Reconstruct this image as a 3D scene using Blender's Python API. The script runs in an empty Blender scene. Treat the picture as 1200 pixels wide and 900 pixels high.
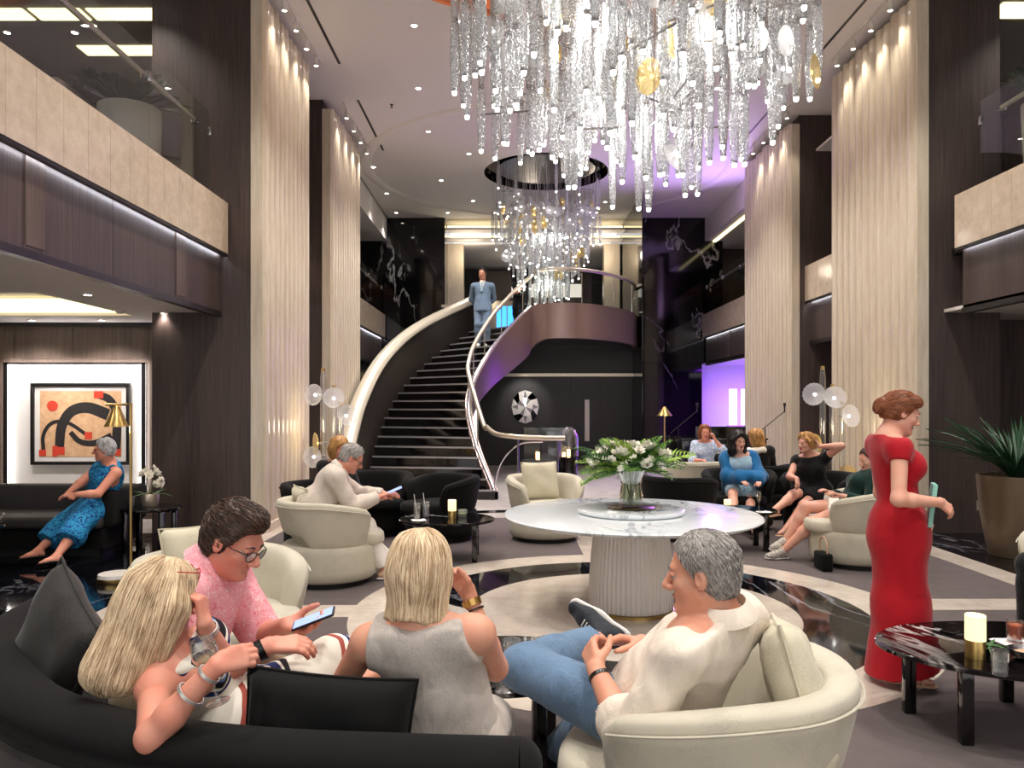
import bpy, bmesh, math, random
import numpy as np
from mathutils import Vector, Matrix

random.seed(7)
rng = np.random.default_rng(7)
scene = bpy.context.scene
COL = scene.collection

# ------------------------------------------------------------------ camera
cam_data = bpy.data.cameras.new('camera')
cam_data.sensor_width = 36.0
cam_data.lens = 27.0
cam_data.shift_y = 25.0 / 1200.0
cam_data.clip_start = 0.05
cam = bpy.data.objects.new('camera', cam_data)
COL.objects.link(cam)
cam.location = (0, 0, 1.6)
cam.rotation_euler = (math.pi / 2, 0, 0)
scene.camera = cam

# ------------------------------------------------------------------ world, exposure
world = bpy.data.worlds.new('lobby_air')
scene.world = world
world.use_nodes = True
wb = world.node_tree.nodes['Background']
wb.inputs[0].default_value = (1.0, 0.96, 0.94, 1)
wb.inputs[1].default_value = 1.05
vs = scene.view_settings
vs.view_transform = 'Standard'
vs.look = 'None'
vs.exposure = 0.28
vs.gamma = 1.0
vs.use_curve_mapping = False
scene.cycles.max_bounces = 8
scene.cycles.diffuse_bounces = 4
scene.cycles.glossy_bounces = 4
scene.cycles.transmission_bounces = 8
scene.cycles.transparent_max_bounces = 24
scene.cycles.caustics_reflective = False
scene.cycles.caustics_refractive = False
scene.cycles.sample_clamp_indirect = 4.0
try:
    scene.cycles.use_denoising = True
except Exception:
    pass


def spot(loc, power, angle=90, blend=0.6, color=(1, 0.9, 0.8), size=0.06, target=None, name='downlight_beam'):
    l = bpy.data.lights.new(name, 'SPOT')
    l.energy = power
    l.spot_size = math.radians(angle)
    l.spot_blend = blend
    l.color = color
    l.shadow_soft_size = size
    o = bpy.data.objects.new(name, l)
    COL.objects.link(o)
    o.location = loc
    if target is not None:
        d = Vector(target) - Vector(loc)
        o.rotation_euler = d.to_track_quat('-Z', 'Y').to_euler()
    return o


def point(loc, power, color=(1, 0.92, 0.82), size=0.25, name='point_glow'):
    l = bpy.data.lights.new(name, 'POINT')
    l.energy = power
    l.color = color
    l.shadow_soft_size = size
    o = bpy.data.objects.new(name, l)
    COL.objects.link(o)
    o.location = loc
    return o


def area(loc, rot, sx, sy, power, color=(1, 1, 1), name='cove_light'):
    l = bpy.data.lights.new(name, 'AREA')
    l.shape = 'RECTANGLE'
    l.size = sx
    l.size_y = sy
    l.energy = power
    l.color = color
    o = bpy.data.objects.new(name, l)
    COL.objects.link(o)
    o.location = loc
    o.rotation_euler = rot
    return o


CZ = 6.85          # ceiling height
# recessed ceiling downlights over the atrium (world x, y); fixtures are built with the ceiling
DOWNLIGHTS = [(-1.35, 10.6), (-1.55, 12.7), (-1.6, 14.7), (-0.9, 16.0), (-3.05, 16.9), (-1.65, 17.9),
              (-3.1, 19.0), (-1.0, 19.7), (-1.75, 20.9), (-3.15, 20.9), (0.8, 15.1), (3.3, 10.6), (3.4, 12.7),
              (3.4, 14.7), (3.0, 16.9), (3.3, 18.8), (2.4, 19.8), (-1.9, 8.4), (3.9, 8.4), (-1.9, 6.2), (3.9, 6.2),
              (-1.9, 4.0), (3.9, 4.0), (1.0, 3.0), (-1.9, 1.6), (3.9, 1.6), (1.0, 0.6), (-0.45, 20.9), (0.9, 20.9), (2.3, 20.9)]
for (dx, dy) in DOWNLIGHTS:
    if dy < 17.5:
        spot((dx, dy, CZ - 0.03), 380, 100, 0.8, (1.0, 0.95, 0.90), 0.07)
    else:
        spot((dx, dy, CZ - 0.03), 90, 95, 0.8, (1.0, 0.92, 0.84), 0.07)

# ------------------------------------------------------------------ materials
MATS = {}


def new_mat(name):
    m = bpy.data.materials.new(name)
    m.use_nodes = True
    MATS[name] = m
    nt = m.node_tree
    return m, nt, nt.nodes['Principled BSDF']


def lin(c):
    return tuple((x / 12.92 if x <= 0.04045 else ((x + 0.055) / 1.055) ** 2.4) for x in c)


def rgb(r, g, b):
    return lin((r / 255, g / 255, b / 255)) + (1,)


def plain(name, col, rough=0.5, metal=0.0, coat=0.0, sheen=0.0, emit=None, estr=0.0, spec=0.5):
    m, nt, b = new_mat(name)
    b.inputs['Base Color'].default_value = col
    b.inputs['Roughness'].default_value = rough
    b.inputs['Metallic'].default_value = metal
    b.inputs['Coat Weight'].default_value = coat
    b.inputs['Sheen Weight'].default_value = sheen
    b.inputs['Specular IOR Level'].default_value = spec
    if emit:
        b.inputs['Emission Color'].default_value = emit
        b.inputs['Emission Strength'].default_value = estr
    return m


def N(nt, kind, **kw):
    n = nt.nodes.new(kind)
    for k, v in kw.items():
        if k.startswith('i_'):
            n.inputs[k[2:].replace('_', ' ')].default_value = v
        else:
            setattr(n, k, v)
    return n


def ramp(nt, fac, stops, interp='LINEAR'):
    r = nt.nodes.new('ShaderNodeValToRGB')
    r.color_ramp.interpolation = interp
    els = r.color_ramp.elements
    while len(els) < len(stops):
        els.new(0.5)
    for e, (p, c) in zip(els, stops):
        e.position = p
        e.color = c
    nt.links.new(fac, r.inputs['Fac'])
    return r.outputs['Color']


def coords(nt, scale=(1, 1, 1), kind='Object', rot=(0, 0, 0)):
    t = nt.nodes.new('ShaderNodeTexCoord')
    mp = nt.nodes.new('ShaderNodeMapping')
    mp.inputs['Scale'].default_value = scale
    mp.inputs['Rotation'].default_value = rot
    nt.links.new(t.outputs[kind], mp.inputs['Vector'])
    return mp.outputs['Vector']


def world_coords(nt, scale=(1, 1, 1), rot=(0, 0, 0)):
    t = nt.nodes.new('ShaderNodeNewGeometry')
    mp = nt.nodes.new('ShaderNodeMapping')
    mp.inputs['Scale'].default_value = scale
    mp.inputs['Rotation'].default_value = rot
    nt.links.new(t.outputs['Position'], mp.inputs['Vector'])
    return mp.outputs['Vector']


def noise(nt, vec, scale=5, detail=3, rough=0.5, dist=0.0):
    n = N(nt, 'ShaderNodeTexNoise')
    n.inputs['Scale'].default_value = scale
    n.inputs['Detail'].default_value = detail
    n.inputs['Roughness'].default_value = rough
    n.inputs['Distortion'].default_value = dist
    nt.links.new(vec, n.inputs['Vector'])
    return n.outputs['Fac']


def bump(nt, b, height, strength=0.2, dist=0.01):
    bn = N(nt, 'ShaderNodeBump')
    bn.inputs['Strength'].default_value = strength
    bn.inputs['Distance'].default_value = dist
    nt.links.new(height, bn.inputs['Height'])
    nt.links.new(bn.outputs['Normal'], b.inputs['Normal'])


def wood(name, c1, c2, rough=0.42):
    m, nt, b = new_mat(name)
    v = world_coords(nt, (1, 1, 0.03))
    f = noise(nt, v, 45, 4, 0.6)
    v2 = world_coords(nt, (1, 1, 0.08))
    f2 = noise(nt, v2, 3.5, 2)
    mx = N(nt, 'ShaderNodeMath', operation='MULTIPLY_ADD')
    nt.links.new(f2, mx.inputs[0])
    mx.inputs[1].default_value = 0.55
    nt.links.new(f, mx.inputs[2])
    c = ramp(nt, mx.outputs[0], [(0.45, c1), (1.05, c2)])
    nt.links.new(c, b.inputs['Base Color'])
    b.inputs['Roughness'].default_value = rough
    b.inputs['Specular IOR Level'].default_value = 0.4
    return m


def stone(name, c1, c2, rough=0.2, vertical=False, scale=3.0, flecks=True):
    m, nt, b = new_mat(name)
    v = world_coords(nt, (1, 1, 0.12) if vertical else (1, 1, 1))
    f = noise(nt, v, scale * 4, 6, 0.65)
    c = ramp(nt, f, [(0.3, c1), (0.7, c2)])
    if flecks:
        v2 = world_coords(nt, (1, 1, 1))
        f2 = noise(nt, v2, 60, 2)
        mk = ramp(nt, f2, [(0.66, (0, 0, 0, 1)), (0.72, (1, 1, 1, 1))])
        mix = N(nt, 'ShaderNodeMix', data_type='RGBA', blend_type='MULTIPLY')
        nt.links.new(mk, mix.inputs[0])
        nt.links.new(c, mix.inputs[6])
        mix.inputs[7].default_value = (0.8, 0.76, 0.7, 1)
        c = mix.outputs[2]
    nt.links.new(c, b.inputs['Base Color'])
    b.inputs['Roughness'].default_value = rough
    return m


def marble(name, base, vein, scale=1.2, width=0.012, rough=0.08, amount=1.0, dist=2.2, seed=0.0):
    m, nt, b = new_mat(name)
    t = nt.nodes.new('ShaderNodeNewGeometry')
    mp = nt.nodes.new('ShaderNodeMapping')
    mp.inputs['Location'].default_value = (seed, seed * 1.7, seed * 0.6)
    mp.inputs['Rotation'].default_value = (0.4, 0.5, 0.6)
    mp.inputs['Scale'].default_value = (1, 0.55, 0.4)
    nt.links.new(t.outputs['Position'], mp.inputs['Vector'])
    v = mp.outputs['Vector']
    f = noise(nt, v, scale, 6, 0.55, dist)
    c1 = ramp(nt, f, [(0.5 - width * 2, (0, 0, 0, 1)), (0.5, (1, 1, 1, 1)), (0.5 + width, (0, 0, 0, 1))])
    f2 = noise(nt, v, scale * 0.8, 2)
    c2 = ramp(nt, f2, [(0.48, (0, 0, 0, 1)), (0.62, (1, 1, 1, 1))])
    mul = N(nt, 'ShaderNodeMath', operation='MULTIPLY')
    nt.links.new(c1, mul.inputs[0])
    nt.links.new(c2, mul.inputs[1])
    mul2 = N(nt, 'ShaderNodeMath', operation='MULTIPLY')
    nt.links.new(mul.outputs[0], mul2.inputs[0])
    mul2.inputs[1].default_value = amount
    mix = N(nt, 'ShaderNodeMix', data_type='RGBA')
    nt.links.new(mul2.outputs[0], mix.inputs[0])
    mix.inputs[6].default_value = base
    mix.inputs[7].default_value = vein
    nt.links.new(mix.outputs[2], b.inputs['Base Color'])
    b.inputs['Roughness'].default_value = rough
    return m


def fabric(name, col, rough=0.85, weave=260, var=0.12, sheen=0.25, strength=0.25):
    m, nt, b = new_mat(name)
    v = coords(nt)
    f = noise(nt, v, weave, 2)
    f2 = noise(nt, v, 7, 3)
    ad = N(nt, 'ShaderNodeMath', operation='ADD')
    nt.links.new(f, ad.inputs[0])
    nt.links.new(f2, ad.inputs[1])
    c1 = tuple(x * (1 - var) for x in col[:3]) + (1,)
    c2 = tuple(min(1, x * (1 + var)) for x in col[:3]) + (1,)
    c = ramp(nt, ad.outputs[0], [(0.75, c1), (1.25, c2)])
    nt.links.new(c, b.inputs['Base Color'])
    b.inputs['Roughness'].default_value = rough
    b.inputs['Sheen Weight'].default_value = sheen
    b.inputs['Specular IOR Level'].default_value = 0.2
    bump(nt, b, f, strength, 0.002)
    return m


def emitter(name, col, strength):
    m = bpy.data.materials.new(name)
    m.use_nodes = True
    nt = m.node_tree
    nt.nodes.remove(nt.nodes['Principled BSDF'])
    e = N(nt, 'ShaderNodeEmission')
    e.inputs['Color'].default_value = col
    e.inputs['Strength'].default_value = strength
    nt.links.new(e.outputs[0], nt.nodes['Material Output'].inputs['Surface'])
    MATS[name] = m
    return m


def clear_glass(name, tint=(1, 1, 1, 1), gloss=0.25, alpha=0.1, rough=0.03, white=0.0, ripple=0.0, rscale=60, diffuse=(0.9, 0.93, 0.95, 1), speck=0):
    """thin glass: see-through with a fresnel reflection and an optional milky body"""
    m = bpy.data.materials.new(name)
    m.use_nodes = True
    nt = m.node_tree
    nt.nodes.remove(nt.nodes['Principled BSDF'])
    tr = N(nt, 'ShaderNodeBsdfTransparent')
    tr.inputs['Color'].default_value = tint
    gl = N(nt, 'ShaderNodeBsdfGlossy')
    gl.inputs['Roughness'].default_value = rough
    fr = N(nt, 'ShaderNodeLayerWeight')
    fr.inputs['Blend'].default_value = gloss
    mx = N(nt, 'ShaderNodeMixShader')
    ad = N(nt, 'ShaderNodeMath', operation='ADD')
    ad.use_clamp = True
    nt.links.new(fr.outputs['Facing'], ad.inputs[0])
    ad.inputs[1].default_value = alpha
    nt.links.new(ad.outputs[0], mx.inputs[0])
    nt.links.new(tr.outputs[0], mx.inputs[1])
    nt.links.new(gl.outputs[0], mx.inputs[2])
    out = mx.outputs[0]
    if ripple > 0:
        v = coords(nt, (1, 1, 0.35))
        vo = N(nt, 'ShaderNodeTexVoronoi')
        vo.inputs['Scale'].default_value = rscale
        nt.links.new(v, vo.inputs['Vector'])
        bn = N(nt, 'ShaderNodeBump')
        bn.inputs['Strength'].default_value = ripple
        bn.inputs['Distance'].default_value = 0.01
        nt.links.new(vo.outputs['Distance'], bn.inputs['Height'])
        nt.links.new(bn.outputs['Normal'], gl.inputs['Normal'])
    if white > 0:
        df = N(nt, 'ShaderNodeBsdfDiffuse')
        df.inputs['Color'].default_value = diffuse
        tl = N(nt, 'ShaderNodeBsdfTranslucent')
        tl.inputs['Color'].default_value = diffuse
        m3 = N(nt, 'ShaderNodeMixShader')
        nt.links.new(df.outputs[0], m3.inputs[1])
        nt.links.new(tl.outputs[0], m3.inputs[2])
        m2 = N(nt, 'ShaderNodeMixShader')
        m2.inputs[0].default_value = white
        if speck > 0:  # white dots: bubbles in the glass, plus sparkle painted into its colour
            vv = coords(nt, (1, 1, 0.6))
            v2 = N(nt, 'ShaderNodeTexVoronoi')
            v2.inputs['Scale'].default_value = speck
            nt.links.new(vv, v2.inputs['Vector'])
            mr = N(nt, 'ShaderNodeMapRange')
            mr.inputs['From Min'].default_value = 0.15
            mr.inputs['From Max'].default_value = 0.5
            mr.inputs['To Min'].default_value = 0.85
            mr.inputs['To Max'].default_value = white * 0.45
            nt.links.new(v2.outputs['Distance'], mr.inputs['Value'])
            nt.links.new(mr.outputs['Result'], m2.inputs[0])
        nt.links.new(out, m2.inputs[1])
        nt.links.new(m3.outputs[0], m2.inputs[2])
        out = m2.outputs[0]
    nt.links.new(out, nt.nodes['Material Output'].inputs['Surface'])
    MATS[name] = m
    return m


wood('dark_wood', rgb(50, 41, 40), rgb(88, 74, 70))
wood('brown_wood', rgb(66, 54, 49), rgb(104, 88, 78))
plain('dark_trim', rgb(26, 22, 22), 0.35)
stone('travertine', rgb(202, 187, 164), rgb(224, 212, 193), 0.16, True, 4)
stone('parapet_stone', rgb(190, 172, 150), rgb(214, 198, 176), 0.12, False, 2)
stone('cream_floor', rgb(186, 174, 160), rgb(210, 199, 186), 0.1, False, 1.2)
stone('hall_floor', rgb(190, 182, 176), rgb(214, 208, 202), 0.12, False, 1)
marble('black_marble', rgb(10, 10, 12), rgb(170, 170, 172), 0.5, 0.005, 0.06, 0.9, 0.35, seed=2.3)
marble('black_tile', rgb(10, 11, 16), rgb(150, 152, 162), 1.4, 0.012, 0.06, 0.8, 1.0, seed=3)
marble('table_marble', rgb(8, 6, 7), rgb(235, 228, 225), 1.6, 0.03, 0.05, 1.0, 2.6, seed=12.3)
marble('white_marble', rgb(214, 219, 222), rgb(120, 128, 138), 2.0, 0.02, 0.12, 0.75, 2.0, seed=5)
fabric('carpet', rgb(88, 79, 78), 0.95, 180, 0.1, 0.1, 0.2)
fabric('cream_fabric', rgb(188, 182, 164), 0.9, 240, 0.08, 0.2)
fabric('pillow_fabric', rgb(196, 189, 166), 0.9, 240, 0.09, 0.2)
fabric('black_velvet', rgb(11, 11, 11), 0.9, 200, 0.25, 0.03)
fabric('charcoal_leather', rgb(52, 50, 50), 0.5, 90, 0.15, 0.0)
plain('ceiling_white', rgb(230, 224, 219), 0.8)
plain('white_paint', rgb(232, 226, 222), 0.7)
plain('white_gloss', rgb(225, 220, 214), 0.25, coat=0.3)
plain('steel', rgb(190, 188, 190), 0.22, 1.0)
plain('dark_steel', rgb(70, 68, 70), 0.3, 1.0)
plain('brass', rgb(196, 166, 104), 0.28, 1.0)
plain('champagne', rgb(196, 184, 166), 0.3, 0.75)
plain('bronze_band', rgb(150, 128, 124), 0.34, 0.8)
plain('black_gloss', rgb(8, 8, 9), 0.08, coat=0.5)
plain('black_matte', rgb(12, 12, 13), 0.6)
emitter('lamp_white', (1.0, 0.93, 0.82, 1), 30)
emitter('lamp_soft', (1.0, 0.9, 0.75, 1), 7)
emitter('led_white', (0.86, 0.9, 1.0, 1), 13)
emitter('cove_yellow', (1.0, 0.83, 0.45, 1), 2.2)
emitter('niche_light', (1.0, 0.97, 0.95, 1), 16)
clear_glass('balustrade_glass', (0.93, 0.97, 0.95, 1), 0.04, 0.02, 0.01)
clear_glass('clear_glass', (0.95, 0.97, 0.97, 1), 0.35, 0.06, 0.03)
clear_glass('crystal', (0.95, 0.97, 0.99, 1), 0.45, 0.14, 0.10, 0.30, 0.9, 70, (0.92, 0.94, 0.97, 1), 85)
clear_glass('crystal_amber', (1.0, 0.8, 0.42, 1), 0.4, 0.12, 0.12, 0.35, 0.6, 60, (1.0, 0.72, 0.25, 1))
clear_glass('crystal_disc', (0.96, 0.98, 1.0, 1), 0.5, 0.15, 0.08, 0.42, 0.6, 30, (0.95, 0.97, 1.0, 1))


# ------------------------------------------------------------------ object helpers
def tag(o, label=None, cat=None, group=None, kind=None):
    if label:
        o['label'] = label
    if cat:
        o['category'] = cat
    if group:
        o['group'] = group
    if kind:
        o['kind'] = kind
    return o


def empty(name, loc=(0, 0, 0), rz=0.0, label=None, cat=None, group=None, kind=None, parent=None):
    o = bpy.data.objects.new(name, None)
    o.empty_display_size = 0.1
    COL.objects.link(o)
    o.location = loc
    o.rotation_euler = (0, 0, rz)
    if parent:
        o.parent = parent
    return tag(o, label, cat, group, kind)


def link_mesh(name, me, mat=None, parent=None, loc=None, rot=None):
    o = bpy.data.objects.new(name, me)
    COL.objects.link(o)
    if mat is not None and not me.materials:
        for k in (mat if isinstance(mat, (list, tuple)) else [mat]):
            me.materials.append(MATS[k] if isinstance(k, str) else k)
    if parent is not None:
        o.parent = parent
    if loc is not None:
        o.location = loc
    if rot is not None:
        o.rotation_euler = rot
    return o


def shade(me, angle=40):
    me.polygons.foreach_set('use_smooth', [True] * len(me.polygons))
    try:
        me.set_sharp_from_angle(angle=math.radians(angle))
    except Exception:
        pass


class MB:
    """collects simple shapes for one mesh"""

    def __init__(self):
        self.v = []
        self.f = []
        self.m = []

    def add(self, vs, fs, mi=0):
        b = len(self.v)
        self.v += [tuple(p) for p in vs]
        self.f += [tuple(i + b for i in f) for f in fs]
        self.m += [mi] * len(fs)
        return self

    def box(self, x0, x1, y0, y1, z0, z1, mi=0):
        vs = [(x, y, z) for z in (z0, z1) for y in (y0, y1) for x in (x0, x1)]
        return self.add(vs, [(0, 2, 3, 1), (4, 5, 7, 6), (0, 1, 5, 4), (2, 6, 7, 3), (0, 4, 6, 2), (1, 3, 7, 5)], mi)

    def lathe(self, prof, n=32, c=(0, 0, 0), cap=True, mi=0, sx=1.0, sy=1.0, rib=None):
        vs, fs = [], []
        for (r, z) in prof:
            for k in range(n):
                a = 2 * math.pi * k / n
                rr = r * (rib(k) if rib else 1.0)
                vs.append((c[0] + rr * sx * math.cos(a), c[1] + rr * sy * math.sin(a), c[2] + z))
        for i in range(len(prof) - 1):
            for k in range(n):
                k2 = (k + 1) % n
                fs.append((i * n + k, i * n + k2, (i + 1) * n + k2, (i + 1) * n + k))
        if cap:
            if prof[0][0] > 1e-6:
                fs.append(tuple(range(n - 1, -1, -1)))
            if prof[-1][0] > 1e-6:
                fs.append(tuple(range((len(prof) - 1) * n, len(prof) * n)))
        return self.add(vs, fs, mi)

    def tube(self, path, r, n=8, mi=0, cap=True, rads=None, flat=None):
        pts = [Vector(p) for p in path]
        up = Vector((0, 0, 1))
        vs, fs = [], []
        last = None
        for i, p in enumerate(pts):
            t = (pts[min(i + 1, len(pts) - 1)] - pts[max(i - 1, 0)])
            if t.length < 1e-9:
                t = Vector((0, 0, 1))
            t.normalize()
            if last is None:
                ref = up if abs(t.z) < 0.95 else Vector((1, 0, 0))
                u = t.cross(ref).normalized()
            else:
                u = (last - t * last.dot(t))
                u = u.normalized() if u.length > 1e-6 else t.cross(up).normalized()
            last = u
            w = u.cross(t).normalized()
            rr = rads[i] if rads else r
            for k in range(n):
                a = 2 * math.pi * k / n
                q = p + u * (rr * math.cos(a)) + w * (rr * math.sin(a) * (flat or 1.0))
                vs.append(tuple(q))
        m = len(pts)
        for i in range(m - 1):
            for k in range(n):
                k2 = (k + 1) % n
                fs.append((i * n + k, (i + 1) * n + k, (i + 1) * n + k2, i * n + k2))
        if cap:
            fs.append(tuple(range(n)))
            fs.append(tuple(range(m * n - 1, (m - 1) * n - 1, -1)))
        return self.add(vs, fs, mi)

    def prism(self, poly, z0, z1, mi=0):
        n = len(poly)
        vs = [(x, y, z0) for x, y in poly] + [(x, y, z1) for x, y in poly]
        fs = [tuple(range(n - 1, -1, -1)), tuple(range(n, 2 * n))]
        fs += [(k, (k + 1) % n, n + (k + 1) % n, n + k) for k in range(n)]
        return self.add(vs, fs, mi)

    def grid(self, rows, closed_u=False, closed_v=False, mi=0):
        nr, nc = len(rows), len(rows[0])
        vs = [p for r in rows for p in r]
        fs = []
        for i in range(nr if closed_v else nr - 1):
            for k in range(nc if closed_u else nc - 1):
                a, b2 = i * nc + k, i * nc + (k + 1) % nc
                c2, d2 = ((i + 1) % nr) * nc + (k + 1) % nc, ((i + 1) % nr) * nc + k
                fs.append((a, b2, c2, d2))
        return self.add(vs, fs, mi)

    def mesh(self, name, smooth=True, angle=40, bevel=0.0, segs=2, fix=True):
        me = bpy.data.meshes.new(name)
        me.from_pydata(self.v, [], self.f)
        if any(self.m):
            me.polygons.foreach_set('material_index', self.m)
        if fix or bevel:
            bm = bmesh.new()
            bm.from_mesh(me)
            if fix:
                bmesh.ops.recalc_face_normals(bm, faces=bm.faces)
            if bevel:
                es = [e for e in bm.edges if len(e.link_faces) == 2 and e.calc_face_angle(0) > 0.6]
                bmesh.ops.bevel(bm, geom=es, offset=bevel, segments=segs, affect='EDGES', profile=0.5)
            bm.to_mesh(me)
            bm.free()
        me.update()
        if smooth:
            shade(me, angle)
        return me

    def build(self, name, mat, parent=None, smooth=True, angle=40, bevel=0.0, segs=2, loc=None, rot=None, fix=True):
        return link_mesh(name, self.mesh(name, smooth, angle, bevel, segs, fix), mat, parent, loc, rot)


def box(name, x0, x1, y0, y1, z0, z1, mat, parent=None, bevel=0.0):
    return MB().box(x0, x1, y0, y1, z0, z1).build(name, mat, parent, smooth=bevel > 0, bevel=bevel)


def copy_tree(o, parent=None):
    c = o.copy()
    COL.objects.link(c)
    if parent is not None:
        c.parent = parent
    for ch in list(o.children):
        copy_tree(ch, c)
    return c


def spline(pts, n):
    """Catmull-Rom through pts, n samples"""
    pts = np.array(pts, float)
    m = len(pts)
    ext = np.vstack([2 * pts[0] - pts[1], pts, 2 * pts[-1] - pts[-2]])
    out = []
    for s in np.linspace(0, m - 1, n):
        i = min(int(s), m - 2)
        t = s - i
        p0, p1, p2, p3 = ext[i], ext[i + 1], ext[i + 2], ext[i + 3]
        out.append(0.5 * ((2 * p1) + (-p0 + p2) * t + (2 * p0 - 5 * p1 + 4 * p2 - p3) * t * t + (-p0 + 3 * p1 - 3 * p2 + p3) * t ** 3))
    return np.array(out)
# ================================================================== THE SETTING
# ---- floor
floor = tag(box('floor', -11, 13, -4, 30, -0.2, 0.0, 'hall_floor'), 'polished pale stone lobby floor', None, None, 'structure')
TC = (0.93, 6.0)            # centre of the floor medallion and of the round table
carpet = box('carpet', -2.9, 4.45, -3.5, 10.9, 0.0, 0.006, 'carpet', floor)


def sector(r0, r1, a0, a1, z0, z1, n=10):
    mb = MB()
    outer = [(TC[0] + r1 * math.cos(a0 + (a1 - a0) * k / n), TC[1] + r1 * math.sin(a0 + (a1 - a0) * k / n)) for k in range(n + 1)]
    if r0 < 1e-6:
        poly = [TC] + outer
    else:
        inner = [(TC[0] + r0 * math.cos(a0 + (a1 - a0) * k / n), TC[1] + r0 * math.sin(a0 + (a1 - a0) * k / n)) for k in range(n + 1)]
        poly = outer + inner[::-1]
    mb.prism(poly, z0, z1)
    return mb


g = 0.0012
for k in range(8):
    a0, a1 = k * math.pi / 4, (k + 1) * math.pi / 4
    sector(0.0, 1.26, a0, a1, 0, 0.010).build('medallion_stone', 'cream_floor', floor, smooth=False)
for k in range(16):
    a0, a1 = k * math.pi / 8 + g, (k + 1) * math.pi / 8 - g
    sector(1.263, 1.527, a0, a1, 0, 0.010).build('black_ring_slab', 'black_tile', floor, smooth=False)
    sector(1.530, 1.787, a0 + 0.19, a1 + 0.19, 0, 0.010).build('black_ring_slab', 'black_tile', floor, smooth=False)
    sector(1.79, 2.17, a0, a1, 0, 0.010).build('cream_ring_slab', 'cream_floor', floor, smooth=False)
for (x0, x1, y0, y1) in [(-2.9, -1.22, 5.78, 6.12), (3.08, 4.45, 5.98, 6.32), (0.76, 1.1, 8.15, 10.9), (0.76, 1.1, -3.5, 3.85)]:
    n = max(1, round(max(x1 - x0, y1 - y0) / 0.6))
    for k in range(n):
        if x1 - x0 > y1 - y0:
            box('cream_strip_slab', x0 + (x1 - x0) * k / n, x0 + (x1 - x0) * (k + 1) / n - 0.002, y0, y1, 0, 0.008, 'cream_floor', floor)
        else:
            box('cream_strip_slab', x0, x1, y0 + (y1 - y0) * k / n, y0 + (y1 - y0) * (k + 1) / n - 0.002, 0, 0.008, 'cream_floor', floor)
for (x0, x1) in [(-3.2, -2.9), (4.45, 4.75)]:
    for k in range(12):
        box('cream_border_slab', x0, x1, -1.1 + k, -1.1 + k + 0.998, 0, 0.008, 'cream_floor', floor)
# black marble paving of the side aisles, tile by tile where the photo shows it
tile_me = MB().box(0, 0.592, 0, 0.592, 0, 0.006).mesh('floor_tile', smooth=False)
for i in range(9):
    for j in range(10):
        link_mesh('floor_tile', tile_me, 'black_tile', floor, (-3.8 - 0.6 * i, 3.6 + 0.6 * j, 0))
for i in range(5):
    for j in range(8):
        link_mesh('floor_tile', tile_me, 'black_tile', floor, (4.752 + 0.6 * i, 4.8 + 0.6 * j, 0))
box('black_paving', -11, -3.2, -3.5, 3.596, 0, 0.005, 'black_tile', floor)
box('black_paving', 4.75, 12, -3.5, 4.796, 0, 0.005, 'black_tile', floor)
# curved black inlay in front of the staircase
ins = MB()
rows = []
for k in range(25):
    a = math.radians(60 + 60 * k / 24)
    rows.append([(0.93 + r * math.cos(a), 6.0 + r * math.sin(a), 0.007) for r in (5.55, 5.8)])
ins.grid(rows).build('black_inlay', 'black_tile', floor, smooth=False)

# ---- ceiling
ceiling = empty('ceiling', (0, 0, 0), kind='structure', label='pale plaster atrium ceiling with round chandelier recesses')
C1 = (0.6, 7.75, 2.75)       # front chandelier recess
C2 = (0.77, 17.35, 1.4)     # rear chandelier recess
me = bpy.data.meshes.new('ceiling_panel')
bm = bmesh.new()
X0, X1, Y0, Y1 = -9.0, 10.5, -4.0, 23.0


def ring_verts(c, n=64):
    return [bm.verts.new((c[0] + c[2] * math.cos(2 * math.pi * k / n), c[1] + c[2] * math.sin(2 * math.pi * k / n), CZ)) for k in range(n)]


ed = []
outer = [bm.verts.new(p) for p in ((X0, Y0, CZ), (X1, Y0, CZ), (X1, Y1, CZ), (X0, Y1, CZ))]
for ring in (outer, ring_verts(C1), ring_verts(C2)):
    for k in range(len(ring)):
        ed.append(bm.edges.new((ring[k], ring[(k + 1) % len(ring)])))
bmesh.ops.triangle_fill(bm, edges=ed, use_beauty=True, use_dissolve=False)
for f in bm.faces:
    f.normal_update()
    if f.normal.z > 0:
        f.normal_flip()
bm.to_mesh(me)
bm.free()
link_mesh('ceiling_panel', me, 'ceiling_white', ceiling)
emitter('recess_glow', (1.0, 0.5, 0.28, 1), 1.1)
plain('recess_copper', rgb(226, 150, 110), 0.5)
plain('mirror_dark', rgb(60, 56, 58), 0.05, 1.0)
prof = [(C1[2], 0.0), (C1[2], 0.05), (C1[2] - 0.05, 0.06), (C1[2] - 0.05, 0.5)]
MB().lathe(prof, 96, (C1[0], C1[1], CZ), cap=False).build('recess_rim', 'recess_copper', ceiling, fix=False)
MB().lathe([(C1[2] - 0.05, 0.5), (0.001, 0.5)], 96, (C1[0], C1[1], CZ), cap=False).build('recess_cap', 'recess_glow', ceiling, fix=False)
MB().lathe([(C2[2], 0.0), (C2[2], 0.12), (0.001, 0.12)], 96, (C2[0], C2[1], CZ), cap=False).build('mirror_recess', 'mirror_dark', ceiling, fix=False)
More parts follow.
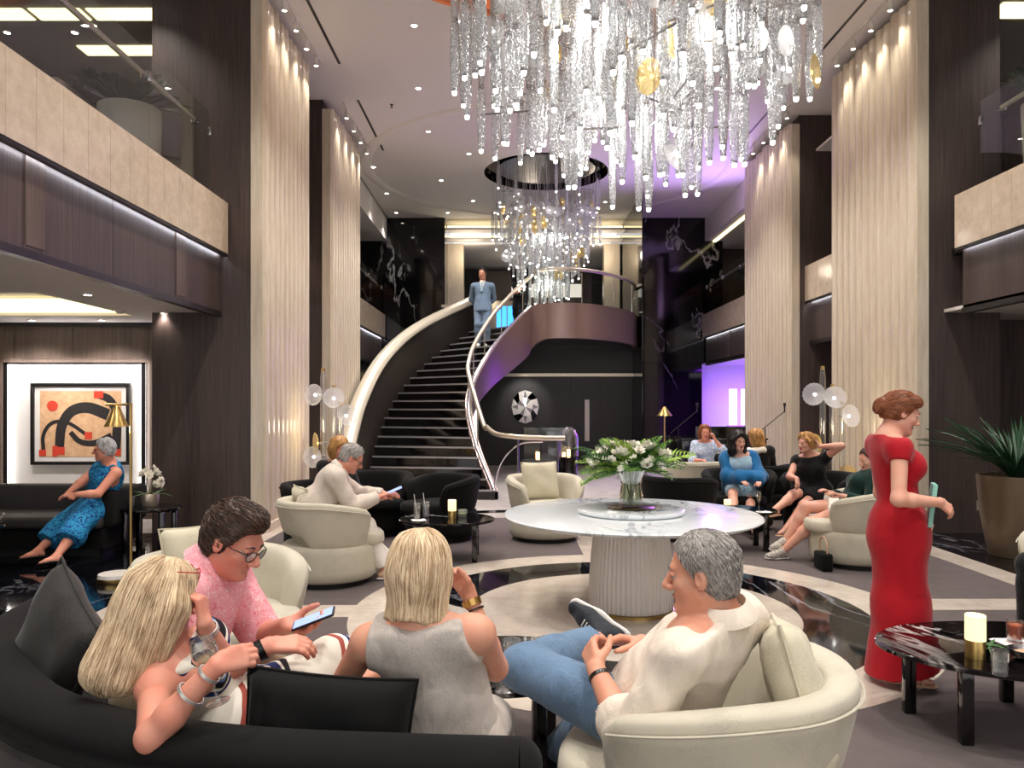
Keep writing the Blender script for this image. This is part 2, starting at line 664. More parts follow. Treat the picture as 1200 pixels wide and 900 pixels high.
# shallow raised ring round the rear recess
MB().lathe([(3.9, 0.0), (3.95, -0.035), (4.1, -0.035), (4.15, 0.0)], 96, (0.8, 17.3, CZ), cap=False).build('ceiling_ring', 'ceiling_white', ceiling, fix=False)
trim_me = MB().lathe([(0.055, 0), (0.055, -0.012), (0.042, -0.014)], 16, cap=False).mesh('downlight_trim', fix=False)
bulb_me = MB().lathe([(0.042, -0.010), (0.0001, -0.010)], 16, cap=False).mesh('downlight_bulb', fix=False)
for i, (dx, dy) in enumerate(DOWNLIGHTS):
    t = link_mesh('downlight', trim_me, 'white_gloss', ceiling, (dx, dy, CZ))
    link_mesh('bulb', bulb_me, 'lamp_white', t)
# dark linear slots and the track recesses beside the columns
for sx, sl in ((-1, -2.65), (1, 4.58)):
    for (y0, y1) in ((9.4, 11.8), (13.2, 15.8), (17.3, 21.6)):
        xx = sl if y0 < 17 else sl + sx * 0.85
        box('air_slot', xx - 0.02, xx + 0.02, y0, y1, CZ - 0.006, CZ + 0.01, 'dark_trim', ceiling)
        if y0 < 17:
            box('track_rail', xx + sx * 0.27 - 0.015, xx + sx * 0.27 + 0.015, y0 + 0.1, y1 - 0.1, CZ - 0.025, CZ, 'white_gloss', ceiling)
for (sx_, sy_) in ((-2.1, 13.4), (-0.5, 17.2)):
    MB().lathe([(0.03, 0), (0.03, -0.01), (0.012, -0.015), (0.012, -0.05), (0.025, -0.055), (0.001, -0.06)], 10, (sx_, sy_, CZ), cap=False).build('sprinkler', 'dark_steel', ceiling)

track_can = MB().lathe([(0.012, 0.0), (0.012, -0.05), (0.035, -0.055), (0.038, -0.17), (0.03, -0.172)], 14, cap=False).mesh('can', fix=False)
track_bulb = MB().lathe([(0.03, -0.165), (0.0001, -0.165)], 14, cap=False).mesh('bulb', fix=False)
for sx, xx, side in ((-1, -2.92, 'left'), (1, 4.85, 'right')):
    for ci, (y0, y1) in enumerate(((9.6, 11.7), (13.3, 15.7))):
        where = 'front' if ci == 0 else 'rear'
        for k in range(4):
            yy = y0 + 0.25 + (y1 - y0 - 0.5) * k / 3
            t = empty('track_spotlight', (xx, yy, CZ - 0.02), label='%s white track spotlight above the %s %s fluted column' % (('nearest', 'second nearest', 'third', 'farthest')[k], side, where), cat='spotlight', group='track spotlights %s %s' % (side, where))
            link_mesh('can', track_can, 'white_gloss', t)
            link_mesh('bulb', track_bulb, 'lamp_white', t)
            spot((xx, yy, CZ - 0.2), 36, 80, 0.8, (1, 0.9, 0.76), 0.04, (xx + sx * 0.35, yy, 3.6), 'track_beam')

# ---- columns: a dark timber block with a fluted travertine face towards the atrium
FL_TOP = 6.72


def column(side, y0, y1, xin, xback, label):
    """xin: face towards the atrium, xback: outer face"""
    s = -1 if side == 'left' else 1
    c = empty('column', (xin, (y0 + y1) / 2, 0), label=label, kind='structure')

    def W(mb, name, mat, **kw):
        mb.v = [(v[0] - c.location.x, v[1] - c.location.y, v[2]) for v in mb.v]
        return mb.build(name, mat, c, **kw)
    xs = xin + s * 0.18
    W(MB().box(min(xs, xback), max(xs, xback), y0, y1, 0, CZ), 'timber_block', 'dark_wood', smooth=False)
    W(MB().box(min(xs + s * 0.01, xs - s * 0.005), max(xs + s * 0.01, xs - s * 0.005), y0 - 0.012, y0 + 0.05, 0, CZ), 'edge_trim', 'dark_trim', smooth=False)
    # flat stone return at the near end, then the flutes
    W(MB().box(min(xin + s * 0.035, xs), max(xin + s * 0.035, xs), y0 - 0.02, y1 + 0.02, 0, FL_TOP - 0.03), 'stone_core', 'travertine', smooth=False)
    n = int(round((y1 - y0) / 0.2))
    w = (y1 - y0) / n
    for k in range(n):
        yy = y0 + (k + 0.5) * w
        poly = []
        for q in range(7):
            a = math.pi * q / 6
            poly.append((xin + s * 0.036 - s * 0.05 * math.sin(a), yy - math.cos(a) * w * 0.46))
        W(MB().prism(poly, 0, FL_TOP + 0.05 * ((k * 37) % 5 - 2) / 5), 'stone_flute', 'travertine', angle=60)
    W(MB().box(min(xin - s * 0.03, xs), max(xin - s * 0.03, xs), y0 - 0.03, y1 + 0.03, 0, 0.12), 'plinth', 'travertine', bevel=0.01)
    return c


column('left', 9.6, 11.7, -3.08, -4.5, 'fluted cream travertine column with dark timber, front left')
column('left', 13.2, 15.6, -3.08, -4.5, 'fluted cream travertine column with dark timber, rear left beside staircase')
column('right', 9.6, 12.1, 5.02, 6.1, 'fluted cream travertine column with dark timber, front right')
column('right', 13.9, 16.6, 5.02, 6.1, 'fluted cream travertine column with dark timber, rear right')

# ---- galleries on both sides


def gallery(side, xp, spans, xfar):
    s = -1 if side == 'left' else 1
    wall = empty('wall_' + side, (xp, 0, 0), kind='structure', label='%s gallery front with stone parapet and timber fascia' % side)

    def bx(name, x0, x1, y0, y1, z0, z1, mat, bevel=0.0, parent=wall):
        return box(name, min(x0, x1) - xp, max(x0, x1) - xp, y0, y1, z0, z1, mat, parent, bevel)
    for si, (y0, y1) in enumerate(spans):
        n = max(1, int(round((y1 - y0) / 0.352)))
        w = (y1 - y0) / n
        if y0 > 14:
            n = max(1, n // 2)
            w = (y1 - y0) / n
        bx('parapet_core', xp + s * 0.02, xp + s * 0.2, y0, y1, 3.5, 4.09, 'dark_trim')
        for k in range(n):
            bx('parapet_panel', xp, xp + s * 0.019, y0 + k * w + 0.002, y0 + (k + 1) * w - 0.002, 3.48, 4.1, 'parapet_stone')
        bx('parapet_cap', xp + s * 0.001, xp + s * 0.2, y0, y1, 4.1, 4.112, 'parapet_stone')
        bx('shadow_edge', xp + s * 0.004, xp + s * 0.05, y0, y1, 3.445, 3.479, 'dark_trim')
        bx('light_strip', xp + s * 0.055, xp + s * 0.075, y0 + 0.02, y1 - 0.02, 3.46, 3.472, 'led_white')
        bx('slab', xp + s * 0.05, xfar, y0, y1, 3.48, 3.56, 'dark_trim')
        # timber fascia panels
        m = max(1, int(round((y1 - y0) / 1.35)))
        pw = (y1 - y0) / m
        for k in range(m):
            bx('fascia_panel', xp + s * 0.1, xp + s * 0.16, y0 + k * pw + 0.004, y0 + (k + 1) * pw - 0.004, 2.76, 3.47, 'dark_wood')
            if k % 2 == 0:
                bx('fascia_stile', xp + s * 0.092, xp + s * 0.1, y0 + k * pw + 0.02, y0 + k * pw + 0.26, 2.8, 3.47, 'brown_wood')
        bx('fascia_edge', xp + s * 0.085, xp + s * 0.17, y0, y1, 2.7, 2.765, 'dark_trim')
    return wall


wl = gallery('left', -3.53, [(-2.0, 9.55), (11.7, 13.2), (15.6, 21.4)], -10)
wr = gallery('right', 5.3, [(-2.0, 9.2), (12.1, 13.9), (16.6, 21.4)], 12)

# gallery glass balustrades, each pane a part of its own


def balustrade(name, xg, ys, s, label):
    b = empty(name, (xg, ys[0], 4.11), label=label, cat='balustrade')
    for a, c in zip(ys[:-1], ys[1:]):
        p = MB().box(-0.006, 0.006, a - ys[0] + 0.006, c - ys[0] - 0.006, 0.0, 1.0).build('glass_pane', 'balustrade_glass', b, smooth=False)
        MB().box(-0.02, 0.02, c - ys[0] - 0.02, c - ys[0] + 0.02, 0.72, 0.82).build('clamp', 'steel', b, bevel=0.004)
    xr = s * 0.09
    MB().tube([(xr, 0, 0.83), (xr, ys[-1] - ys[0] - 0.25, 0.83)], 0.028, 12).build('handrail', 'champagne', b)
    for k in range(len(ys)):
        yy = min(max(ys[k] - ys[0], 0.15), ys[-1] - ys[0] - 0.32)
        MB().tube([(0, yy, 0.76), (xr * 0.9, yy, 0.76), (xr, yy, 0.81)], 0.012, 6).build('bracket', 'steel', b)
    return b


balustrade('glass_balustrade', -3.62, [-0.1, 1.45, 3.0, 4.55, 6.1, 7.66, 9.2], -1, 'clear glass balustrade on the stone parapet upper left')
balustrade('glass_balustrade', 5.4, [-0.1, 1.45, 3.0, 4.55, 6.1, 7.5, 8.85], 1, 'clear glass balustrade on the stone parapet upper right')
balustrade('glass_balustrade', -3.62, [15.7, 17.5, 19.4, 21.3], -1, 'far glass balustrade of the gallery left of the staircase')
balustrade('glass_balustrade', 5.4, [16.7, 18.2, 19.7, 21.3], 1, 'far glass balustrade above the purple lit doorway')

# ---- rooms behind the galleries
gl = empty('wall_left_alcove', (0, 0, 0), kind='structure')
box('alcove_wall', -11, -4.4, 10.8, 11.0, 0, 2.76, 'brown_wood', gl)
for k in range(8):
    box('alcove_panel', -4.52 - 0.82 * (k + 1), -4.52 - 0.82 * k - 0.006, 10.782, 10.8, 2.26, 2.74, 'brown_wood', gl)
box('alcove_panel', -5.08, -4.5, 10.775, 10.8, 0.1, 2.25, 'brown_wood', gl)
box('alcove_panel', -9.6, -7.12, 10.775, 10.8, 0.1, 2.25, 'brown_wood', gl)
box('alcove_cornice', -11, -4.4, 10.74, 10.8, 2.72, 2.76, 'dark_trim', gl)
# lit white niche behind the picture: thin reveal with the light tucked along its edges
nx0, nx1, nz0, nz1 = -7.08, -5.14, 0.4, 2.19
box('niche_back', nx0, nx1, 10.778, 10.795, nz0, nz1, 'white_paint', gl)
for (a, b_, c, d) in ((nx0, nx1, nz1 - 0.012, nz1), (nx0, nx0 + 0.012, nz0, nz1), (nx1 - 0.012, nx1, nz0, nz1)):
    box('niche_light_strip', a, b_, 10.735, 10.778, c, d, 'niche_light', gl)
    box('niche_reveal', a - 0.02, b_ + 0.02, 10.715, 10.735, c - 0.008, d + 0.008, 'dark_trim', gl)
for lx in (-6.7, -5.6):
    spot((lx, 9.75, 2.74), 75, 80, 0.7, (1, 0.96, 0.93), 0.05, (lx, 10.78, 1.3), 'added_niche_fill')  # added spots that brighten the niche, with no fixture built for them
# alcove ceiling with a stepped cove
alc = empty('ceiling_left_alcove', (0, 0, 0), kind='structure')
box('alcove_ceiling', -11, -3.65, 9.95, 10.8, 2.76, 2.8, 'ceiling_white', alc)
box('alcove_ceiling', -11, -3.65, -2, 7.6, 2.76, 2.8, 'ceiling_white', alc)
box('alcove_ceiling', -4.9, -3.65, 7.6, 9.95, 2.76, 2.8, 'ceiling_white', alc)
box('cove_step', -11, -5.05, 7.75, 8.6, 2.86, 2.9, 'ceiling_white', alc)
box('cove_lid', -11, -4.8, 7.5, 10.0, 3.0, 3.02, 'ceiling_white', alc)
box('cove_light_bar', -11, -4.95, 9.9, 9.94, 2.80, 2.98, 'cove_yellow', alc)
box('cove_light_bar', -11, -5.0, 8.6, 8.63, 2.9, 2.98, 'cove_yellow', alc)
for (lx, ly) in ((-4.42, 8.0), (-4.75, 10.4), (-5.55, 10.4), (-4.35, 9.6), (-4.5, 6.0), (-6.2, 7.0), (-6.5, 10.4)):
    t = link_mesh('downlight', trim_me, 'white_gloss', alc, (lx, ly, 2.76))
    link_mesh('bulb', bulb_me, 'lamp_white', t)
    spot((lx, ly, 2.73), 38, 110, 0.8, (1, 0.9, 0.8), 0.05)
MB().lathe([(0.05, 0), (0.05, -0.03), (0.03, -0.05), (0.001, -0.055)], 14, (-4.75, 9.3, 2.76), cap=False).build('smoke_detector', 'white_gloss', alc)

gr = empty('wall_right_alcove', (0, 0, 0), kind='structure')
box('alcove_wall', 5.4, 12, 10.4, 10.6, 0, 2.76, 'dark_wood', gr)
for k in range(4):
    box('alcove_panel', 6.1 + 0.9 * k, 6.1 + 0.9 * k + 0.892, 10.38, 10.4, 0.16, 2.7, 'dark_wood', gr)
box('alcove_skirting', 5.4, 12, 10.36, 10.4, 0.0, 0.15, 'dark_trim', gr)
box('wall_outlet_plate', 5.62, 5.74, 9.28, 9.3, 0.33, 0.45, 'champagne', gr)
box('alcove_ceiling', 5.4, 12, -2, 10.4, 2.76, 2.8, 'ceiling_white', gr)
for (lx, ly) in ((6.3, 6.0), (6.3, 8.0), (7.5, 9.0), (6.3, 4.0)):
    spot((lx, ly, 2.73), 14, 110, 0.8, (1, 0.88, 0.78), 0.05)

# upper gallery rooms
gu = empty('wall_upper_gallery', (0, 0, 0), kind='structure')
for (x0, x1) in ((-8.5, -4.5), (6.1, 10)):
    box('gallery_wall', x0, x1, 12.6, 12.7, 3.5, CZ, 'dark_wood', gu)
    for k in range(4):
        w = (x1 - x0) / 4
        box('gallery_panel', x0 + k * w + 0.01, x0 + (k + 1) * w - 0.01, 12.57, 12.6, 3.6, 6.3, 'brown_wood', gu)
box('gallery_wall', -8.6, -8.5, -4, 12.6, 3.5, CZ, 'dark_wood', gu)
box('gallery_wall', 10.0, 10.1, -4, 12.6, 3.5, CZ, 'dark_wood', gu)
box('gallery_slab', -8.6, -3.7, 9.55, 12.6, 3.48, 3.56, 'dark_trim', gu)
box('gallery_slab', 5.5, 10, 9.2, 12.6, 3.48, 3.56, 'dark_trim', gu)
for (x0, x1, y0, y1) in ((-6.4, -5.72, 10.15, 10.45), (-5.64, -4.6, 10.15, 10.45), (-6.35, -5.85, 11.2, 11.5), (-5.78, -4.7, 11.2, 11.5), (-8.2, -6.48, 10.15, 10.45), (6.4, 7.4, 10.0, 10.4)):
    box('gallery_cove_light', x0, x1, y0, y1, CZ - 0.015, CZ - 0.001, 'cove_yellow', gu)
for (lx, ly) in ((-6.15, 10.8), (-5.78, 10.6), (-7.1, 10.8), (-5.2, 7.0), (-4.6, 9.0), (6.5, 7.5), (6.6, 9.0)):
    t = link_mesh('downlight', trim_me, 'white_gloss', gu, (lx, ly, CZ))
    link_mesh('bulb', bulb_me, 'lamp_white', t)
    spot((lx, ly, CZ - 0.03), 130, 110, 0.8, (1, 0.94, 0.87), 0.05)
box('gallery_ceiling', -11, -3.6, 12.7, 23, 6.2, 6.24, 'ceiling_white', gu)
box('gallery_ceiling', 5.5, 12, 12.7, 23, 6.2, 6.24, 'ceiling_white', gu)
box('gallery_edge', -3.6, -3.5, 15.6, 23, 6.2, CZ, 'ceiling_white', gu)
box('gallery_edge', 5.4, 5.5, 16.6, 23, 6.2, CZ, 'ceiling_white', gu)
box('gallery_cove_light', 5.62, 5.72, 17.0, 21.5, 6.17, 6.199, 'cove_yellow', gu)
box('gallery_cove_light', 6.3, 7.6, 20.2, 20.5, 6.17, 6.199, 'cove_yellow', gu)
box('gallery_wall', -11, -4.4, 22.6, 22.7, 0, 6.3, 'dark_wood', gu)
box('gallery_wall', 5.9, 12, 22.6, 22.7, 2.76, 6.3, 'dark_wood', gu)
box('gallery_wall', -6.6, -6.5, 11.0, 22.6, 0, 6.3, 'dark_wood', gu)
box('gallery_wall', 9.0, 9.1, 10.6, 22.6, 2.76, 6.3, 'dark_wood', gu)

# ---- back wall: two tall slabbed black marble walls beside the staircase hall
wb_ = empty('wall_back', (0, 0, 0), kind='structure', label='tall polished black marble walls behind the staircase')
for (x0, x1) in ((-4.4, -1.9), (3.22, 5.9)):
    zs = (0, 2.78, 4.82, CZ)
    for r in range(3):
        xe = x1 if (x0 < 0 or r > 0) else 5.32
        box('marble_core', x0, xe, 21.52, 21.9, zs[r], zs[r + 1], 'black_matte', wb_)
        for c in range(2):
            w = (xe - x0) / 2
            box('marble_slab', x0 + c * w + 0.003, x0 + (c + 1) * w - 0.003, 21.5, 21.52, zs[r] + 0.003, zs[r + 1] - 0.003, 'black_marble', wb_)
box('marble_return', -1.9, -1.88, 21.5, 27, 0, CZ, 'black_marble', wb_)
box('marble_return', 3.2, 3.22, 18.9, 27, 0, CZ, 'black_marble', wb_)

# upper hall behind the landing
uh = empty('wall_upper_hall', (0, 0, 0), kind='structure')
land_pts = [(0.42, 17.2), (0.95, 16.95), (1.55, 17.05), (2.2, 17.6), (2.75, 18.4), (3.08, 19.3), (3.2, 20.2)]
front = [tuple(p) for p in spline(land_pts, 25)]
poly = front + [(3.2, 27), (-1.88, 27), (-1.88, 19.6), (-0.85, 19.05)]
MB().prism(poly, 3.2, 3.4).build('landing_slab', 'black_tile', uh, smooth=False)
box('hall_back', -1.9, 3.2, 26.6, 26.8, 3.4, CZ, 'black_matte', uh)
box('hall_ceiling', -1.88, 3.2, 22.6, 26.6, 6.32, 6.36, 'ceiling_white', uh)
for k, (z0, y0) in enumerate(((6.62, 21.7), (6.44, 22.15))):
    box('hall_cove', -1.88, 3.2, y0, y0 + 0.4, z0 - 0.06, z0, 'ceiling_white', uh)
    box('hall_cove_light', -1.86, 3.18, y0 + 0.38, y0 + 0.4, z0 + 0.01, z0 + 0.14, 'cove_yellow', uh)
for x0 in (-1.88, 2.7):
    box('hall_pillar', x0, x0 + 0.46, 22.5, 22.9, 3.4, 6.32, 'travertine', uh)
plain('shelf_wall', rgb(60, 48, 40), 0.4)
emitter('display_light', (1.0, 0.9, 0.78, 1), 0.7)
emitter('screen_blue', (0.05, 0.3, 0.9, 1), 2.6)
box('shelf_back', -1.1, 2.4, 26.3, 26.4, 3.4, 6.2, 'shelf_wall', uh)
for k in range(7):
    x0 = -1.05 + k * 0.5
    box('lit_panel', x0 + 0.03, x0 + 0.45, 26.27, 26.3, 5.3, 5.75, 'display_light' if k not in (1,) else 'shelf_wall', uh)
for r, z in enumerate((4.05, 4.3, 4.6)):
    for k in range(9):
        x0 = 1.55 + k * 0.15
        box('shelf_light', x0, x0 + 0.1, 25.0, 25.03, z, z + 0.05, 'display_light', uh)
    box('shelf_board', 1.4, 2.6, 24.9, 25.05, z - 0.04, z, 'shelf_wall', uh)
box('hall_counter', -0.95, 0.6, 24.2, 24.8, 3.4, 4.9, 'champagne', uh, 0.02)
box('hall_rail', -1.86, -0.95, 20.2, 20.26, 4.18, 4.25, 'champagne', uh)
for x0 in (-0.42, -0.12, 0.18):
    box('blue_screen', x0, x0 + 0.27, 20.9, 20.93, 3.42, 4.3, 'screen_blue', uh)
point((0.6, 24.0, 5.8), 22, (1, 0.85, 0.65), 0.2)
point((-1.2, 22.0, 5.9), 22, (1, 0.85, 0.65), 0.2)  # this and the next: fill points added before the pillars, without a fixture
point((2.5, 22.0, 5.9), 22, (1, 0.85, 0.65), 0.2)

# space under the landing
un = empty('wall_under_landing', (0, 0, 0), kind='structure')
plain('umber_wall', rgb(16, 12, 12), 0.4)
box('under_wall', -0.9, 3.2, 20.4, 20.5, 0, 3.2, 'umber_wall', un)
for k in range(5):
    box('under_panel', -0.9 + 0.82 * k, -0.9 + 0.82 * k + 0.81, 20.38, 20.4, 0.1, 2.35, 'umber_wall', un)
box('under_cornice', -0.6, 3.2, 20.2, 20.38, 2.36, 2.44, 'champagne', un)
box('mirror_strip', 1.93, 2.05, 20.35, 20.38, 0.65, 1.75, 'white_paint', un)
spot((0.35, 19.6, 3.0), 60, 45, 0.6, (1, 0.92, 0.85), 0.05, (0.35, 20.4, 1.4))
for k, x0 in enumerate((0.3, 1.3, 2.3)):
    spot((x0, 19.2, 3.1), 12, 90, 0.6, (1, 0.85, 0.75), 0.05)

# purple lit doorway under the right gallery
pu = empty('wall_purple_room', (0, 0, 0), kind='structure', label='purple lit wall with glowing white panels')
plain('lilac_paint', rgb(205, 190, 230), 0.7)
box('purple_wall', 5.4, 10, 22.3, 22.4, 0, 2.76, 'lilac_paint', pu)
emitter('panel_glow', (0.92, 0.82, 1.0, 1), 3.2)
box('purple_side_wall', 9.3, 9.4, 15, 22.3, 0, 2.76, 'lilac_paint', pu)
box('purple_ceiling', 5.4, 10, 15.0, 22.3, 2.76, 2.8, 'lilac_paint', pu)
for k in range(4):
    for (z0, z1) in ((0.35, 0.98), (1.06, 2.05)):
        box('glowing_panel', 6.05 + k * 0.34, 6.05 + k * 0.34 + 0.2, 21.35, 21.4, z0, z1, 'panel_glow', pu)
box('panel_shelf', 6.0, 7.5, 21.3, 21.45, 0.99, 1.04, 'lilac_paint', pu)
area((7.0, 19.6, 2.7), (0, 0, 0), 2.4, 2.0, 260, (0.30, 0.03, 1.0), 'purple_wash')
spot((5.15, 17.6, 4.3), 420, 112, 0.9, (0.55, 0.35, 1.0), 0.1, (3.9, 16.2, CZ), 'purple_wash')
spot((4.6, 17.0, 3.2), 260, 90, 0.8, (0.5, 0.2, 1.0), 0.1, (2.2, 13.0, 0.0), 'purple_wash')
# walls that close the room behind the photographer's sides
for (x, nm) in ((-11, 'wall_far_left'), (12, 'wall_far_right')):
    tag(box(nm, x - 0.1, x, -4, 23, 0, 6.85, 'dark_wood'), None, None, None, 'structure')
# ================================================================== STAIRCASE
I_pts = [(-0.29, 13.0), (-0.68, 14.0), (-0.83, 15.0), (-0.45, 16.2), (0.42, 17.2)]
O_pts = [(-2.5, 13.15), (-2.55, 14.6), (-2.4, 16.2), (-1.85, 17.8), (-0.85, 19.05)]
R_pts = [(-2.8, 12.9, 0.85), (-2.86, 14.5, 1.72), (-2.7, 16.2, 2.62), (-2.15, 17.75, 3.42), (-0.95, 19.0, 4.22)]
NS = 20
RISE = 3.4 / NS
I = spline(I_pts, NS * 4 + 1)
O = spline(O_pts, NS * 4 + 1)
st = empty('staircase', (-1.0, 13.0, 0), label='sweeping curved black marble staircase with cream rail and bronze band', cat='staircase')
sl = Vector(st.location)


def SW(mb, name, mat, **kw):
    mb.v = [(v[0] - sl.x, v[1] - sl.y, v[2] - sl.z) for v in mb.v]
    return mb.build(name, mat, st, **kw)


plain('step_edge', rgb(165, 165, 168), 0.2, 0.4)
marble('step_marble', rgb(9, 9, 10), rgb(150, 150, 150), 1.4, 0.012, 0.06, 0.7, seed=8)
MATS['step_marble'].node_tree.nodes['Principled BSDF'].inputs['Specular IOR Level'].default_value = 0.25
for s in range(NS):
    a, b = s * 4, (s + 1) * 4
    ia = I[a:b + 1]
    oa = O[a:b + 1]
    poly = [tuple(p) for p in ia] + [tuple(p) for p in oa[::-1]]
    z = (s + 1) * RISE
    nxt = MB().prism(poly, z - 0.03, z)
    SW(nxt, 'tread', 'step_marble', smooth=False)
    # riser and the thin bright nosing
    d = Vector((O[a][0] - I[a][0], O[a][1] - I[a][1], 0)).normalized()
    nrm = Vector((d.y, -d.x, 0))
    if nrm.y > 0:
        nrm = -nrm
    p0, p1 = Vector((I[a][0], I[a][1], 0)), Vector((O[a][0], O[a][1], 0))
    q0, q1 = p0 - nrm * 0.03, p1 - nrm * 0.03
    SW(MB().prism([tuple(p0.xy), tuple(p1.xy), tuple(q1.xy), tuple(q0.xy)], s * RISE - 0.02 if s else 0.0, z - 0.03), 'riser', 'black_gloss', smooth=False)
    e0, e1 = p0 + nrm * 0.012, p1 + nrm * 0.012
    SW(MB().prism([tuple(e0.xy), tuple(e1.xy), tuple(p1.xy), tuple(p0.xy)], z - 0.03, z + 0.002), 'nosing', 'step_edge', smooth=False)

# solid outer balustrade wall with the broad pale rail
R = spline(R_pts, 61)
Of = spline(O_pts, 61)
plain('balustrade_dark', rgb(56, 50, 46), 0.28, 0.35)
inner, outer = [], []
for k in range(61):
    t = k / 60
    zf = max(0, t * 3.4 - 0.35)
    inner.append([(Of[k][0], Of[k][1], zf), (R[k][0] * 0.7 + Of[k][0] * 0.3 + 0.05, R[k][1] * 0.7 + Of[k][1] * 0.3, R[k][2] - 0.4), (R[k][0] + 0.03, R[k][1], R[k][2] - 0.06)])
    outer.append([(R[k][0] - 0.12, R[k][1] + 0.05, R[k][2] - 0.06), (Of[k][0] - 0.22, Of[k][1] + 0.12, zf)])
SW(MB().grid([a + b for a, b in zip(inner, outer)], closed_u=True), 'balustrade_wall', 'balustrade_dark', angle=60)
path = [tuple(p) for p in R]
path = [(-2.72, 12.55, 0.72)] + path + [(-0.55, 19.2, 4.25)]
plain('cream_rail', rgb(206, 196, 178), 0.25, 0.3)
mb = MB()
mb.tube(path, 0.15, 14, flat=0.55)
SW(mb, 'cream_handrail', 'cream_rail')

# inner bronze band that runs up the stair and round the landing
band = [(I[k][0], I[k][1]) for k in range(0, NS * 4 + 1, 2)]
tt = [k / (NS * 4) for k in range(0, NS * 4 + 1, 2)]
bp = band + front[1:]
tops, bots = [], []
nb = len(band)
for i in range(len(bp)):
    if i < nb:
        t = tt[i]
        ztop = t * 3.4 + 0.14 + 0.32 * max(0, (t - 0.6) / 0.4) ** 1.5
        low = 0.0 if t < 0.3 else t * 3.4 - 0.2 - 0.42 * min(1, (t - 0.3) / 0.55)
        if t < 0.36:
            low = max(0, min(low, (t - 0.22) * 5))
    else:
        ztop = 3.86
        low = 3.08
    if i >= nb - 4:
        low = max(low, 0)
    tops.append(ztop)
    bots.append(max(0, low))
for _ in range(3):
    bots = [bots[0]] + [(bots[i - 1] + 2 * bots[i] + bots[i + 1]) / 4 for i in range(1, len(bots) - 1)] + [bots[-1]]
    tops = [tops[0]] + [(tops[i - 1] + 2 * tops[i] + tops[i + 1]) / 4 for i in range(1, len(tops) - 1)] + [tops[-1]]
rows = []
for i, p in enumerate(bp):
    q = bp[min(i + 1, len(bp) - 1)]
    r = bp[max(i - 1, 0)]
    d = Vector((q[0] - r[0], q[1] - r[1], 0)).normalized()
    n = Vector((d.y, -d.x, 0)) * 0.06
    rows.append([(p[0] + n.x, p[1] + n.y, bots[i]), (p[0] + n.x, p[1] + n.y, tops[i]), (p[0] - n.x, p[1] - n.y, tops[i]), (p[0] - n.x, p[1] - n.y, bots[i])])
SW(MB().grid(rows, closed_u=True), 'bronze_band', 'bronze_band', angle=50)
# bright trim along the top of the band
SW(MB().tube([(p[0], p[1], tops[i] + 0.012) for i, p in enumerate(bp[:nb])], 0.035, 8), 'band_trim', 'steel')
# soffit under the flight
rows = []
for k in range(14, NS * 4 + 1, 2):
    z = max(0.02, k / (NS * 4) * 3.4 - 0.42)
    rows.append([(I[k][0], I[k][1], z), (O[k][0], O[k][1], z)])
SW(MB().grid(rows), 'soffit', 'black_matte')
# glass panes and the steel handrail on the inner side
glass_pts = [(p[0], p[1], tops[i]) for i, p in enumerate(bp)]
i0 = 8
step = 5
for j in range(i0, len(glass_pts) - step, step):
    rows = []
    for k in range(j, j + step + 1):
        p = glass_pts[k]
        rows.append([(p[0], p[1], p[2] + 0.02), (p[0], p[1], p[2] + (0.62 if k < nb else 0.75))])
    SW(MB().grid(rows), 'glass_pane', 'balustrade_glass', fix=False)
    p = glass_pts[j]
    SW(MB().tube([(p[0], p[1], p[2]), (p[0], p[1], p[2] + 0.68)], 0.012, 6), 'baluster', 'steel')
hr = [(0.86, 12.62, 1.06), (0.45, 12.5, 1.07), (0.05, 12.52, 1.09), (-0.28, 12.8, 1.13), (-0.5, 13.4, 1.28)]
hr = [tuple(p) for p in spline(hr, 14)] + [(p[0], p[1], p[2] + 0.68) for p in glass_pts[16:nb:3]] + [(p[0], p[1], p[2] + 0.75) for p in glass_pts[nb::2]]
hr = [tuple(p) for p in spline(hr, 120)]
SW(MB().tube(hr, 0.042, 10), 'steel_handrail', 'champagne')
lowcurve = [tuple(p) for p in spline([(0.5, 12.62, 1.0), (0.1, 12.6, 0.95), (-0.2, 12.85, 0.6), (-0.33, 13.05, 0.05)], 16)]
SW(MB().tube(lowcurve, 0.014, 6), 'lower_rail', 'steel')
SW(MB().tube([(0.1, 12.56, 0), (0.1, 12.56, 1.07)], 0.015, 8), 'newel_post', 'steel')
SW(MB().tube([(0.75, 12.6, 0), (0.75, 12.6, 1.05)], 0.015, 8), 'newel_post', 'steel')
# ================================================================== FURNITURE


def sup(n, a, b, e=2.6):
    out = []
    for k in range(n):
        t = 2 * math.pi * k / n
        c, s = math.cos(t), math.sin(t)
        out.append((a * math.copysign(abs(c) ** (2 / e), c), b * math.copysign(abs(s) ** (2 / e), s)))
    return out


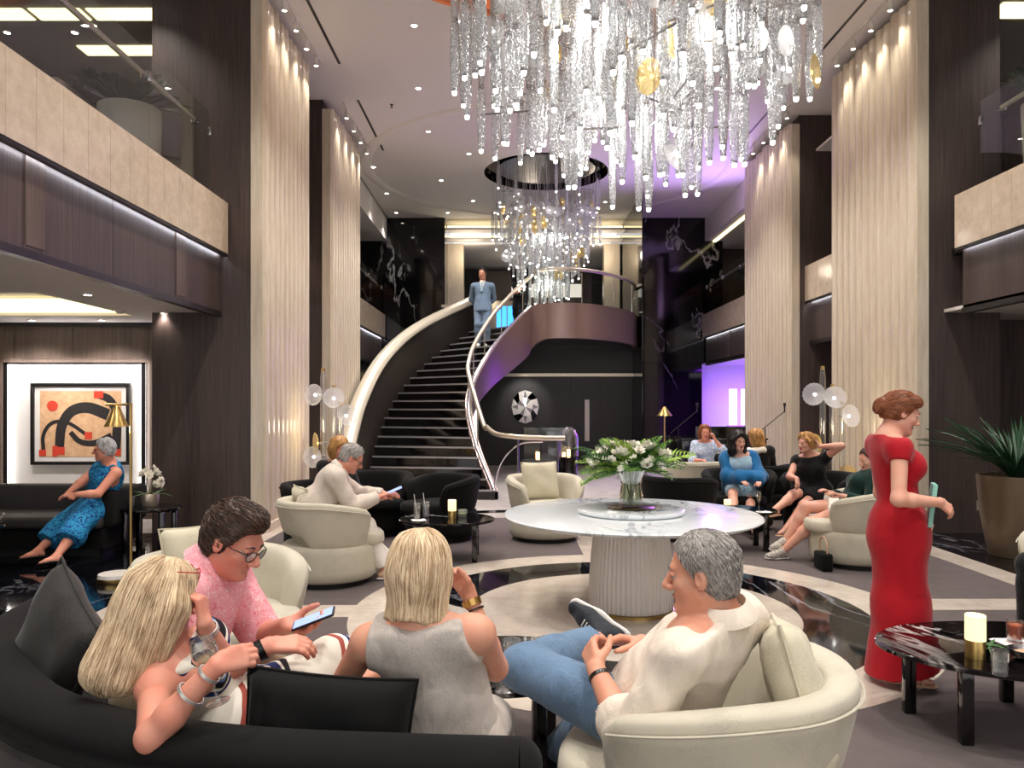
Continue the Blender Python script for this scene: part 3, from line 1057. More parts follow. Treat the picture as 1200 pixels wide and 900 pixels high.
def pillow_mesh(w, h, t, n=14, pinch=0.06):
    mb = MB()
    rows_f, rows_b = [], []
    for i in range(n + 1):
        rf, rb = [], []
        for k in range(n + 1):
            u, v = -1 + 2 * i / n, -1 + 2 * k / n
            d = max(0.0, (1 - u ** 4) * (1 - v ** 4)) ** 0.45
            x = u * w / 2 * (1 - pinch * (1 - abs(v) ** 2) * abs(u) ** 3)
            z = v * h / 2 * (1 - pinch * (1 - abs(u) ** 2) * abs(v) ** 3)
            wv = 0.06 * t * math.sin(5 * u + 2 * v) * math.cos(4 * v - u)
            rf.append((x, -d * t / 2 + wv * d, z))
            rb.append((x, d * t / 2 + wv * d, z))
        rows_f.append(rf)
        rows_b.append(rb)
    mb.grid(rows_f)
    mb.grid(rows_b)
    me = mb.mesh('cushion_body')
    bm = bmesh.new()
    bm.from_mesh(me)
    bmesh.ops.remove_doubles(bm, verts=bm.verts, dist=0.0008)
    bmesh.ops.recalc_face_normals(bm, faces=bm.faces)
    bm.to_mesh(me)
    bm.free()
    shade(me, 80)
    return me


def pillow(name, w, h, t, loc, rot, mat, label, cat='pillow', group=None):
    me = pillow_mesh(w, h, t)
    o = link_mesh(name, me, mat, None, loc, rot)
    tag(o, label, cat, group)
    # piped seam round the edge
    edge = []
    for k in range(56):
        a = 2 * math.pi * k / 56
        c, s = math.cos(a), math.sin(a)
        m = max(abs(c), abs(s))
        u, v = c / m, s / m
        x = u * w / 2 * (1 - 0.06 * (1 - v * v) * abs(u) ** 3)
        z = v * h / 2 * (1 - 0.06 * (1 - u * u) * abs(v) ** 3)
        edge.append((x, 0, z))
    edge.append(edge[0])
    MB().tube(edge, 0.006, 5, cap=False).build('seam', mat, o)
    return o


def armchair_parts(root, mat, slot=True):
    # recessed dark plinth
    MB().lathe([(0.36, 0.0), (0.36, 0.05)], 40).build('plinth', 'black_matte', root)
    prof = [(0.30, 0.045), (0.40, 0.05), (0.425, 0.075), (0.43, 0.14), (0.43, 0.30), (0.425, 0.34), (0.40, 0.362), (0.05, 0.365)]
    MB().lathe(prof, 48).build('base_drum', mat, root, angle=50)
    # seat cushion, pushed forward
    rows = []
    for (k, z) in ((0.9, 0.33), (0.985, 0.345), (1.0, 0.38), (0.985, 0.43), (0.93, 0.452), (0.5, 0.465), (0.02, 0.468)):
        rows.append([(x * k, y * k + 0.09, z) for x, y in sup(44, 0.345, 0.39, 2.8)])
    MB().grid(rows, closed_u=True).build('seat_cushion', mat, root, angle=60)
    # wrap-round back
    rows = []
    nphi = 46
    for i in range(nphi + 1):
        f = -1 + 2 * i / nphi
        ph = f * math.radians(128)
        e = abs(f)
        zt = 0.755 - 0.10 * max(0, (e - 0.45) / 0.55) ** 1.6
        zb = 0.34
        if slot:
            zb = 0.34 + 0.11 * (1 - min(1, max(0, (e - 0.28) / 0.10)))
        if e > 0.9:
            q = (e - 0.9) / 0.1
            sc = math.sqrt(max(0.0, 1 - q * q))
            zt = zb + (zt - zb) * (0.55 + 0.45 * sc)
        th = 0.062 * (1 if e < 0.94 else math.sqrt(max(0.02, 1 - ((e - 0.94) / 0.06) ** 2)))
        rc = 0.385
        cx, cy = rc * math.sin(ph), -rc * math.cos(ph)
        ux, uy = math.sin(ph), -math.cos(ph)
        zc, hz = (zt + zb) / 2, (zt - zb) / 2
        row = []
        for (a, b) in sup(20, th, hz, 4.2):
            lean = 0.035 * (b / hz)
            row.append((cx + ux * (a + lean), cy + uy * (a + lean), zc + b))
        rows.append(row)
    mb = MB().grid(rows, closed_u=True)
    mb.f.append(tuple(range(20)))
    mb.f.append(tuple(range(nphi * 20, nphi * 20 + 20)))
    mb.m += [0, 0]
    mb.build('backrest', mat, root, angle=70)
    # piping along the outer top edge
    pts = []
    for i in range(41):
        f = -0.93 + 1.86 * i / 40
        ph = f * math.radians(128)
        e = abs(f)
        zt = 0.755 - 0.10 * max(0, (e - 0.45) / 0.55) ** 1.6
        r = 0.385 + 0.062 + 0.03
        pts.append((r * math.sin(ph), -r * math.cos(ph), zt - 0.045))
    MB().tube(pts, 0.005, 5).build('piping', mat, root)


def dirz(dx, dy):
    return math.atan2(-dx, dy)


_chairs = {}


def armchair(loc, d, label, mat='cream_fabric', group='cream barrel armchairs', slot=True):
    key = (mat, slot)
    if key not in _chairs:
        r = empty('armchair', loc, dirz(*d), label, 'armchair', group)
        armchair_parts(r, mat, slot)
        _chairs[key] = r
        return r
    r = copy_tree(_chairs[key])
    r.location = loc
    r.rotation_euler = (0, 0, dirz(*d))
    tag(r, label, 'armchair', group)
    return r


CH_MAN = (0.64, 2.54)
armchair((CH_MAN[0], CH_MAN[1], 0.012), (-0.93, 0.36), 'cream barrel armchair under the grey-haired man in the foreground')
armchair((-1.66, 7.0, 0.006), (0.86, 0.5), 'cream barrel armchair seating the man in the pale suit')
armchair((-1.62, 4.3, 0.006), (0.75, -0.66), 'empty cream barrel armchair behind the man in the pink shirt')
armchair((0.40, 9.2, 0.006), (0.34, -0.94), 'cream barrel armchair with square pillow behind the round table')
armchair((3.45, 7.75, 0.006), (-0.95, 0.3), 'cream barrel armchair behind the woman in the red dress')
armchair((3.93, 5.12, 0.006), (-0.9, -0.4), 'cream barrel armchair cut off by the right edge of the photo')
armchair((2.76, 11.75, 0.006), (0.2, 0.98), 'far cream armchair facing the piano')
# black velvet ones
armchair((2.02, 9.3, 0.006), (0.6, 0.8), 'black velvet armchair left of the woman in the blue shawl', 'black_velvet', 'black velvet armchairs', False)
armchair((2.95, 10.0, 0.006), (-0.25, -0.97), 'black velvet armchair seating the woman in the blue shawl', 'black_velvet', 'black velvet armchairs', False)
armchair((3.85, 9.62, 0.006), (-0.7, -0.7), 'black velvet armchair seating the curly blond woman in black', 'black_velvet', 'black velvet armchairs', False)
armchair((-0.85, 9.2, 0.006), (-0.75, -0.65), 'black velvet armchair in front of the stairs, right of the pair', 'black_velvet', 'black velvet armchairs', False)
armchair((-1.7, 9.6, 0.006), (0.2, -0.98), 'black velvet armchair at the foot of the stairs behind the man', 'black_velvet', 'black velvet armchairs', False)
armchair((-2.05, 8.4, 0.006), (0.8, -0.6), 'black velvet armchair by the left column holding the blond woman', 'black_velvet', 'black velvet armchairs', False)
armchair((3.62, 11.05, 0.006), (-0.5, 0.85), 'black velvet armchair of the woman seen from behind', 'black_velvet', 'black velvet armchairs', False)

armchair((3.2, 12.78, 0.006), (-0.1, -0.99), 'black velvet armchair of the woman in the print blouse', 'black_velvet', 'black velvet armchairs', False)
# pillows
R_ = math.radians
pillow('throw_pillow', 0.44, 0.44, 0.16, (0.90, 2.43, 0.70), (R_(-16), R_(10), R_(74)), 'pillow_fabric', 'cream pillow wedged behind the grey-haired man')
pillow('throw_pillow', 0.46, 0.46, 0.15, (0.34, 9.28, 0.69), (R_(-14), 0, R_(18)), 'pillow_fabric', 'square cream pillow on the armchair by the staircase')
pillow('throw_pillow', 0.44, 0.44, 0.15, (-1.80, 4.44, 0.69), (R_(-14), 0, R_(49)), 'pillow_fabric', 'cream pillow beside the shoulder of the man in pink')
pillow('throw_pillow', 0.46, 0.40, 0.15, (-1.90, 7.08, 0.66), (R_(16), 0, R_(-60)), 'pillow_fabric', 'cream pillow behind the man in the pale suit')

# ---- curved black sofa in the foreground
sp = spline([(-2.16, 3.6), (-2.06, 3.12), (-1.82, 2.73), (-1.46, 2.37), (-1.08, 2.16), (-0.69, 2.06), (-0.3, 2.02), (0.02, 2.0)], 60)
sofa = empty('curved_sofa', (-0.9, 2.1, 0.006), label='curved black velvet sofa with three people, seen from behind', cat='sofa')
sfl = Vector(sofa.location)
fabric('velvet_lit', rgb(44, 42, 40), 0.8, 160, 0.3, 0.12)  # the same black velvet, with the light on it put into a paler colour


def sweep_profile(path, prof, endcap=True):
    rows = []
    m = len(path)
    for i in range(m):
        a, b = path[max(i - 1, 0)], path[min(i + 1, m - 1)]
        t = Vector((b[0] - a[0], b[1] - a[1])).normalized()
        nx, ny = -t.y, t.x          # inward (away from the camera)
        rows.append([(path[i][0] + nx * u - sfl.x, path[i][1] + ny * u - sfl.y, z - sfl.z) for (u, z) in prof])
    mb = MB().grid(rows, closed_u=True)
    if endcap:
        k = len(prof)
        mb.f.append(tuple(range(k)))
        mb.f.append(tuple(range((m - 1) * k, m * k)))
        mb.m += [0, 0]
    return mb


back_prof = [(-0.05, 0.10), (-0.10, 0.30), (-0.118, 0.5), (-0.098, 0.608), (0.05, 0.625), (0.09, 0.5), (0.10, 0.10)]
sweep_profile(sp, back_prof).build('backrest', 'velvet_lit', sofa, angle=50)
roll = [(0.0 + 0.095 * math.cos(a) - 0.0, 0.668 + 0.060 * math.sin(a)) for a in [2 * math.pi * k / 16 for k in range(16)]]
sp2 = np.vstack([sp, [[0.065, 1.832]]])
rows_mb = sweep_profile(sp, roll)
rows_mb.build('top_roll', 'black_velvet', sofa, angle=60)
e = sp[-1]
mbk = MB()
for kk in range(1):
    rows = []
    for q in range(7):
        a = q / 6 * math.pi / 2
        rows.append([(e[0] + 0.06 * math.sin(a) - sfl.x, e[1] + u * math.cos(a) - sfl.y, 0.668 + (z - 0.668) * math.cos(a) - sfl.z) for (u, z) in roll])
    mbk.grid(rows, closed_u=True)
mbk.build('roll_end', 'black_velvet', sofa, angle=70)
sweep_profile(sp, [(-0.100 + 0.008 * math.cos(a), 0.610 + 0.008 * math.sin(a)) for a in [2 * math.pi * k / 6 for k in range(6)]]).build('piping', 'black_velvet', sofa)
sweep_profile(sp[2:-1], [(0.09, 0.30), (0.09, 0.42), (0.12, 0.445), (0.62, 0.45), (0.68, 0.42), (0.69, 0.32), (0.66, 0.29)]).build('seat_cushion', 'black_velvet', sofa, angle=40)
sweep_profile(sp[1:-1], [(0.0, 0.06), (0.0, 0.29), (0.64, 0.29), (0.64, 0.06)]).build('seat_base', 'velvet_lit', sofa, angle=40)
for (i, u) in ((4, 0.1), (4, 0.55), (30, 0.1), (30, 0.55), (56, 0.1), (56, 0.55)):
    a, b = sp[i - 1], sp[i + 1]
    t = Vector((b[0] - a[0], b[1] - a[1])).normalized()
    MB().lathe([(0.025, 0), (0.025, 0.06)], 10, (sp[i][0] - t.y * u - sfl.x, sp[i][1] + t.x * u - sfl.y, 0)).build('foot', 'black_matte', sofa)
pillow('velvet_cushion', 0.50, 0.40, 0.16, (-0.53, 2.185, 0.632), (R_(-8), R_(3), R_(-5)), 'black_velvet', 'black velvet cushion between the two blond women', 'cushion')
pillow('velvet_cushion', 0.46, 0.46, 0.15, (-1.66, 2.80, 0.72), (R_(-12), R_(28), R_(-42)), 'velvet_lit', 'black velvet cushion standing at the left end of the sofa', 'cushion')

# ---- round marble table with flowers
tb = empty('round_table', (TC[0], TC[1], 0.01), label='large round white marble table on a ribbed white drum', cat='table')
top = [(0.001, 0.705), (0.90, 0.705), (0.955, 0.712), (0.99, 0.728), (0.995, 0.738), (0.985, 0.748), (0.97, 0.75), (0.001, 0.75)]
MB().lathe(top, 96, cap=False).build('table_top', 'white_marble', tb, angle=30)
nr = 132
ribf = lambda k: (1.0, 0.975, 0.975)[k % 3] if False else (1.0 if k % 4 in (0, 1) else 0.972)
prof = [(0.315, 0.02), (0.325, 0.03), (0.33, 0.12), (0.325, 0.28), (0.31, 0.45), (0.29, 0.62), (0.275, 0.705)]
MB().lathe(prof, 220, rib=ribf, cap=False).build('ribbed_drum', 'white_gloss', tb, angle=25)
MB().lathe([(0.335, 0), (0.335, 0.02), (0.31, 0.025)], 64).build('base_ring', 'brass', tb)
ls = tag(MB().lathe([(0.40, 0), (0.415, 0.006), (0.42, 0.02), (0.415, 0.032), (0.40, 0.036), (0.001, 0.036)], 72).build('turntable', 'white_marble', None, loc=(TC[0], TC[1], 0.761)), 'white marble turntable disc in the middle of the round table', 'turntable')
plain('bronze_plate', rgb(120, 100, 72), 0.3, 0.9)
tag(MB().lathe([(0.17, 0), (0.185, 0.004), (0.18, 0.008), (0.001, 0.006)], 48).build('vase_plate', 'bronze_plate', None, loc=(TC[0], TC[1], 0.798)), 'round bronze plate under the flower vase', 'plate')
vz = 0.806
vase = empty('flower_vase', (TC[0], TC[1], vz), label='clear glass trumpet vase with green stems', cat='vase')
MB().lathe([(0.06, 0), (0.085, 0.01), (0.092, 0.08), (0.078, 0.17), (0.085, 0.22), (0.115, 0.29), (0.112, 0.29), (0.08, 0.22), (0.073, 0.17), (0.086, 0.08), (0.078, 0.02), (0.001, 0.016)], 40, cap=False).build('vase_body', 'clear_glass', vase)
clear_glass('vase_water', (0.80, 0.86, 0.66, 1), 0.1, 0.02, 0.03, 0.12, 0, 60, (0.3, 0.36, 0.15, 1))
MB().lathe([(0.076, 0.02), (0.085, 0.08), (0.072, 0.17), (0.076, 0.2), (0.001, 0.2)], 32).build('water', 'vase_water', vase)
plain('stem_green', rgb(84, 104, 46), 0.5)
plain('leaf_green', rgb(92, 132, 52), 0.5, spec=0.3)
plain('leaf_dark', rgb(52, 92, 44), 0.5, spec=0.3)
plain('leaf_lime', rgb(150, 180, 80), 0.5, spec=0.3)
plain('petal_white', rgb(240, 236, 222), 0.6, sheen=0.2)
for k in range(22):
    a = random.random() * 6.28
    r0, r1 = 0.055 * random.random(), 0.07
    b_ = a + 2.5
    MB().tube([(r0 * math.cos(a), r0 * math.sin(a), 0.02), (0.03 * math.cos(b_), 0.03 * math.sin(b_), 0.15), (r1 * math.cos(b_), r1 * math.sin(b_), 0.3)], 0.004, 5).build('stem', 'stem_green', vase)
bq = empty('bouquet', (TC[0], TC[1], vz + 0.26), label='bouquet of white roses and feathery greenery in the glass vase', cat='flowers')


def rose_mesh(r, seed):
    rr = random.Random(seed)
    mb = MB()
    for ring, (cnt, rad, tilt, sz) in enumerate(((3, 0.15, 0.15, 0.55), (5, 0.38, 0.5, 0.75), (7, 0.62, 0.95, 0.9))):
        for k in range(cnt):
            a = 2 * math.pi * k / cnt + ring * 0.6 + rr.uniform(-.2, .2)
            rows = []
            for i in range(5):
                v = i / 4
                row = []
                for j in range(5):
                    u = -1 + j / 2
                    w = sz * 0.75 * math.sin(math.pi * (0.18 + 0.72 * v)) * u
                    hgt = v * sz * (1 - 0.25 * u * u)
                    out = rad * (0.5 + 0.5 * v) + hgt * math.sin(tilt) * 0.6 - 0.25 * u * u * sz * 0.5
                    up = hgt * math.cos(tilt) - 0.3 * ring * 0.3
                    x = out * math.cos(a) - w * math.sin(a)
                    y = out * math.sin(a) + w * math.cos(a)
                    row.append((x * r, y * r, up * r))
                rows.append(row)
            mb.grid(rows)
    return mb.mesh('bloom', fix=False, angle=80)


rose_me = [rose_mesh(1.0, s) for s in range(3)]


def frond_mesh(n=13, seed=0):
    rr = random.Random(seed)
    mb = MB()
    L = 1.0
    spine = [(t, 0, -0.28 * t * t) for t in np.linspace(0, L, 9)]
    mb.tube(spine, 0.008, 4, rads=[0.012 * (1 - 0.8 * i / 8) for i in range(9)])
    for k in range(n):
        t = 0.16 + 0.84 * k / n
        z = -0.28 * t * t
        ln = 0.26 * math.sin(math.pi * min(1, 0.25 + 0.72 * t)) + 0.05
        for s in (-1, 1):
            dx, dy = ln * 0.62, s * ln * 0.75
            w = 0.028
            base = (t, 0, z)
            mid1 = (t + dx * 0.5 - w * s * 0.8, dy * 0.5 + w * 0.6, z + 0.03)
            mid2 = (t + dx * 0.5 + w * s * 0.8, dy * 0.5 - w * 0.6, z + 0.03)
            tip = (t + dx, dy, z - 0.02 + rr.uniform(-.03, .03))
            mb.add([base, mid1, tip, mid2], [(0, 1, 2, 3)])
    return mb.mesh('frond', fix=False, smooth=False)


fronds = [frond_mesh(13, s) for s in range(3)]
for k in range(96):
    a = random.uniform(0, 6.283)
    el = random.uniform(-0.05, 1.25)
    L = random.uniform(0.28, 0.46) * (1.0 if el < 0.6 else 0.72)
    if k % 9 == 0:
        L *= 1.15
    o = bpy.data.objects.new('frond', fronds[k % 3].copy() if k < 9 else bpy.data.objects['frond' if k % 9 == 0 else 'frond.%03d' % (k % 9)].data)
    if k < 9:
        o.data.materials.append(MATS[('leaf_green', 'leaf_dark', 'leaf_lime')[k // 3]])
    COL.objects.link(o)
    o.parent = bq
    o.location = (0.05 * math.cos(a), 0.05 * math.sin(a), 0.02)
    o.rotation_euler = (random.uniform(-.5, .5), -el, a)
    o.scale = (L, L, L)
for k in range(46):
    a = k * 2.399 + 0.3
    rad = 0.06 + 0.24 * math.sqrt((k + 0.5) / 46)
    z = 0.25 - 2.6 * (rad - 0.06) ** 2 + random.uniform(-0.03, 0.03)
    r = random.uniform(0.034, 0.058)
    o = link_mesh('white_bloom', rose_me[k % 3], 'petal_white', bq, (rad * math.cos(a) * 1.12, rad * math.sin(a) * 0.95, z - 0.02))
    o.rotation_euler = (-math.sin(a) * rad * 3.2, math.cos(a) * rad * 3.2, random.uniform(0, 6))
    o.scale = (r, r, r)

# ---- coffee tables


def coffee_table(loc, rx, ry, rz, h, label, legs, mat='table_marble', group='black marble coffee tables'):
    t = empty('coffee_table', loc, rz, label, 'coffee table', group)
    MB().lathe([(0.001, h - 0.03), (0.97, h - 0.03), (1.0, h - 0.022), (1.0, h - 0.006), (0.985, h), (0.001, h)], 64, sx=rx, sy=ry, cap=False).build('table_top', mat, t, angle=30)
    for (lx, ly) in legs:
        MB().box(lx - 0.028, lx + 0.028, ly - 0.028, ly + 0.028, 0, h - 0.03).build('leg', 'black_gloss', t, bevel=0.005)
    MB().box(-rx * 0.7, rx * 0.7, -0.02, 0.02, h - 0.06, h - 0.03).build('stretcher', 'black_gloss', t, bevel=0.004)
    return t


TBF = (-0.04, 3.47)
coffee_table((TBF[0], TBF[1], 0.006), 0.46, 0.38, 0.2, 0.44, 'small black marble table between the sofa and the cream armchair', [(-0.26, 0.18), (-0.26, -0.18), (0.1, -0.28), (0.26, 0.18)])
TBR = (2.62, 3.78)
coffee_table((TBR[0], TBR[1], 0.006), 0.78, 0.48, -0.12, 0.40, 'black marble coffee table with white veins beside the red dress', [(-0.58, 0.14), (-0.46, -0.22), (0.5, 0.2), (0.5, -0.2), (0.0, 0.36)])
TBM = (-0.68, 8.0)
coffee_table((TBM[0], TBM[1], 0.006), 0.5, 0.42, 0.0, 0.42, 'black coffee table with candle in front of the stairs', [(-0.3, 0.2), (-0.3, -0.2), (0.3, 0.2), (0.3, -0.2)], 'black_marble')
TBL = (-3.98, 8.45)
coffee_table((TBL[0], TBL[1], 0.006), 0.33, 0.3, 0.0, 0.48, 'small black side table with orchid beside the floor lamp', [(-0.2, 0.16), (-0.2, -0.16), (0.2, 0.16), (0.2, -0.16)], 'black_marble')
TBB = (2.52, 8.55)
coffee_table((TBB[0], TBB[1], 0.006), 0.42, 0.36, 0.0, 0.44, 'small black table in front of the seated women', [(-0.25, 0.18), (-0.25, -0.18), (0.25, 0.18), (0.25, -0.18)], 'black_marble')
TBN = (-2.6, 3.75)
coffee_table((TBN[0], TBN[1], 0.006), 0.35, 0.35, 0.0, 0.45, 'low black table with napkin at the left picture edge', [(-0.2, 0.2), (-0.2, -0.2), (0.2, 0.2), (0.2, -0.2)], 'black_marble')

# ---- black banquette under the picture
bnq = empty('banquette_sofa', (-5.6, 8.4, 0.006), label='long black leather banquette under the framed picture', cat='sofa')
MB().box(-2.6, 1.32, -0.35, 0.45, 0.08, 0.30).build('seat_base', 'black_velvet', bnq, bevel=0.02)
MB().box(-2.6, 1.32, -0.42, 0.30, 0.30, 0.43).build('seat_cushion', 'charcoal_leather', bnq, bevel=0.04, segs=3)
MB().box(-2.6, 1.32, 0.28, 0.47, 0.30, 0.70).build('backrest', 'charcoal_leather', bnq, bevel=0.05, segs=3)
MB().box(1.28, 1.40, -0.35, 0.47, 0.30, 0.70).build('armrest', 'black_velvet', bnq, bevel=0.05, segs=3)
MB().box(-2.5, 1.25, -0.30, 0.4, 0.0, 0.08).build('plinth', 'black_matte', bnq)

# ---- brass floor lamp
FLP = (-3.58, 6.95)
fl = empty('floor_lamp', (FLP[0], FLP[1], 0.007), label='slim brass floor lamp with cone shade on a white round base', cat='lamp')
MB().lathe([(0.155, 0), (0.16, 0.02), (0.16, 0.045)], 40).build('base_ring', 'brass', fl)
MB().lathe([(0.156, 0.045), (0.15, 0.075), (0.001, 0.078)], 40).build('base_disc', 'white_gloss', fl)
MB().tube([(0.13, 0, 0.07), (0.13, 0, 1.6)], 0.012, 10).build('pole', 'brass', fl)
MB().tube([(-0.1, 0, 1.6), (0.14, 0, 1.6)], 0.011, 8).build('arm', 'brass', fl)
MB().lathe([(0.02, 1.585), (0.03, 1.57), (0.105, 1.40), (0.102, 1.40), (0.026, 1.57)], 28, (0.0, 0, 0), cap=False).build('shade', 'brass', fl, fix=False)
MB().lathe([(0.001, 1.45), (0.03, 1.45), (0.03, 1.5), (0.001, 1.52)], 12, (0.0, 0, 0)).build('bulb', 'lamp_soft', fl)
point((FLP[0], FLP[1], 1.40), 10, (1, 0.8, 0.55), 0.05)
# distant brass lamp by the piano
f2 = empty('floor_lamp', (2.62, 13.2, 0.0), label='small brass cone lamp by the dark piano', cat='lamp')
MB().lathe([(0.13, 0), (0.13, 0.04), (0.001, 0.05)], 24).build('base_disc', 'brass', f2)
MB().tube([(0, 0, 0.04), (0, 0, 1.48)], 0.014, 8).build('pole', 'brass', f2)
MB().lathe([(0.02, 1.58), (0.04, 1.55), (0.13, 1.42), (0.127, 1.42)], 24, cap=False).build('shade', 'brass', f2, fix=False)
MB().lathe([(0.001, 1.43), (0.04, 1.43), (0.04, 1.47), (0.001, 1.48)], 12).build('bulb', 'lamp_soft', f2)
# second pink domed table lamp beside it
plain('pink_shade', rgb(226, 160, 176), 0.5, emit=(1, 0.45, 0.5, 1), estr=0.35)

# ---- picture
pc = empty('framed_picture', (-6.03, 10.76, 0.77), label='abstract picture of black and red arcs on tan in a dark frame', cat='picture')
stone('tan_paper', rgb(196, 150, 112), rgb(222, 182, 142), 0.8, False, 3, False)
plain('ink_black', rgb(34, 28, 28), 0.7)
plain('ink_red', rgb(206, 62, 40), 0.7)
W_, H_ = 1.38, 1.14
for (x0, x1, z0, z1) in ((-W_ / 2, W_ / 2, H_ - 0.045, H_), (-W_ / 2, W_ / 2, 0, 0.045), (-W_ / 2, -W_ / 2 + 0.045, 0.045, H_ - 0.045), (W_ / 2 - 0.045, W_ / 2, 0.045, H_ - 0.045)):
    MB().box(x0, x1, -0.05, 0.0, z0, z1).build('frame_bar', 'dark_trim', pc, bevel=0.004)
MB().box(-W_ / 2 + 0.045, W_ / 2 - 0.045, -0.02, -0.005, 0.045, H_ - 0.045).build('mat_board', 'white_paint', pc, smooth=False)
MB().box(-W_ / 2 + 0.12, W_ / 2 - 0.12, -0.024, -0.02, 0.11, H_ - 0.11).build('canvas', 'tan_paper', pc, smooth=False)


def ribbon(pts, w, mat, name='painted_arc', lift=0.0):
    c = spline(pts, 24)
    rows = []
    for i in range(24):
        a, b = c[max(i - 1, 0)], c[min(i + 1, 23)]
        t = Vector((b[0] - a[0], b[1] - a[1])).normalized()
        ww = w if not isinstance(w, tuple) else w[0] + (w[1] - w[0]) * i / 23
        rows.append([(c[i][0] - t.y * ww / 2, -0.0255 - lift, c[i][1] + t.x * ww / 2), (c[i][0] + t.y * ww / 2, -0.0255 - lift, c[i][1] - t.x * ww / 2)])
    MB().grid(rows).build(name, mat, pc, smooth=False)


def px2(x, y):   # picture-crop coordinates (canvas units) -> local
    return ((x - 293) / 340 * W_, H_ * (1 - (y - 450) / 283))


ribbon([px2(220, 672), px2(228, 600), px2(262, 548), px2(320, 535), px2(388, 560)], (0.13, 0.16), 'ink_black')
ribbon([px2(165, 685), px2(165, 630), px2(195, 588), px2(250, 588), px2(318, 632)], (0.055, 0.05), 'ink_black', lift=0.0008)
ribbon([px2(258, 620), px2(290, 652), px2(340, 658), px2(400, 632)], (0.07, 0.09), 'ink_black', lift=0.0012)
ribbon([px2(355, 490), px2(395, 510), px2(418, 570), px2(414, 690)], (0.10, 0.13), 'ink_black', lift=0.0016)
for (cx, cy, w, h) in ((162, 692, 0.1, 0.09), (226, 685, 0.1, 0.11), (355, 490, 0.13, 0.10), (320, 632, 0.1, 0.1), (415, 690, 0.13, 0.09), (205, 686, 0.07, 0.15)):
    x, z = px2(cx, cy)
    MB().box(x - w / 2, x + w / 2, -0.0285, -0.024, z - h / 2, z + h / 2).build('red_patch', 'ink_red', pc, smooth=False)
x, z = px2(196, 529)
mbd = MB()
mbd.prism([(x + 0.075 * math.cos(a), z + 0.075 * math.sin(a)) for a in [2 * math.pi * k / 28 for k in range(28)]], 0.024, 0.028)
mbd.v = [(a, -c, b) for a, b, c in mbd.v]
mbd.build('red_sun', 'ink_red', pc, smooth=False)

# ---- plants
plain('planter_bronze', rgb(120, 104, 84), 0.4, 0.5)
plain('planter_white', rgb(176, 168, 158), 0.5)
plain('soil', rgb(30, 24, 20), 0.9)


def blade_mesh(seed, n=8):
    rr = random.Random(seed)
    mb = MB()
    droop = rr.uniform(0.18, 0.7)
    rows = []
    for i in range(n + 1):
        t = i / n
        w = 0.045 * math.sin(math.pi * min(1, 0.12 + 0.88 * t) ** 0.8) + 0.002
        z = -droop * t * t
        rows.append([(t, -w, z + 0.02), (t, 0, z), (t, w, z + 0.02)])
    mb.grid(rows)
    return mb.mesh('leaf', fix=False, angle=80)


def palm_leaf_mesh(seed):
    """a feathered palm leaf: a stalk with two rows of thin leaflets"""
    rr = random.Random(seed)
    mb = MB()
    sp_ = [(t, 0, -0.35 * t * t) for t in np.linspace(0, 1, 8)]
    mb.tube(sp_, 0.01, 4, rads=[0.012 * (1 - 0.85 * i / 7) for i in range(8)])
    for k in range(20):
        t = 0.2 + 0.8 * k / 20
        ln = 0.30 * math.sin(math.pi * min(1, 0.2 + 0.7 * t)) + 0.06
        z = -0.35 * t * t
        for s in (-1, 1):
            dx, dy = ln * 0.8, s * ln * 0.55
            mb.add([(t, 0, z), (t + dx * 0.5 - 0.006 * s, dy * 0.5 + 0.012, z + 0.05), (t + dx, dy, z + 0.03), (t + dx * 0.5 + 0.006 * s, dy * 0.5 - 0.012, z + 0.05)], [(0, 1, 2, 3)])
    return mb.mesh('leaf', fix=False, smooth=False)


plain('palm_green', rgb(46, 78, 54), 0.35)
plain('palm_dark', rgb(34, 58, 40), 0.4)
blades = [blade_mesh(s) for s in range(4)]
palms = [palm_leaf_mesh(s) for s in range(3)]


def potted_palm(loc, r, h, L, n, label, potmat, leafmat, kind='blade', seed=1, wide=1.1, lo=0.35):
    rr = random.Random(seed)
    p = empty('potted_palm', loc, label=label, cat='plant', group='potted palms')
    MB().lathe([(r * 0.66, 0), (r * 0.7, 0.01), (r * 0.92, h * 0.55), (r, h * 0.97), (r, h), (r * 0.93, h), (r * 0.9, h * 0.93), (0.001, h * 0.93)], 40).build('pot', potmat, p, angle=35)
    MB().lathe([(r * 0.9, h * 0.92), (r * 0.5, h * 0.95), (0.001, h * 0.96)], 24, cap=False).build('soil', 'soil', p)
    src = []
    for m in (blades if kind == 'blade' else palms):
        m2 = m.copy()
        m2.materials.append(MATS[leafmat])
        src.append(m2)
    for k in range(n):
        a = k * 2.399 + rr.uniform(-.2, .2)
        el = lo + (1.42 - lo) * ((k * 0.618) % 1.0)
        o = link_mesh('leaf', src[k % len(src)], None, p, (0.05 * math.cos(a), 0.05 * math.sin(a), h * 0.95))
        o.rotation_euler = (rr.uniform(-.3, .3), -el, a)
        s = L * rr.uniform(0.75, 1.05)
        o.scale = (s, s * wide, s)
    return p


potted_palm((5.35, 8.15, 0.0), 0.37, 0.86, 0.85, 110, 'spiky green palm in a tall bronze pot at the right', 'planter_bronze', 'palm_green', 'blade', 1, 0.62, 0.5)
potted_palm((-4.4, 8.85, 3.56), 0.34, 1.45, 0.62, 34, 'palm in a pale tub behind the upper left glass', 'planter_white', 'palm_dark', 'palm', 2)
potted_palm((6.1, 8.6, 3.56), 0.34, 1.45, 0.55, 34, 'palm in a dark tub behind the upper right glass', 'planter_white', 'palm_dark', 'palm', 3)
potted_palm((6.6, 20.4, 3.56), 0.36, 1.1, 0.9, 22, 'far palm on the gallery above the purple room', 'planter_white', 'palm_dark', 'palm', 4)

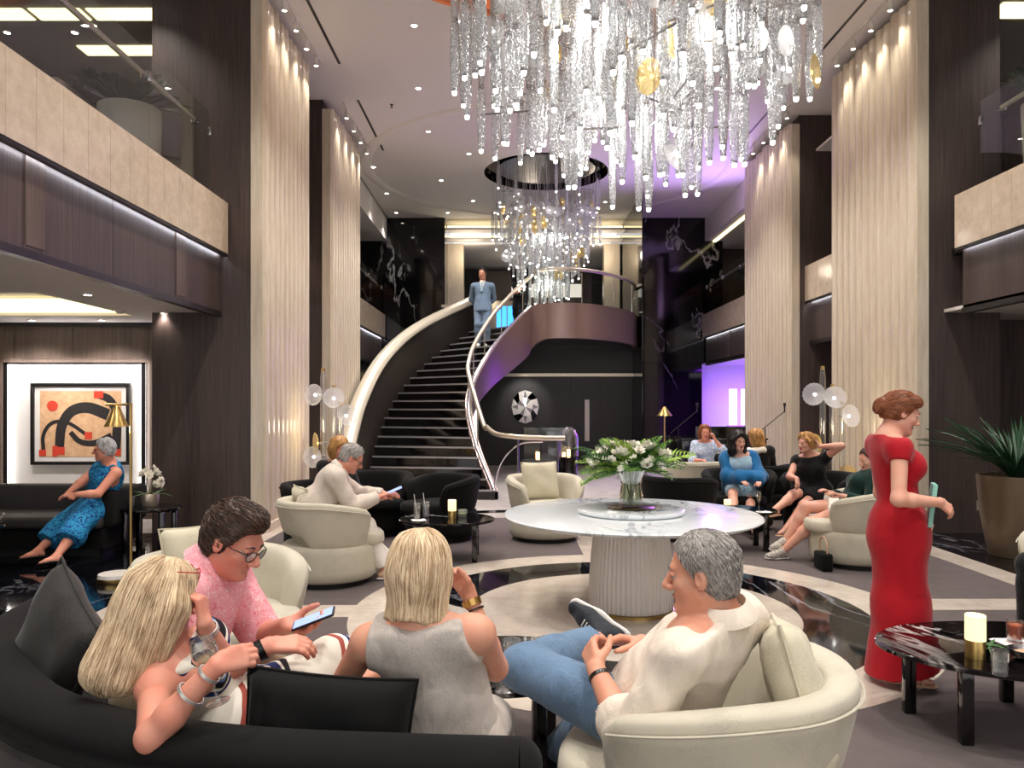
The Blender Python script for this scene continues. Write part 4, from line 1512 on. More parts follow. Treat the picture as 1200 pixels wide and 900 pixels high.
# orchid on the side table
orc = empty('potted_orchid', (-3.98, 8.45, 0.487), label='white orchid in a small silver pot on the side table', cat='plant')
MB().lathe([(0.075, 0), (0.09, 0.03), (0.095, 0.12), (0.09, 0.145), (0.085, 0.145), (0.08, 0.12), (0.001, 0.11)], 28).build('pot', 'champagne', orc)
for k in range(6):
    a = k * 1.05
    o = link_mesh('leaf', blades[k % 4].copy(), 'leaf_dark', orc, (0.02 * math.cos(a), 0.02 * math.sin(a), 0.12))
    o.rotation_euler = (0, -0.5, a)
    o.scale = (0.2, 0.4, 0.2)
for s in (-1, 1):
    MB().tube([(0, 0, 0.12), (0.03 * s, 0, 0.3), (0.06 * s, -0.02, 0.4), (0.12 * s + 0.04, -0.04, 0.38 - 0.05 * s)], 0.005, 5).build('stem', 'stem_green', orc)
for (x, y, z) in ((0.06, -0.03, 0.42), (0.1, -0.06, 0.38), (-0.02, -0.05, 0.40), (0.02, -0.07, 0.36), (0.14, -0.05, 0.29), (0.17, -0.06, 0.24), (0.10, -0.08, 0.25), (-0.06, -0.05, 0.37)):
    o = link_mesh('bloom', rose_me[1], 'petal_white', orc, (x, y, z))
    o.rotation_euler = (1.2, 0, x * 30)
    o.scale = (0.05, 0.05, 0.04)

# ---- grand piano on the right beyond the seats
pn = empty('grand_piano', (3.75, 14.3, 0.0), label='black grand piano with closed glossy lid beyond the seats', cat='piano')
pp = [(-0.75, -0.75), (0.75, -0.75), (0.75, 0.1), (0.6, 0.5), (0.25, 0.75), (-0.1, 1.05), (-0.4, 1.15), (-0.7, 1.0), (-0.75, 0.5)]
MB().prism(pp, 0.66, 0.98).build('case', 'black_gloss', pn, bevel=0.01)
MB().prism([(x * 1.02, y * 1.02) for x, y in pp], 0.985, 1.02).build('lid', 'black_gloss', pn, bevel=0.005)
MB().box(-0.72, 0.72, -1.0, -0.74, 0.62, 0.76).build('key_slip', 'black_gloss', pn, bevel=0.01)
MB().box(-0.62, 0.62, -0.97, -0.80, 0.76, 0.78).build('keys', 'white_gloss', pn)
for (lx, ly) in ((-0.6, -0.6), (0.6, -0.6), (-0.35, 0.85)):
    MB().lathe([(0.05, 0), (0.045, 0.1), (0.07, 0.66)], 12, (lx, ly, 0)).build('leg', 'black_gloss', pn)
MB().box(-0.45, 0.45, -0.5, -0.48, 1.02, 1.22).build('music_stand', 'black_gloss', pn)

# microphone stands
for (mx, my, lab) in ((2.95, 13.6, 'thin black microphone stand beside the brass lamp'), (4.35, 13.2, 'thin black microphone stand near the purple doorway')):
    ms = empty('microphone_stand', (mx, my, 0), label=lab, cat='stand')
    for k in range(3):
        a = k * 2.1
        MB().tube([(0, 0, 0.12), (0.25 * math.cos(a), 0.25 * math.sin(a), 0.01)], 0.01, 6).build('leg', 'black_matte', ms)
    MB().tube([(0, 0, 0.1), (0, 0, 1.2)], 0.01, 6).build('pole', 'black_matte', ms)
    MB().tube([(-0.15, 0, 1.1), (0.3, -0.1, 1.5)], 0.008, 6).build('boom', 'black_matte', ms)
    MB().lathe([(0.012, 0), (0.014, 0.1), (0.024, 0.12), (0.02, 0.16), (0.001, 0.165)], 10, (0.3, -0.1, 1.48)).build('microphone', 'dark_steel', ms)

# ---- faceted silver ornament on the wall under the landing
em = empty('faceted_ornament', (0.35, 20.3, 1.56), label='oval faceted mirror ornament glowing on the dark wall', cat='ornament')
plain('facet_lit', rgb(235, 232, 228), 0.15, 0.25)  # three tones of one silver: the facets' reflections are put into the colour
plain('facet_half_lit', rgb(150, 148, 150), 0.15, 0.4)
plain('facet_shaded', rgb(40, 38, 40), 0.15, 1.0)
na = 12
for k in range(na):
    a0, a1, am = 2 * math.pi * k / na, 2 * math.pi * (k + 1) / na, 2 * math.pi * (k + 0.5) / na
    ro, ri = (0.36, 0.44), (0.2, 0.25)

    def E(a, r):
        return (r[0] * math.cos(a), 0, r[1] * math.sin(a))
    p0, p1 = E(a0, ro), E(a1, ro)
    q = E(am, ri)
    q = (q[0], -0.07, q[2])
    qm = E(am - 2 * math.pi / na, ri)
    qm = (qm[0], -0.07, qm[2])
    MB().add([p0, p1, q, (q[0], 0.03, q[2])], [(0, 1, 2), (0, 3, 1), (0, 2, 3), (1, 3, 2)]).build('facet', ('facet_lit', 'facet_shaded', 'facet_lit')[k % 3], em, smooth=False)
    MB().add([p0, q, qm, (p0[0], 0.03, p0[2])], [(0, 1, 2), (0, 3, 1), (0, 2, 3), (1, 3, 2)]).build('facet', ('facet_half_lit', 'facet_lit', 'facet_shaded')[k % 3], em, smooth=False)
    MB().add([(0, -0.12, 0), q, qm, (0, 0.0, 0)], [(0, 2, 1), (0, 1, 3), (0, 3, 2), (1, 2, 3)]).build('facet', ('facet_lit', 'facet_lit', 'facet_half_lit')[k % 3], em, smooth=False)
spot((0.35, 17.8, 2.7), 90, 34, 0.5, (1, 0.95, 0.9), 0.05, (0.35, 20.3, 1.56))

# ---- glass display case with small lamps under the landing
dc = empty('display_case', (0.75, 16.4, 0), label='glass display case with candle lamps under the landing', cat='display case')
MB().box(-0.55, 0.55, -0.3, 0.3, 0, 0.45).build('plinth', 'black_gloss', dc, bevel=0.01)
for (x0, x1, y0, y1) in ((-0.5, 0.5, -0.25, -0.24), (-0.5, 0.5, 0.24, 0.25), (-0.5, -0.49, -0.25, 0.25), (0.49, 0.5, -0.25, 0.25)):
    MB().box(x0, x1, y0, y1, 0.45, 1.12).build('glass_pane', 'clear_glass', dc, smooth=False)
emitter('candle_glow', (1.0, 0.62, 0.28, 1), 4.0)
for (cx, cy) in ((-0.2, 0.0), (0.35, -0.1)):
    MB().lathe([(0.04, 0.45), (0.04, 0.6), (0.001, 0.61)], 14, (cx, cy, 0)).build('lamp', 'candle_glow', dc)
dm = empty('glass_cloche', (1.15, 15.6, 0), label='purple tinted glass cloche on a stand by the landing', cat='cloche')
MB().lathe([(0.18, 0), (0.18, 0.55), (0.001, 0.56)], 24).build('stand', 'black_gloss', dm)
MB().lathe([(0.2, 0.57), (0.2, 0.95), (0.15, 1.1), (0.06, 1.17), (0.001, 1.18)], 28, cap=False).build('dome', 'clear_glass', dm)
MB().lathe([(0.035, 0.57), (0.035, 0.7), (0.001, 0.71)], 14).build('lamp', 'candle_glow', dm)
# ================================================================== CHANDELIERS


def strand_meshes(nseg, L, r, tag_):
    """glass tubes strung end to end below z=0, with collars and a lamp at the tip"""
    g, c, b = MB(), MB(), MB()
    z = 0.0
    for s in range(nseg):
        prof = []
        for i in range(9):
            t = i / 8
            prof.append((r * (0.52 + 0.48 * math.sin(math.pi * min(1, t * 0.86 + 0.1)) ** 0.8), z - t * L))
        g.lathe(prof, 10, cap=False)
        c.lathe([(r * 0.66, z + 0.012), (r * 0.7, z - 0.02), (r * 0.5, z - 0.03)], 10, cap=True)
        z -= L + 0.012
    c.lathe([(r * 0.55, z + 0.04), (r * 0.6, z + 0.012)], 10, cap=True)
    b.lathe([(0.001, z + 0.012), (r * 0.5, z + 0.01), (r * 0.42, z - 0.016), (0.001, z - 0.022)], 10, cap=False)
    return g.mesh('glass' + tag_, fix=False, angle=80), c.mesh('collar' + tag_, fix=False), b.mesh('bulb' + tag_, fix=False, angle=80), z


emitter('chandelier_bulb', (1.0, 0.96, 0.9, 1), 9)
emitter('amber_bulb', (1.0, 0.6, 0.12, 1), 5)


def disc_mesh(n=36):
    mb = MB()
    prof = [(0.06, 0.0), (0.12, 0.0), (0.35, 0.03), (0.7, 0.10), (0.95, 0.20), (1.0, 0.24), (0.97, 0.25)]
    mb.lathe(prof, n, cap=False, rib=lambda k: 1.0 if k % 2 else 0.955)
    mb.v = [(x, y, z + (0.055 * math.hypot(x, y) if i % 2 else 0)) for i, (x, y, z) in enumerate(mb.v)]
    return mb.mesh('glass_disc', fix=False, angle=25)


disc_clear = disc_mesh()
disc_amber = disc_clear.copy()
disc_bulb = MB().lathe([(0.001, 0.10), (0.11, 0.07), (0.12, 0.0), (0.08, -0.05), (0.001, -0.06)], 12, cap=False).mesh('disc_bulb', fix=False, angle=80)
disc_bulb_a = disc_bulb.copy()
stem_me = MB().tube([(0, 0, 0), (0, 0, 1)], 0.5, 6).mesh('rod', fix=False)


def rod(parent, a, b, r=0.008, mat='steel', name='metal_rod'):
    a, b = Vector(a), Vector(b)
    d = b - a
    o = link_mesh(name, stem_me, mat, parent, a)
    o.rotation_euler = d.to_track_quat('Z', 'Y').to_euler()
    o.scale = (2 * r, 2 * r, d.length)
    return o


def chandelier(name, cx, cy, zmount, R, n, tipf, topf, L, r, ndisc, rdisc, label, seed, nrods, zdisc):
    rr = random.Random(seed)
    root = empty(name, (cx, cy, zmount), label=label, cat='chandelier')
    MB().lathe([(R * 0.9, 0), (R * 0.9, -0.03), (0.001, -0.03)], 64).build('mounting_plate', 'steel', root)
    var = {k: strand_meshes(k, L, r, '') for k in (1, 2, 3, 4)}
    pts = []
    tries = 0
    dmin = R * 1.55 / math.sqrt(n)
    while len(pts) < n and tries < 20000:
        tries += 1
        a, q = rr.uniform(0, 2 * math.pi), R * math.sqrt(rr.random())
        x, y = q * math.cos(a), q * math.sin(a)
        if all((x - p[0]) ** 2 + (y - p[1]) ** 2 > dmin * dmin for p in pts):
            pts.append((x, y, q))
        if tries % 600 == 0:
            dmin *= 0.93
    tops = []
    for i, (x, y, q) in enumerate(pts):
        tip = tipf(q / R, rr)
        top = topf(q / R, rr)
        ns = min(4, max(1, int(round((top - tip) / (L + 0.012)))))
        g, c, b, zl = var[ns]
        z0 = tip - zl
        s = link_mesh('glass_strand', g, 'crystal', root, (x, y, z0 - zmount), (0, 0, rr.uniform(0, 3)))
        tag(link_mesh('collars', c, 'steel', s), kind='stuff')
        link_mesh('bulb', b, 'chandelier_bulb', s)
        rod(s, (0, 0, 0), (0, 0, zmount - z0), 0.0025 if r > 0.03 else 0.004, 'steel', 'cable')
        tops.append((x, y, z0, tip))
    for i in range(ndisc):
        x, y, z0, tip = tops[rr.randrange(len(tops))]
        z = rr.uniform(max(tip + 0.1, zdisc[0]), max(tip + 0.3, zdisc[1]))
        a = rr.uniform(0, 6.28)
        amber = rr.random() < 0.3
        sc = rdisc * rr.uniform(0.75, 1.2)
        px, py = x + math.cos(a) * r * 2.4, y + math.sin(a) * r * 2.4 - r * 1.2
        dvec = Vector((math.cos(a) * 0.8, math.sin(a) * 0.6 - 0.6, rr.uniform(-0.4, 0.1)))
        o = link_mesh('glass_disc', disc_amber if amber else disc_clear, 'crystal_amber' if amber else 'crystal_disc', root, (px, py, z - zmount), dvec.to_track_quat('Z', 'Y').to_euler())
        o.scale = (sc, sc, sc)
        link_mesh('bulb', disc_bulb_a if amber else disc_bulb, 'amber_bulb' if amber else 'chandelier_bulb', o)
    for i in range(nrods):
        x, y, z0, tip = tops[rr.randrange(len(tops))]
        best = sorted(tops, key=lambda t: abs(math.hypot(t[0] - x, t[1] - y) - 0.5 * R / 1.75))[rr.randrange(6)]
        z = rr.uniform(max(tip, best[3]) + 0.05, max(tip, best[3]) + 1.2 * L)
        rod(root, (x, y, z - zmount), (best[0], best[1], z - zmount), 0.011 if r > 0.03 else 0.006)
    return root


chandelier('chandelier', 1.12, 7.3, CZ + 0.45, 1.68, 140,
           lambda q, rr: 3.42 + 0.85 * q ** 1.6 + rr.uniform(0, 1) ** 1.3 * 1.0,
           lambda q, rr: 6.35 + rr.uniform(0, .2), 0.66, 0.044, 64, 0.135,
           'huge front chandelier of hanging crystal tubes and amber discs', 11, 34, (3.9, 5.6))
chandelier('chandelier', 0.77, 17.35, CZ + 0.10, 1.22, 130,
           lambda q, rr: 3.3 + 1.9 * q ** 1.2 + rr.uniform(0, 1) ** 1.8 * 1.3,
           lambda q, rr: min(6.3, 5.6 + rr.uniform(0, .5)), 0.6, 0.036, 90, 0.12,
           'smaller rear chandelier of crystal rods above the staircase', 23, 20, (4.2, 6.2))
for (x, y, z, e) in ((0.6, 6.6, 4.9, 45), (1.7, 6.7, 4.9, 45), (1.1, 8.2, 4.8, 45), (1.1, 7.3, 4.2, 22), (0.77, 17.35, 5.4, 45), (0.77, 17.0, 4.3, 18)):
    point((x, y, z), e, (1.0, 0.94, 0.85), 0.12, 'chandelier_glow')


# glass tube floor sculptures with lit discs
def glass_lamp(loc, rz, label):
    f = empty('glass_floor_lamp', loc, rz, label, 'lamp')
    MB().lathe([(0.26, 0), (0.26, 0.03), (0.24, 0.04), (0.001, 0.04)], 32).build('base', 'dark_steel', f)
    for (x, y, h) in ((-0.13, 0, 2.1), (0.02, 0.06, 1.85), (0.12, -0.04, 1.6)):
        MB().lathe([(0.035, 0.04), (0.045, 0.5), (0.042, h - 0.1), (0.03, h), (0.001, h + 0.01)], 12, (x, y, 0), cap=False).build('glass_tube', 'clear_glass', f, fix=False)
        MB().lathe([(0.03, h - 0.01), (0.03, h + 0.04), (0.001, h + 0.045)], 10, (x, y, 0)).build('cap', 'brass', f)
    for i, (x, y, z, ax, am) in enumerate(((-0.24, -0.03, 1.75, (-0.7, -1, 0.1), 0), (0.2, -0.06, 1.45, (0.5, -1, 0.2), 0), (-0.2, -0.04, 1.05, (-1, -0.3, 0), 1), (0.18, 0, 0.62, (0.3, -1, 0.1), 1), (0.02, -0.02, 1.7, (0, -1, 0.3), 0), (-0.26, 0, 0.85, (-0.6, -1, 0), 0))):
        o = link_mesh('glass_disc', disc_amber if am else disc_clear, None, f, (x, y, z), Vector(ax).to_track_quat('Z', 'Y').to_euler())
        o.scale = (0.16, 0.16, 0.16)
        link_mesh('bulb', disc_bulb_a if am else disc_bulb, None, o)
        rod(f, (x * 0.4, 0, z), (x, y, z), 0.012, 'steel', 'arm')
    point((loc[0], loc[1] - 0.3, 1.3), 8, (1, 0.8, 0.55), 0.1)
    return f


glass_lamp((-2.62, 11.2, 0.0), 0.2, 'sculptural glass tube lamp by the left column')
glass_lamp((4.42, 10.6, 0.0), -0.1, 'sculptural glass tube lamp by the right column')
# ================================================================== PEOPLE: implicit-surface bodies


def V(*a):
    return np.array(a, float)


def nrm(v):
    v = np.asarray(v, float)
    return v / (np.linalg.norm(v) + 1e-12)


def cap(a, b, ra, rb=None, k=0.02, m=0, flat=None, sub=False, clip=None):
    return dict(t='cap', a=np.asarray(a, float), b=np.asarray(b, float), ra=ra, rb=ra if rb is None else rb, k=k, m=m, flat=flat, sub=sub, clip=clip)


def ell(c, rad, R=None, k=0.02, m=0, sub=False, clip=None):
    return dict(t='ell', c=np.asarray(c, float), r=np.asarray(rad, float), R=np.eye(3) if R is None else np.asarray(R, float), k=k, m=m, sub=sub, clip=clip)


def pdist(p, q):
    if q['t'] == 'cap':
        ab = q['b'] - q['a']
        l2 = ab @ ab + 1e-12
        pa = p - q['a']
        t = np.minimum(np.maximum((pa @ ab) / l2, 0), 1)
        d = pa - t[:, None] * ab
        f = 1.0
        if q['flat'] is not None:
            n, f = q['flat']
            dn = d @ n
            d = d + np.outer(dn * (1 / f - 1), n)
        o = np.sqrt(np.einsum('ij,ij->i', d, d)) - (q['ra'] + t * (q['rb'] - q['ra']))
        if f < 1:
            o = o * (0.5 + 0.5 * f)
    else:
        x = (p - q['c']) @ q['R'].T
        x = x / q['r']
        k0 = np.sqrt(np.einsum('ij,ij->i', x, x))
        x = x / q['r']
        k1 = np.sqrt(np.einsum('ij,ij->i', x, x)) + 1e-9
        o = k0 * (k0 - 1) / k1
    if q['clip'] is not None:
        cl = q['clip'] if isinstance(q['clip'], list) else [q['clip']]
        for (c0, n) in cl:
            o = np.maximum(o, (p - c0) @ n)
    return o


def field(p, prims, ids=False):
    d = None
    best = None
    for i, q in enumerate(prims):
        e = pdist(p, q)
        if d is None:
            d = e
            if ids:
                best = np.full(len(p), q['m'])
                bd = e.copy()
            continue
        k = q['k']
        if q['sub']:
            h = np.clip(0.5 - 0.5 * (d + e) / k, 0, 1)
            d = d * (1 - h) + (-e) * h + k * h * (1 - h)
        else:
            h = np.minimum(np.maximum(0.5 + 0.5 * (e - d) / k, 0), 1)
            d = e * (1 - h) + d * h - k * h * (1 - h)
            if ids:
                w = e < bd
                best = np.where(w, q['m'], best)
                bd = np.minimum(bd, e)
    return (d, best) if ids else d


def pbounds(q):
    if q['t'] == 'cap':
        r = max(q['ra'], q['rb'])
        return np.minimum(q['a'], q['b']) - r, np.maximum(q['a'], q['b']) + r
    r = q['r'].max()
    return q['c'] - r, q['c'] + r


def wob(p, amp, f=22.0, seed=0.0, dirv=None):
    """soft fold noise"""
    s = seed
    a = np.sin(p[:, 0] * f + 1.7 * np.sin(p[:, 2] * f * 0.6 + s) + s) * np.cos(p[:, 1] * f * 0.9 + 1.3 * np.sin(p[:, 0] * f * 0.5 + 2 * s))
    b = np.sin(p[:, 2] * f * 1.2 + 2.1 * np.sin((p[:, 0] + p[:, 1]) * f * 0.7 + s) + 0.5 * s)
    c = np.sin((p[:, 0] - p[:, 1]) * f * 2.1 + 2.0 * np.sin(p[:, 2] * f * 1.1 + s))
    return amp * (0.5 * a + 0.5 * b + 0.3 * c)


def sdf_mesh(prims, res, box_=None, fold=0.0, ff=22.0, seed=0.0, extra=None):
    """surface nets over the blocks near the surface; returns verts, quads, material ids"""
    if box_ is None:
        lo = np.min([pbounds(q)[0] for q in prims if not q['sub']], 0) - 3 * res - 0.02
        hi = np.max([pbounds(q)[1] for q in prims if not q['sub']], 0) + 3 * res + 0.02
    else:
        lo, hi = box_
    B = 6
    nb = np.maximum(1, np.ceil((hi - lo) / (res * B)).astype(int))
    n = nb * B
    # block centres
    gx = [lo[i] + (np.arange(nb[i]) + 0.5) * res * B for i in range(3)]
    C = np.stack(np.meshgrid(*gx, indexing='ij'), -1).reshape(-1, 3)
    Dp = np.stack([pdist(C, q) for q in prims], 1)
    addm = np.array([not q['sub'] for q in prims])
    dmin = Dp[:, addm].min(1)
    hd = res * B * 0.87
    act = np.where(np.abs(dmin) < hd * 1.35 + 0.016 + fold * 2)[0]
    val = np.full(tuple(n + 1), 0.0, np.float32)
    # default sign by block
    sg = np.where(dmin < 0, -1.0, 1.0).reshape(tuple(nb))
    full = np.repeat(np.repeat(np.repeat(sg, B, 0), B, 1), B, 2)
    val[:-1, :-1, :-1] = full
    val[-1, :, :] = 1
    val[:, -1, :] = 1
    val[:, :, -1] = 1
    off = np.stack(np.meshgrid(*[np.arange(B + 1)] * 3, indexing='ij'), -1).reshape(-1, 3)
    bi = np.stack(np.unravel_index(act, tuple(nb)), 1) * B
    # group blocks by the same relevant set of shapes
    kk = np.array([q['k'] for q in prims])
    rel = (Dp[act] < (dmin[act] + 2.1 * hd)[:, None] + kk[None, :])
    keys = {}
    for j in range(len(act)):
        keys.setdefault(rel[j].tobytes(), []).append(j)
    for kb, js in keys.items():
        mask = np.frombuffer(kb, dtype=bool)
        ps = [prims[i] for i in np.where(mask)[0]]
        if not ps or all(q['sub'] for q in ps):
            continue
        if ps[0]['sub']:
            ps = [q for q in ps if not q['sub']] + [q for q in ps if q['sub']]
        idx = (bi[js][:, None, :] + off[None]).reshape(-1, 3)
        P_ = lo + idx * res
        d = field(P_, ps)
        if fold:
            d = d + wob(P_, fold, ff, seed)
        if extra is not None:
            d = extra(P_, d)
        val[idx[:, 0], idx[:, 1], idx[:, 2]] = d
    ins = val < 0
    # active cells
    cnt = np.zeros(tuple(n), np.int8)
    for dx in (0, 1):
        for dy in (0, 1):
            for dz in (0, 1):
                cnt += ins[dx:n[0] + dx, dy:n[1] + dy, dz:n[2] + dz]
    cells = np.stack(np.where((cnt > 0) & (cnt < 8)), 1)
    if len(cells) == 0:
        return np.zeros((0, 3)), np.zeros((0, 4), int), np.zeros(0, int)
    vid = np.full(tuple(n), -1, np.int64)
    vid[cells[:, 0], cells[:, 1], cells[:, 2]] = np.arange(len(cells))
    acc = np.zeros((len(cells), 3))
    num = np.zeros(len(cells))
    corners = [(0, 0, 0), (1, 0, 0), (0, 1, 0), (1, 1, 0), (0, 0, 1), (1, 0, 1), (0, 1, 1), (1, 1, 1)]
    for i, a in enumerate(corners):
        for j, b in enumerate(corners):
            if j > i and sum(abs(x - y) for x, y in zip(a, b)) == 1:
                va = val[cells[:, 0] + a[0], cells[:, 1] + a[1], cells[:, 2] + a[2]]
                vb = val[cells[:, 0] + b[0], cells[:, 1] + b[1], cells[:, 2] + b[2]]
                w = (va < 0) != (vb < 0)
                t = np.where(w, va / np.where(np.abs(va - vb) < 1e-9, 1, va - vb), 0)
                t = np.clip(t, 0, 1)
                acc += w[:, None] * (np.array(a) + t[:, None] * (np.array(b) - np.array(a)))
                num += w
    verts = lo + (cells + acc / np.maximum(num, 1)[:, None]) * res
    quads = []
    for ax in range(3):
        u, v = (ax + 1) % 3, (ax + 2) % 3
        sl0 = [slice(None)] * 3
        sl1 = [slice(None)] * 3
        sl0[ax] = slice(0, n[ax])
        sl1[ax] = slice(1, n[ax] + 1)
        for s in (u, v):
            sl0[s] = slice(1, n[s])
            sl1[s] = slice(1, n[s])
        A, Bv = ins[tuple(sl0)], ins[tuple(sl1)]
        e = np.stack(np.where(A != Bv), 1)
        flip = A[e[:, 0], e[:, 1], e[:, 2]]
        base = e.copy()
        base[:, u] += 1
        base[:, v] += 1
        du = np.zeros(3, int)
        du[u] = 1
        dv = np.zeros(3, int)
        dv[v] = 1

        def at(c):
            return vid[c[:, 0], c[:, 1], c[:, 2]]
        q = np.stack([at(base - du - dv), at(base - dv), at(base), at(base - du)], 1)
        q = np.where(flip[:, None], q, q[:, ::-1])
        quads.append(q[(q >= 0).all(1)])
    quads = np.concatenate(quads)
    return verts, quads, None


def ids_for(verts, quads, prims):
    c = verts[quads].mean(1)
    out = np.zeros(len(c), int)
    best = np.full(len(c), 1e9)
    for q in prims:
        if q['sub']:
            continue
        e = pdist(c, q)
        w = e < best
        out = np.where(w, q['m'], out)
        best = np.where(w, e, best)
    return out


def relax(verts, quads, it=2, lam=0.5):
    n = len(verts)
    for _ in range(it):
        s = np.zeros_like(verts)
        c = np.zeros(n)
        for a, b in ((0, 1), (1, 2), (2, 3), (3, 0)):
            np.add.at(s, quads[:, a], verts[quads[:, b]])
            np.add.at(c, quads[:, a], 1)
            np.add.at(s, quads[:, b], verts[quads[:, a]])
            np.add.at(c, quads[:, b], 1)
        m = s / np.maximum(c, 1)[:, None]
        verts = verts + lam * (m - verts)
    return verts


def to_obj(name, chunks, mats, parent, ids_prims=None):
    """chunks: list of (verts, quads); one mesh object, coordinates in world space"""
    off = np.array(parent.location)
    vs, qs, ms = [], [], []
    base = 0
    for ch in chunks:
        v, q = ch[0], ch[1]
        if len(q) == 0:
            continue
        vs.append(v - off)
        qs.append(q + base)
        ms.append(ids_for(v, q, ids_prims) if ids_prims is not None else np.zeros(len(q), int))
        base += len(v)
    if not vs:
        return None
    vs, qs, ms = np.concatenate(vs), np.concatenate(qs), np.concatenate(ms)
    me = bpy.data.meshes.new(name)
    me.vertices.add(len(vs))
    me.vertices.foreach_set('co', vs.astype(np.float32).ravel())
    me.loops.add(len(qs) * 4)
    me.loops.foreach_set('vertex_index', qs.astype(np.int32).ravel())
    me.polygons.add(len(qs))
    me.polygons.foreach_set('loop_start', (np.arange(len(qs)) * 4).astype(np.int32))
    me.polygons.foreach_set('material_index', ms.astype(np.int32))
    me.polygons.foreach_set('use_smooth', np.ones(len(qs), bool))
    me.update(calc_edges=True)
    for m in mats:
        me.materials.append(MATS[m] if isinstance(m, str) else m)
    o = bpy.data.objects.new(name, me)
    COL.objects.link(o)
    o.parent = parent
    return o


def ik(a, tgt, l1, l2, pole):
    a, tgt, pole = np.asarray(a, float), np.asarray(tgt, float), np.asarray(pole, float)
    d = tgt - a
    L = np.linalg.norm(d)
    L2 = min(L, (l1 + l2) * 0.995)
    u = d / (L + 1e-9)
    x = (l1 * l1 - l2 * l2 + L2 * L2) / (2 * L2)
    y = math.sqrt(max(1e-6, l1 * l1 - x * x))
    w = pole - (pole @ u) * u
    w = nrm(w)
    return a + u * x + w * y, a + u * L2


def rot_basis(f, up=(0, 0, 1)):
    f = nrm(f)
    r = nrm(np.cross(f, up))
    u = nrm(np.cross(r, f))
    return r, f, u


def hand_prims(w, fd, n, side, sc=1.0, curl=(0.5, 0.6, 0.4), thumb=0.5, spread=1.0, point_=None):
    """w wrist, fd direction of the fingers, n palm normal (out of the palm); side +1 right, -1 left"""
    fd = nrm(fd)
    n = nrm(np.asarray(n, float) - (np.asarray(n, float) @ fd) * fd)
    t = np.cross(fd, n) * side
    out = []
    offs = (0.027, 0.009, -0.010, -0.027)
    lens = (0.070, 0.078, 0.073, 0.057)
    for i in range(4):
        kn = w + (fd * 0.086 + t * offs[i] * spread - n * 0.004 + fd * (-0.006 if i in (0, 3) else 0)) * sc
        out.append(cap(w + t * offs[i] * 0.55 * sc, kn, 0.0135 * sc, 0.0115 * sc, 0.012))
        c = curl if not isinstance(curl[0], (tuple, list)) else curl[i]
        ang = 0.0
        p = kn
        fan = t * (offs[i] * 1.6) * (spread - 0.6)
        for j, (fr, r0, r1) in enumerate(((0.45, 0.0105, 0.0095), (0.30, 0.0095, 0.0088), (0.25, 0.0088, 0.0075))):
            ang += c[j]
            d = nrm(fd * math.cos(ang) + n * math.sin(ang) + fan)
            q = p + d * lens[i] * fr * sc
            out.append(cap(p, q, r0 * sc, r1 * sc, 0.004))
            p = q
    b = w + (fd * 0.022 + t * 0.024 + n * 0.006) * sc
    d1 = nrm(fd * 0.62 + t * (0.75 - 0.5 * thumb) + n * (0.2 + 0.5 * thumb))
    m = b + d1 * 0.042 * sc
    d2 = nrm(fd * 0.85 + t * (0.35 - 0.5 * thumb) + n * (0.2 + 0.3 * thumb))
    e = m + d2 * 0.036 * sc
    f2 = e + nrm(d2 + 0.2 * fd) * 0.022 * sc
    out.append(cap(w + t * 0.012 * sc, b, 0.015 * sc, 0.015 * sc, 0.012))
    out.append(cap(b, m, 0.0155 * sc, 0.0115 * sc, 0.010))
    out.append(cap(m, e, 0.0112 * sc, 0.0100 * sc, 0.004))
    out.append(cap(e, f2, 0.0100 * sc, 0.0078 * sc, 0.004))
    return out


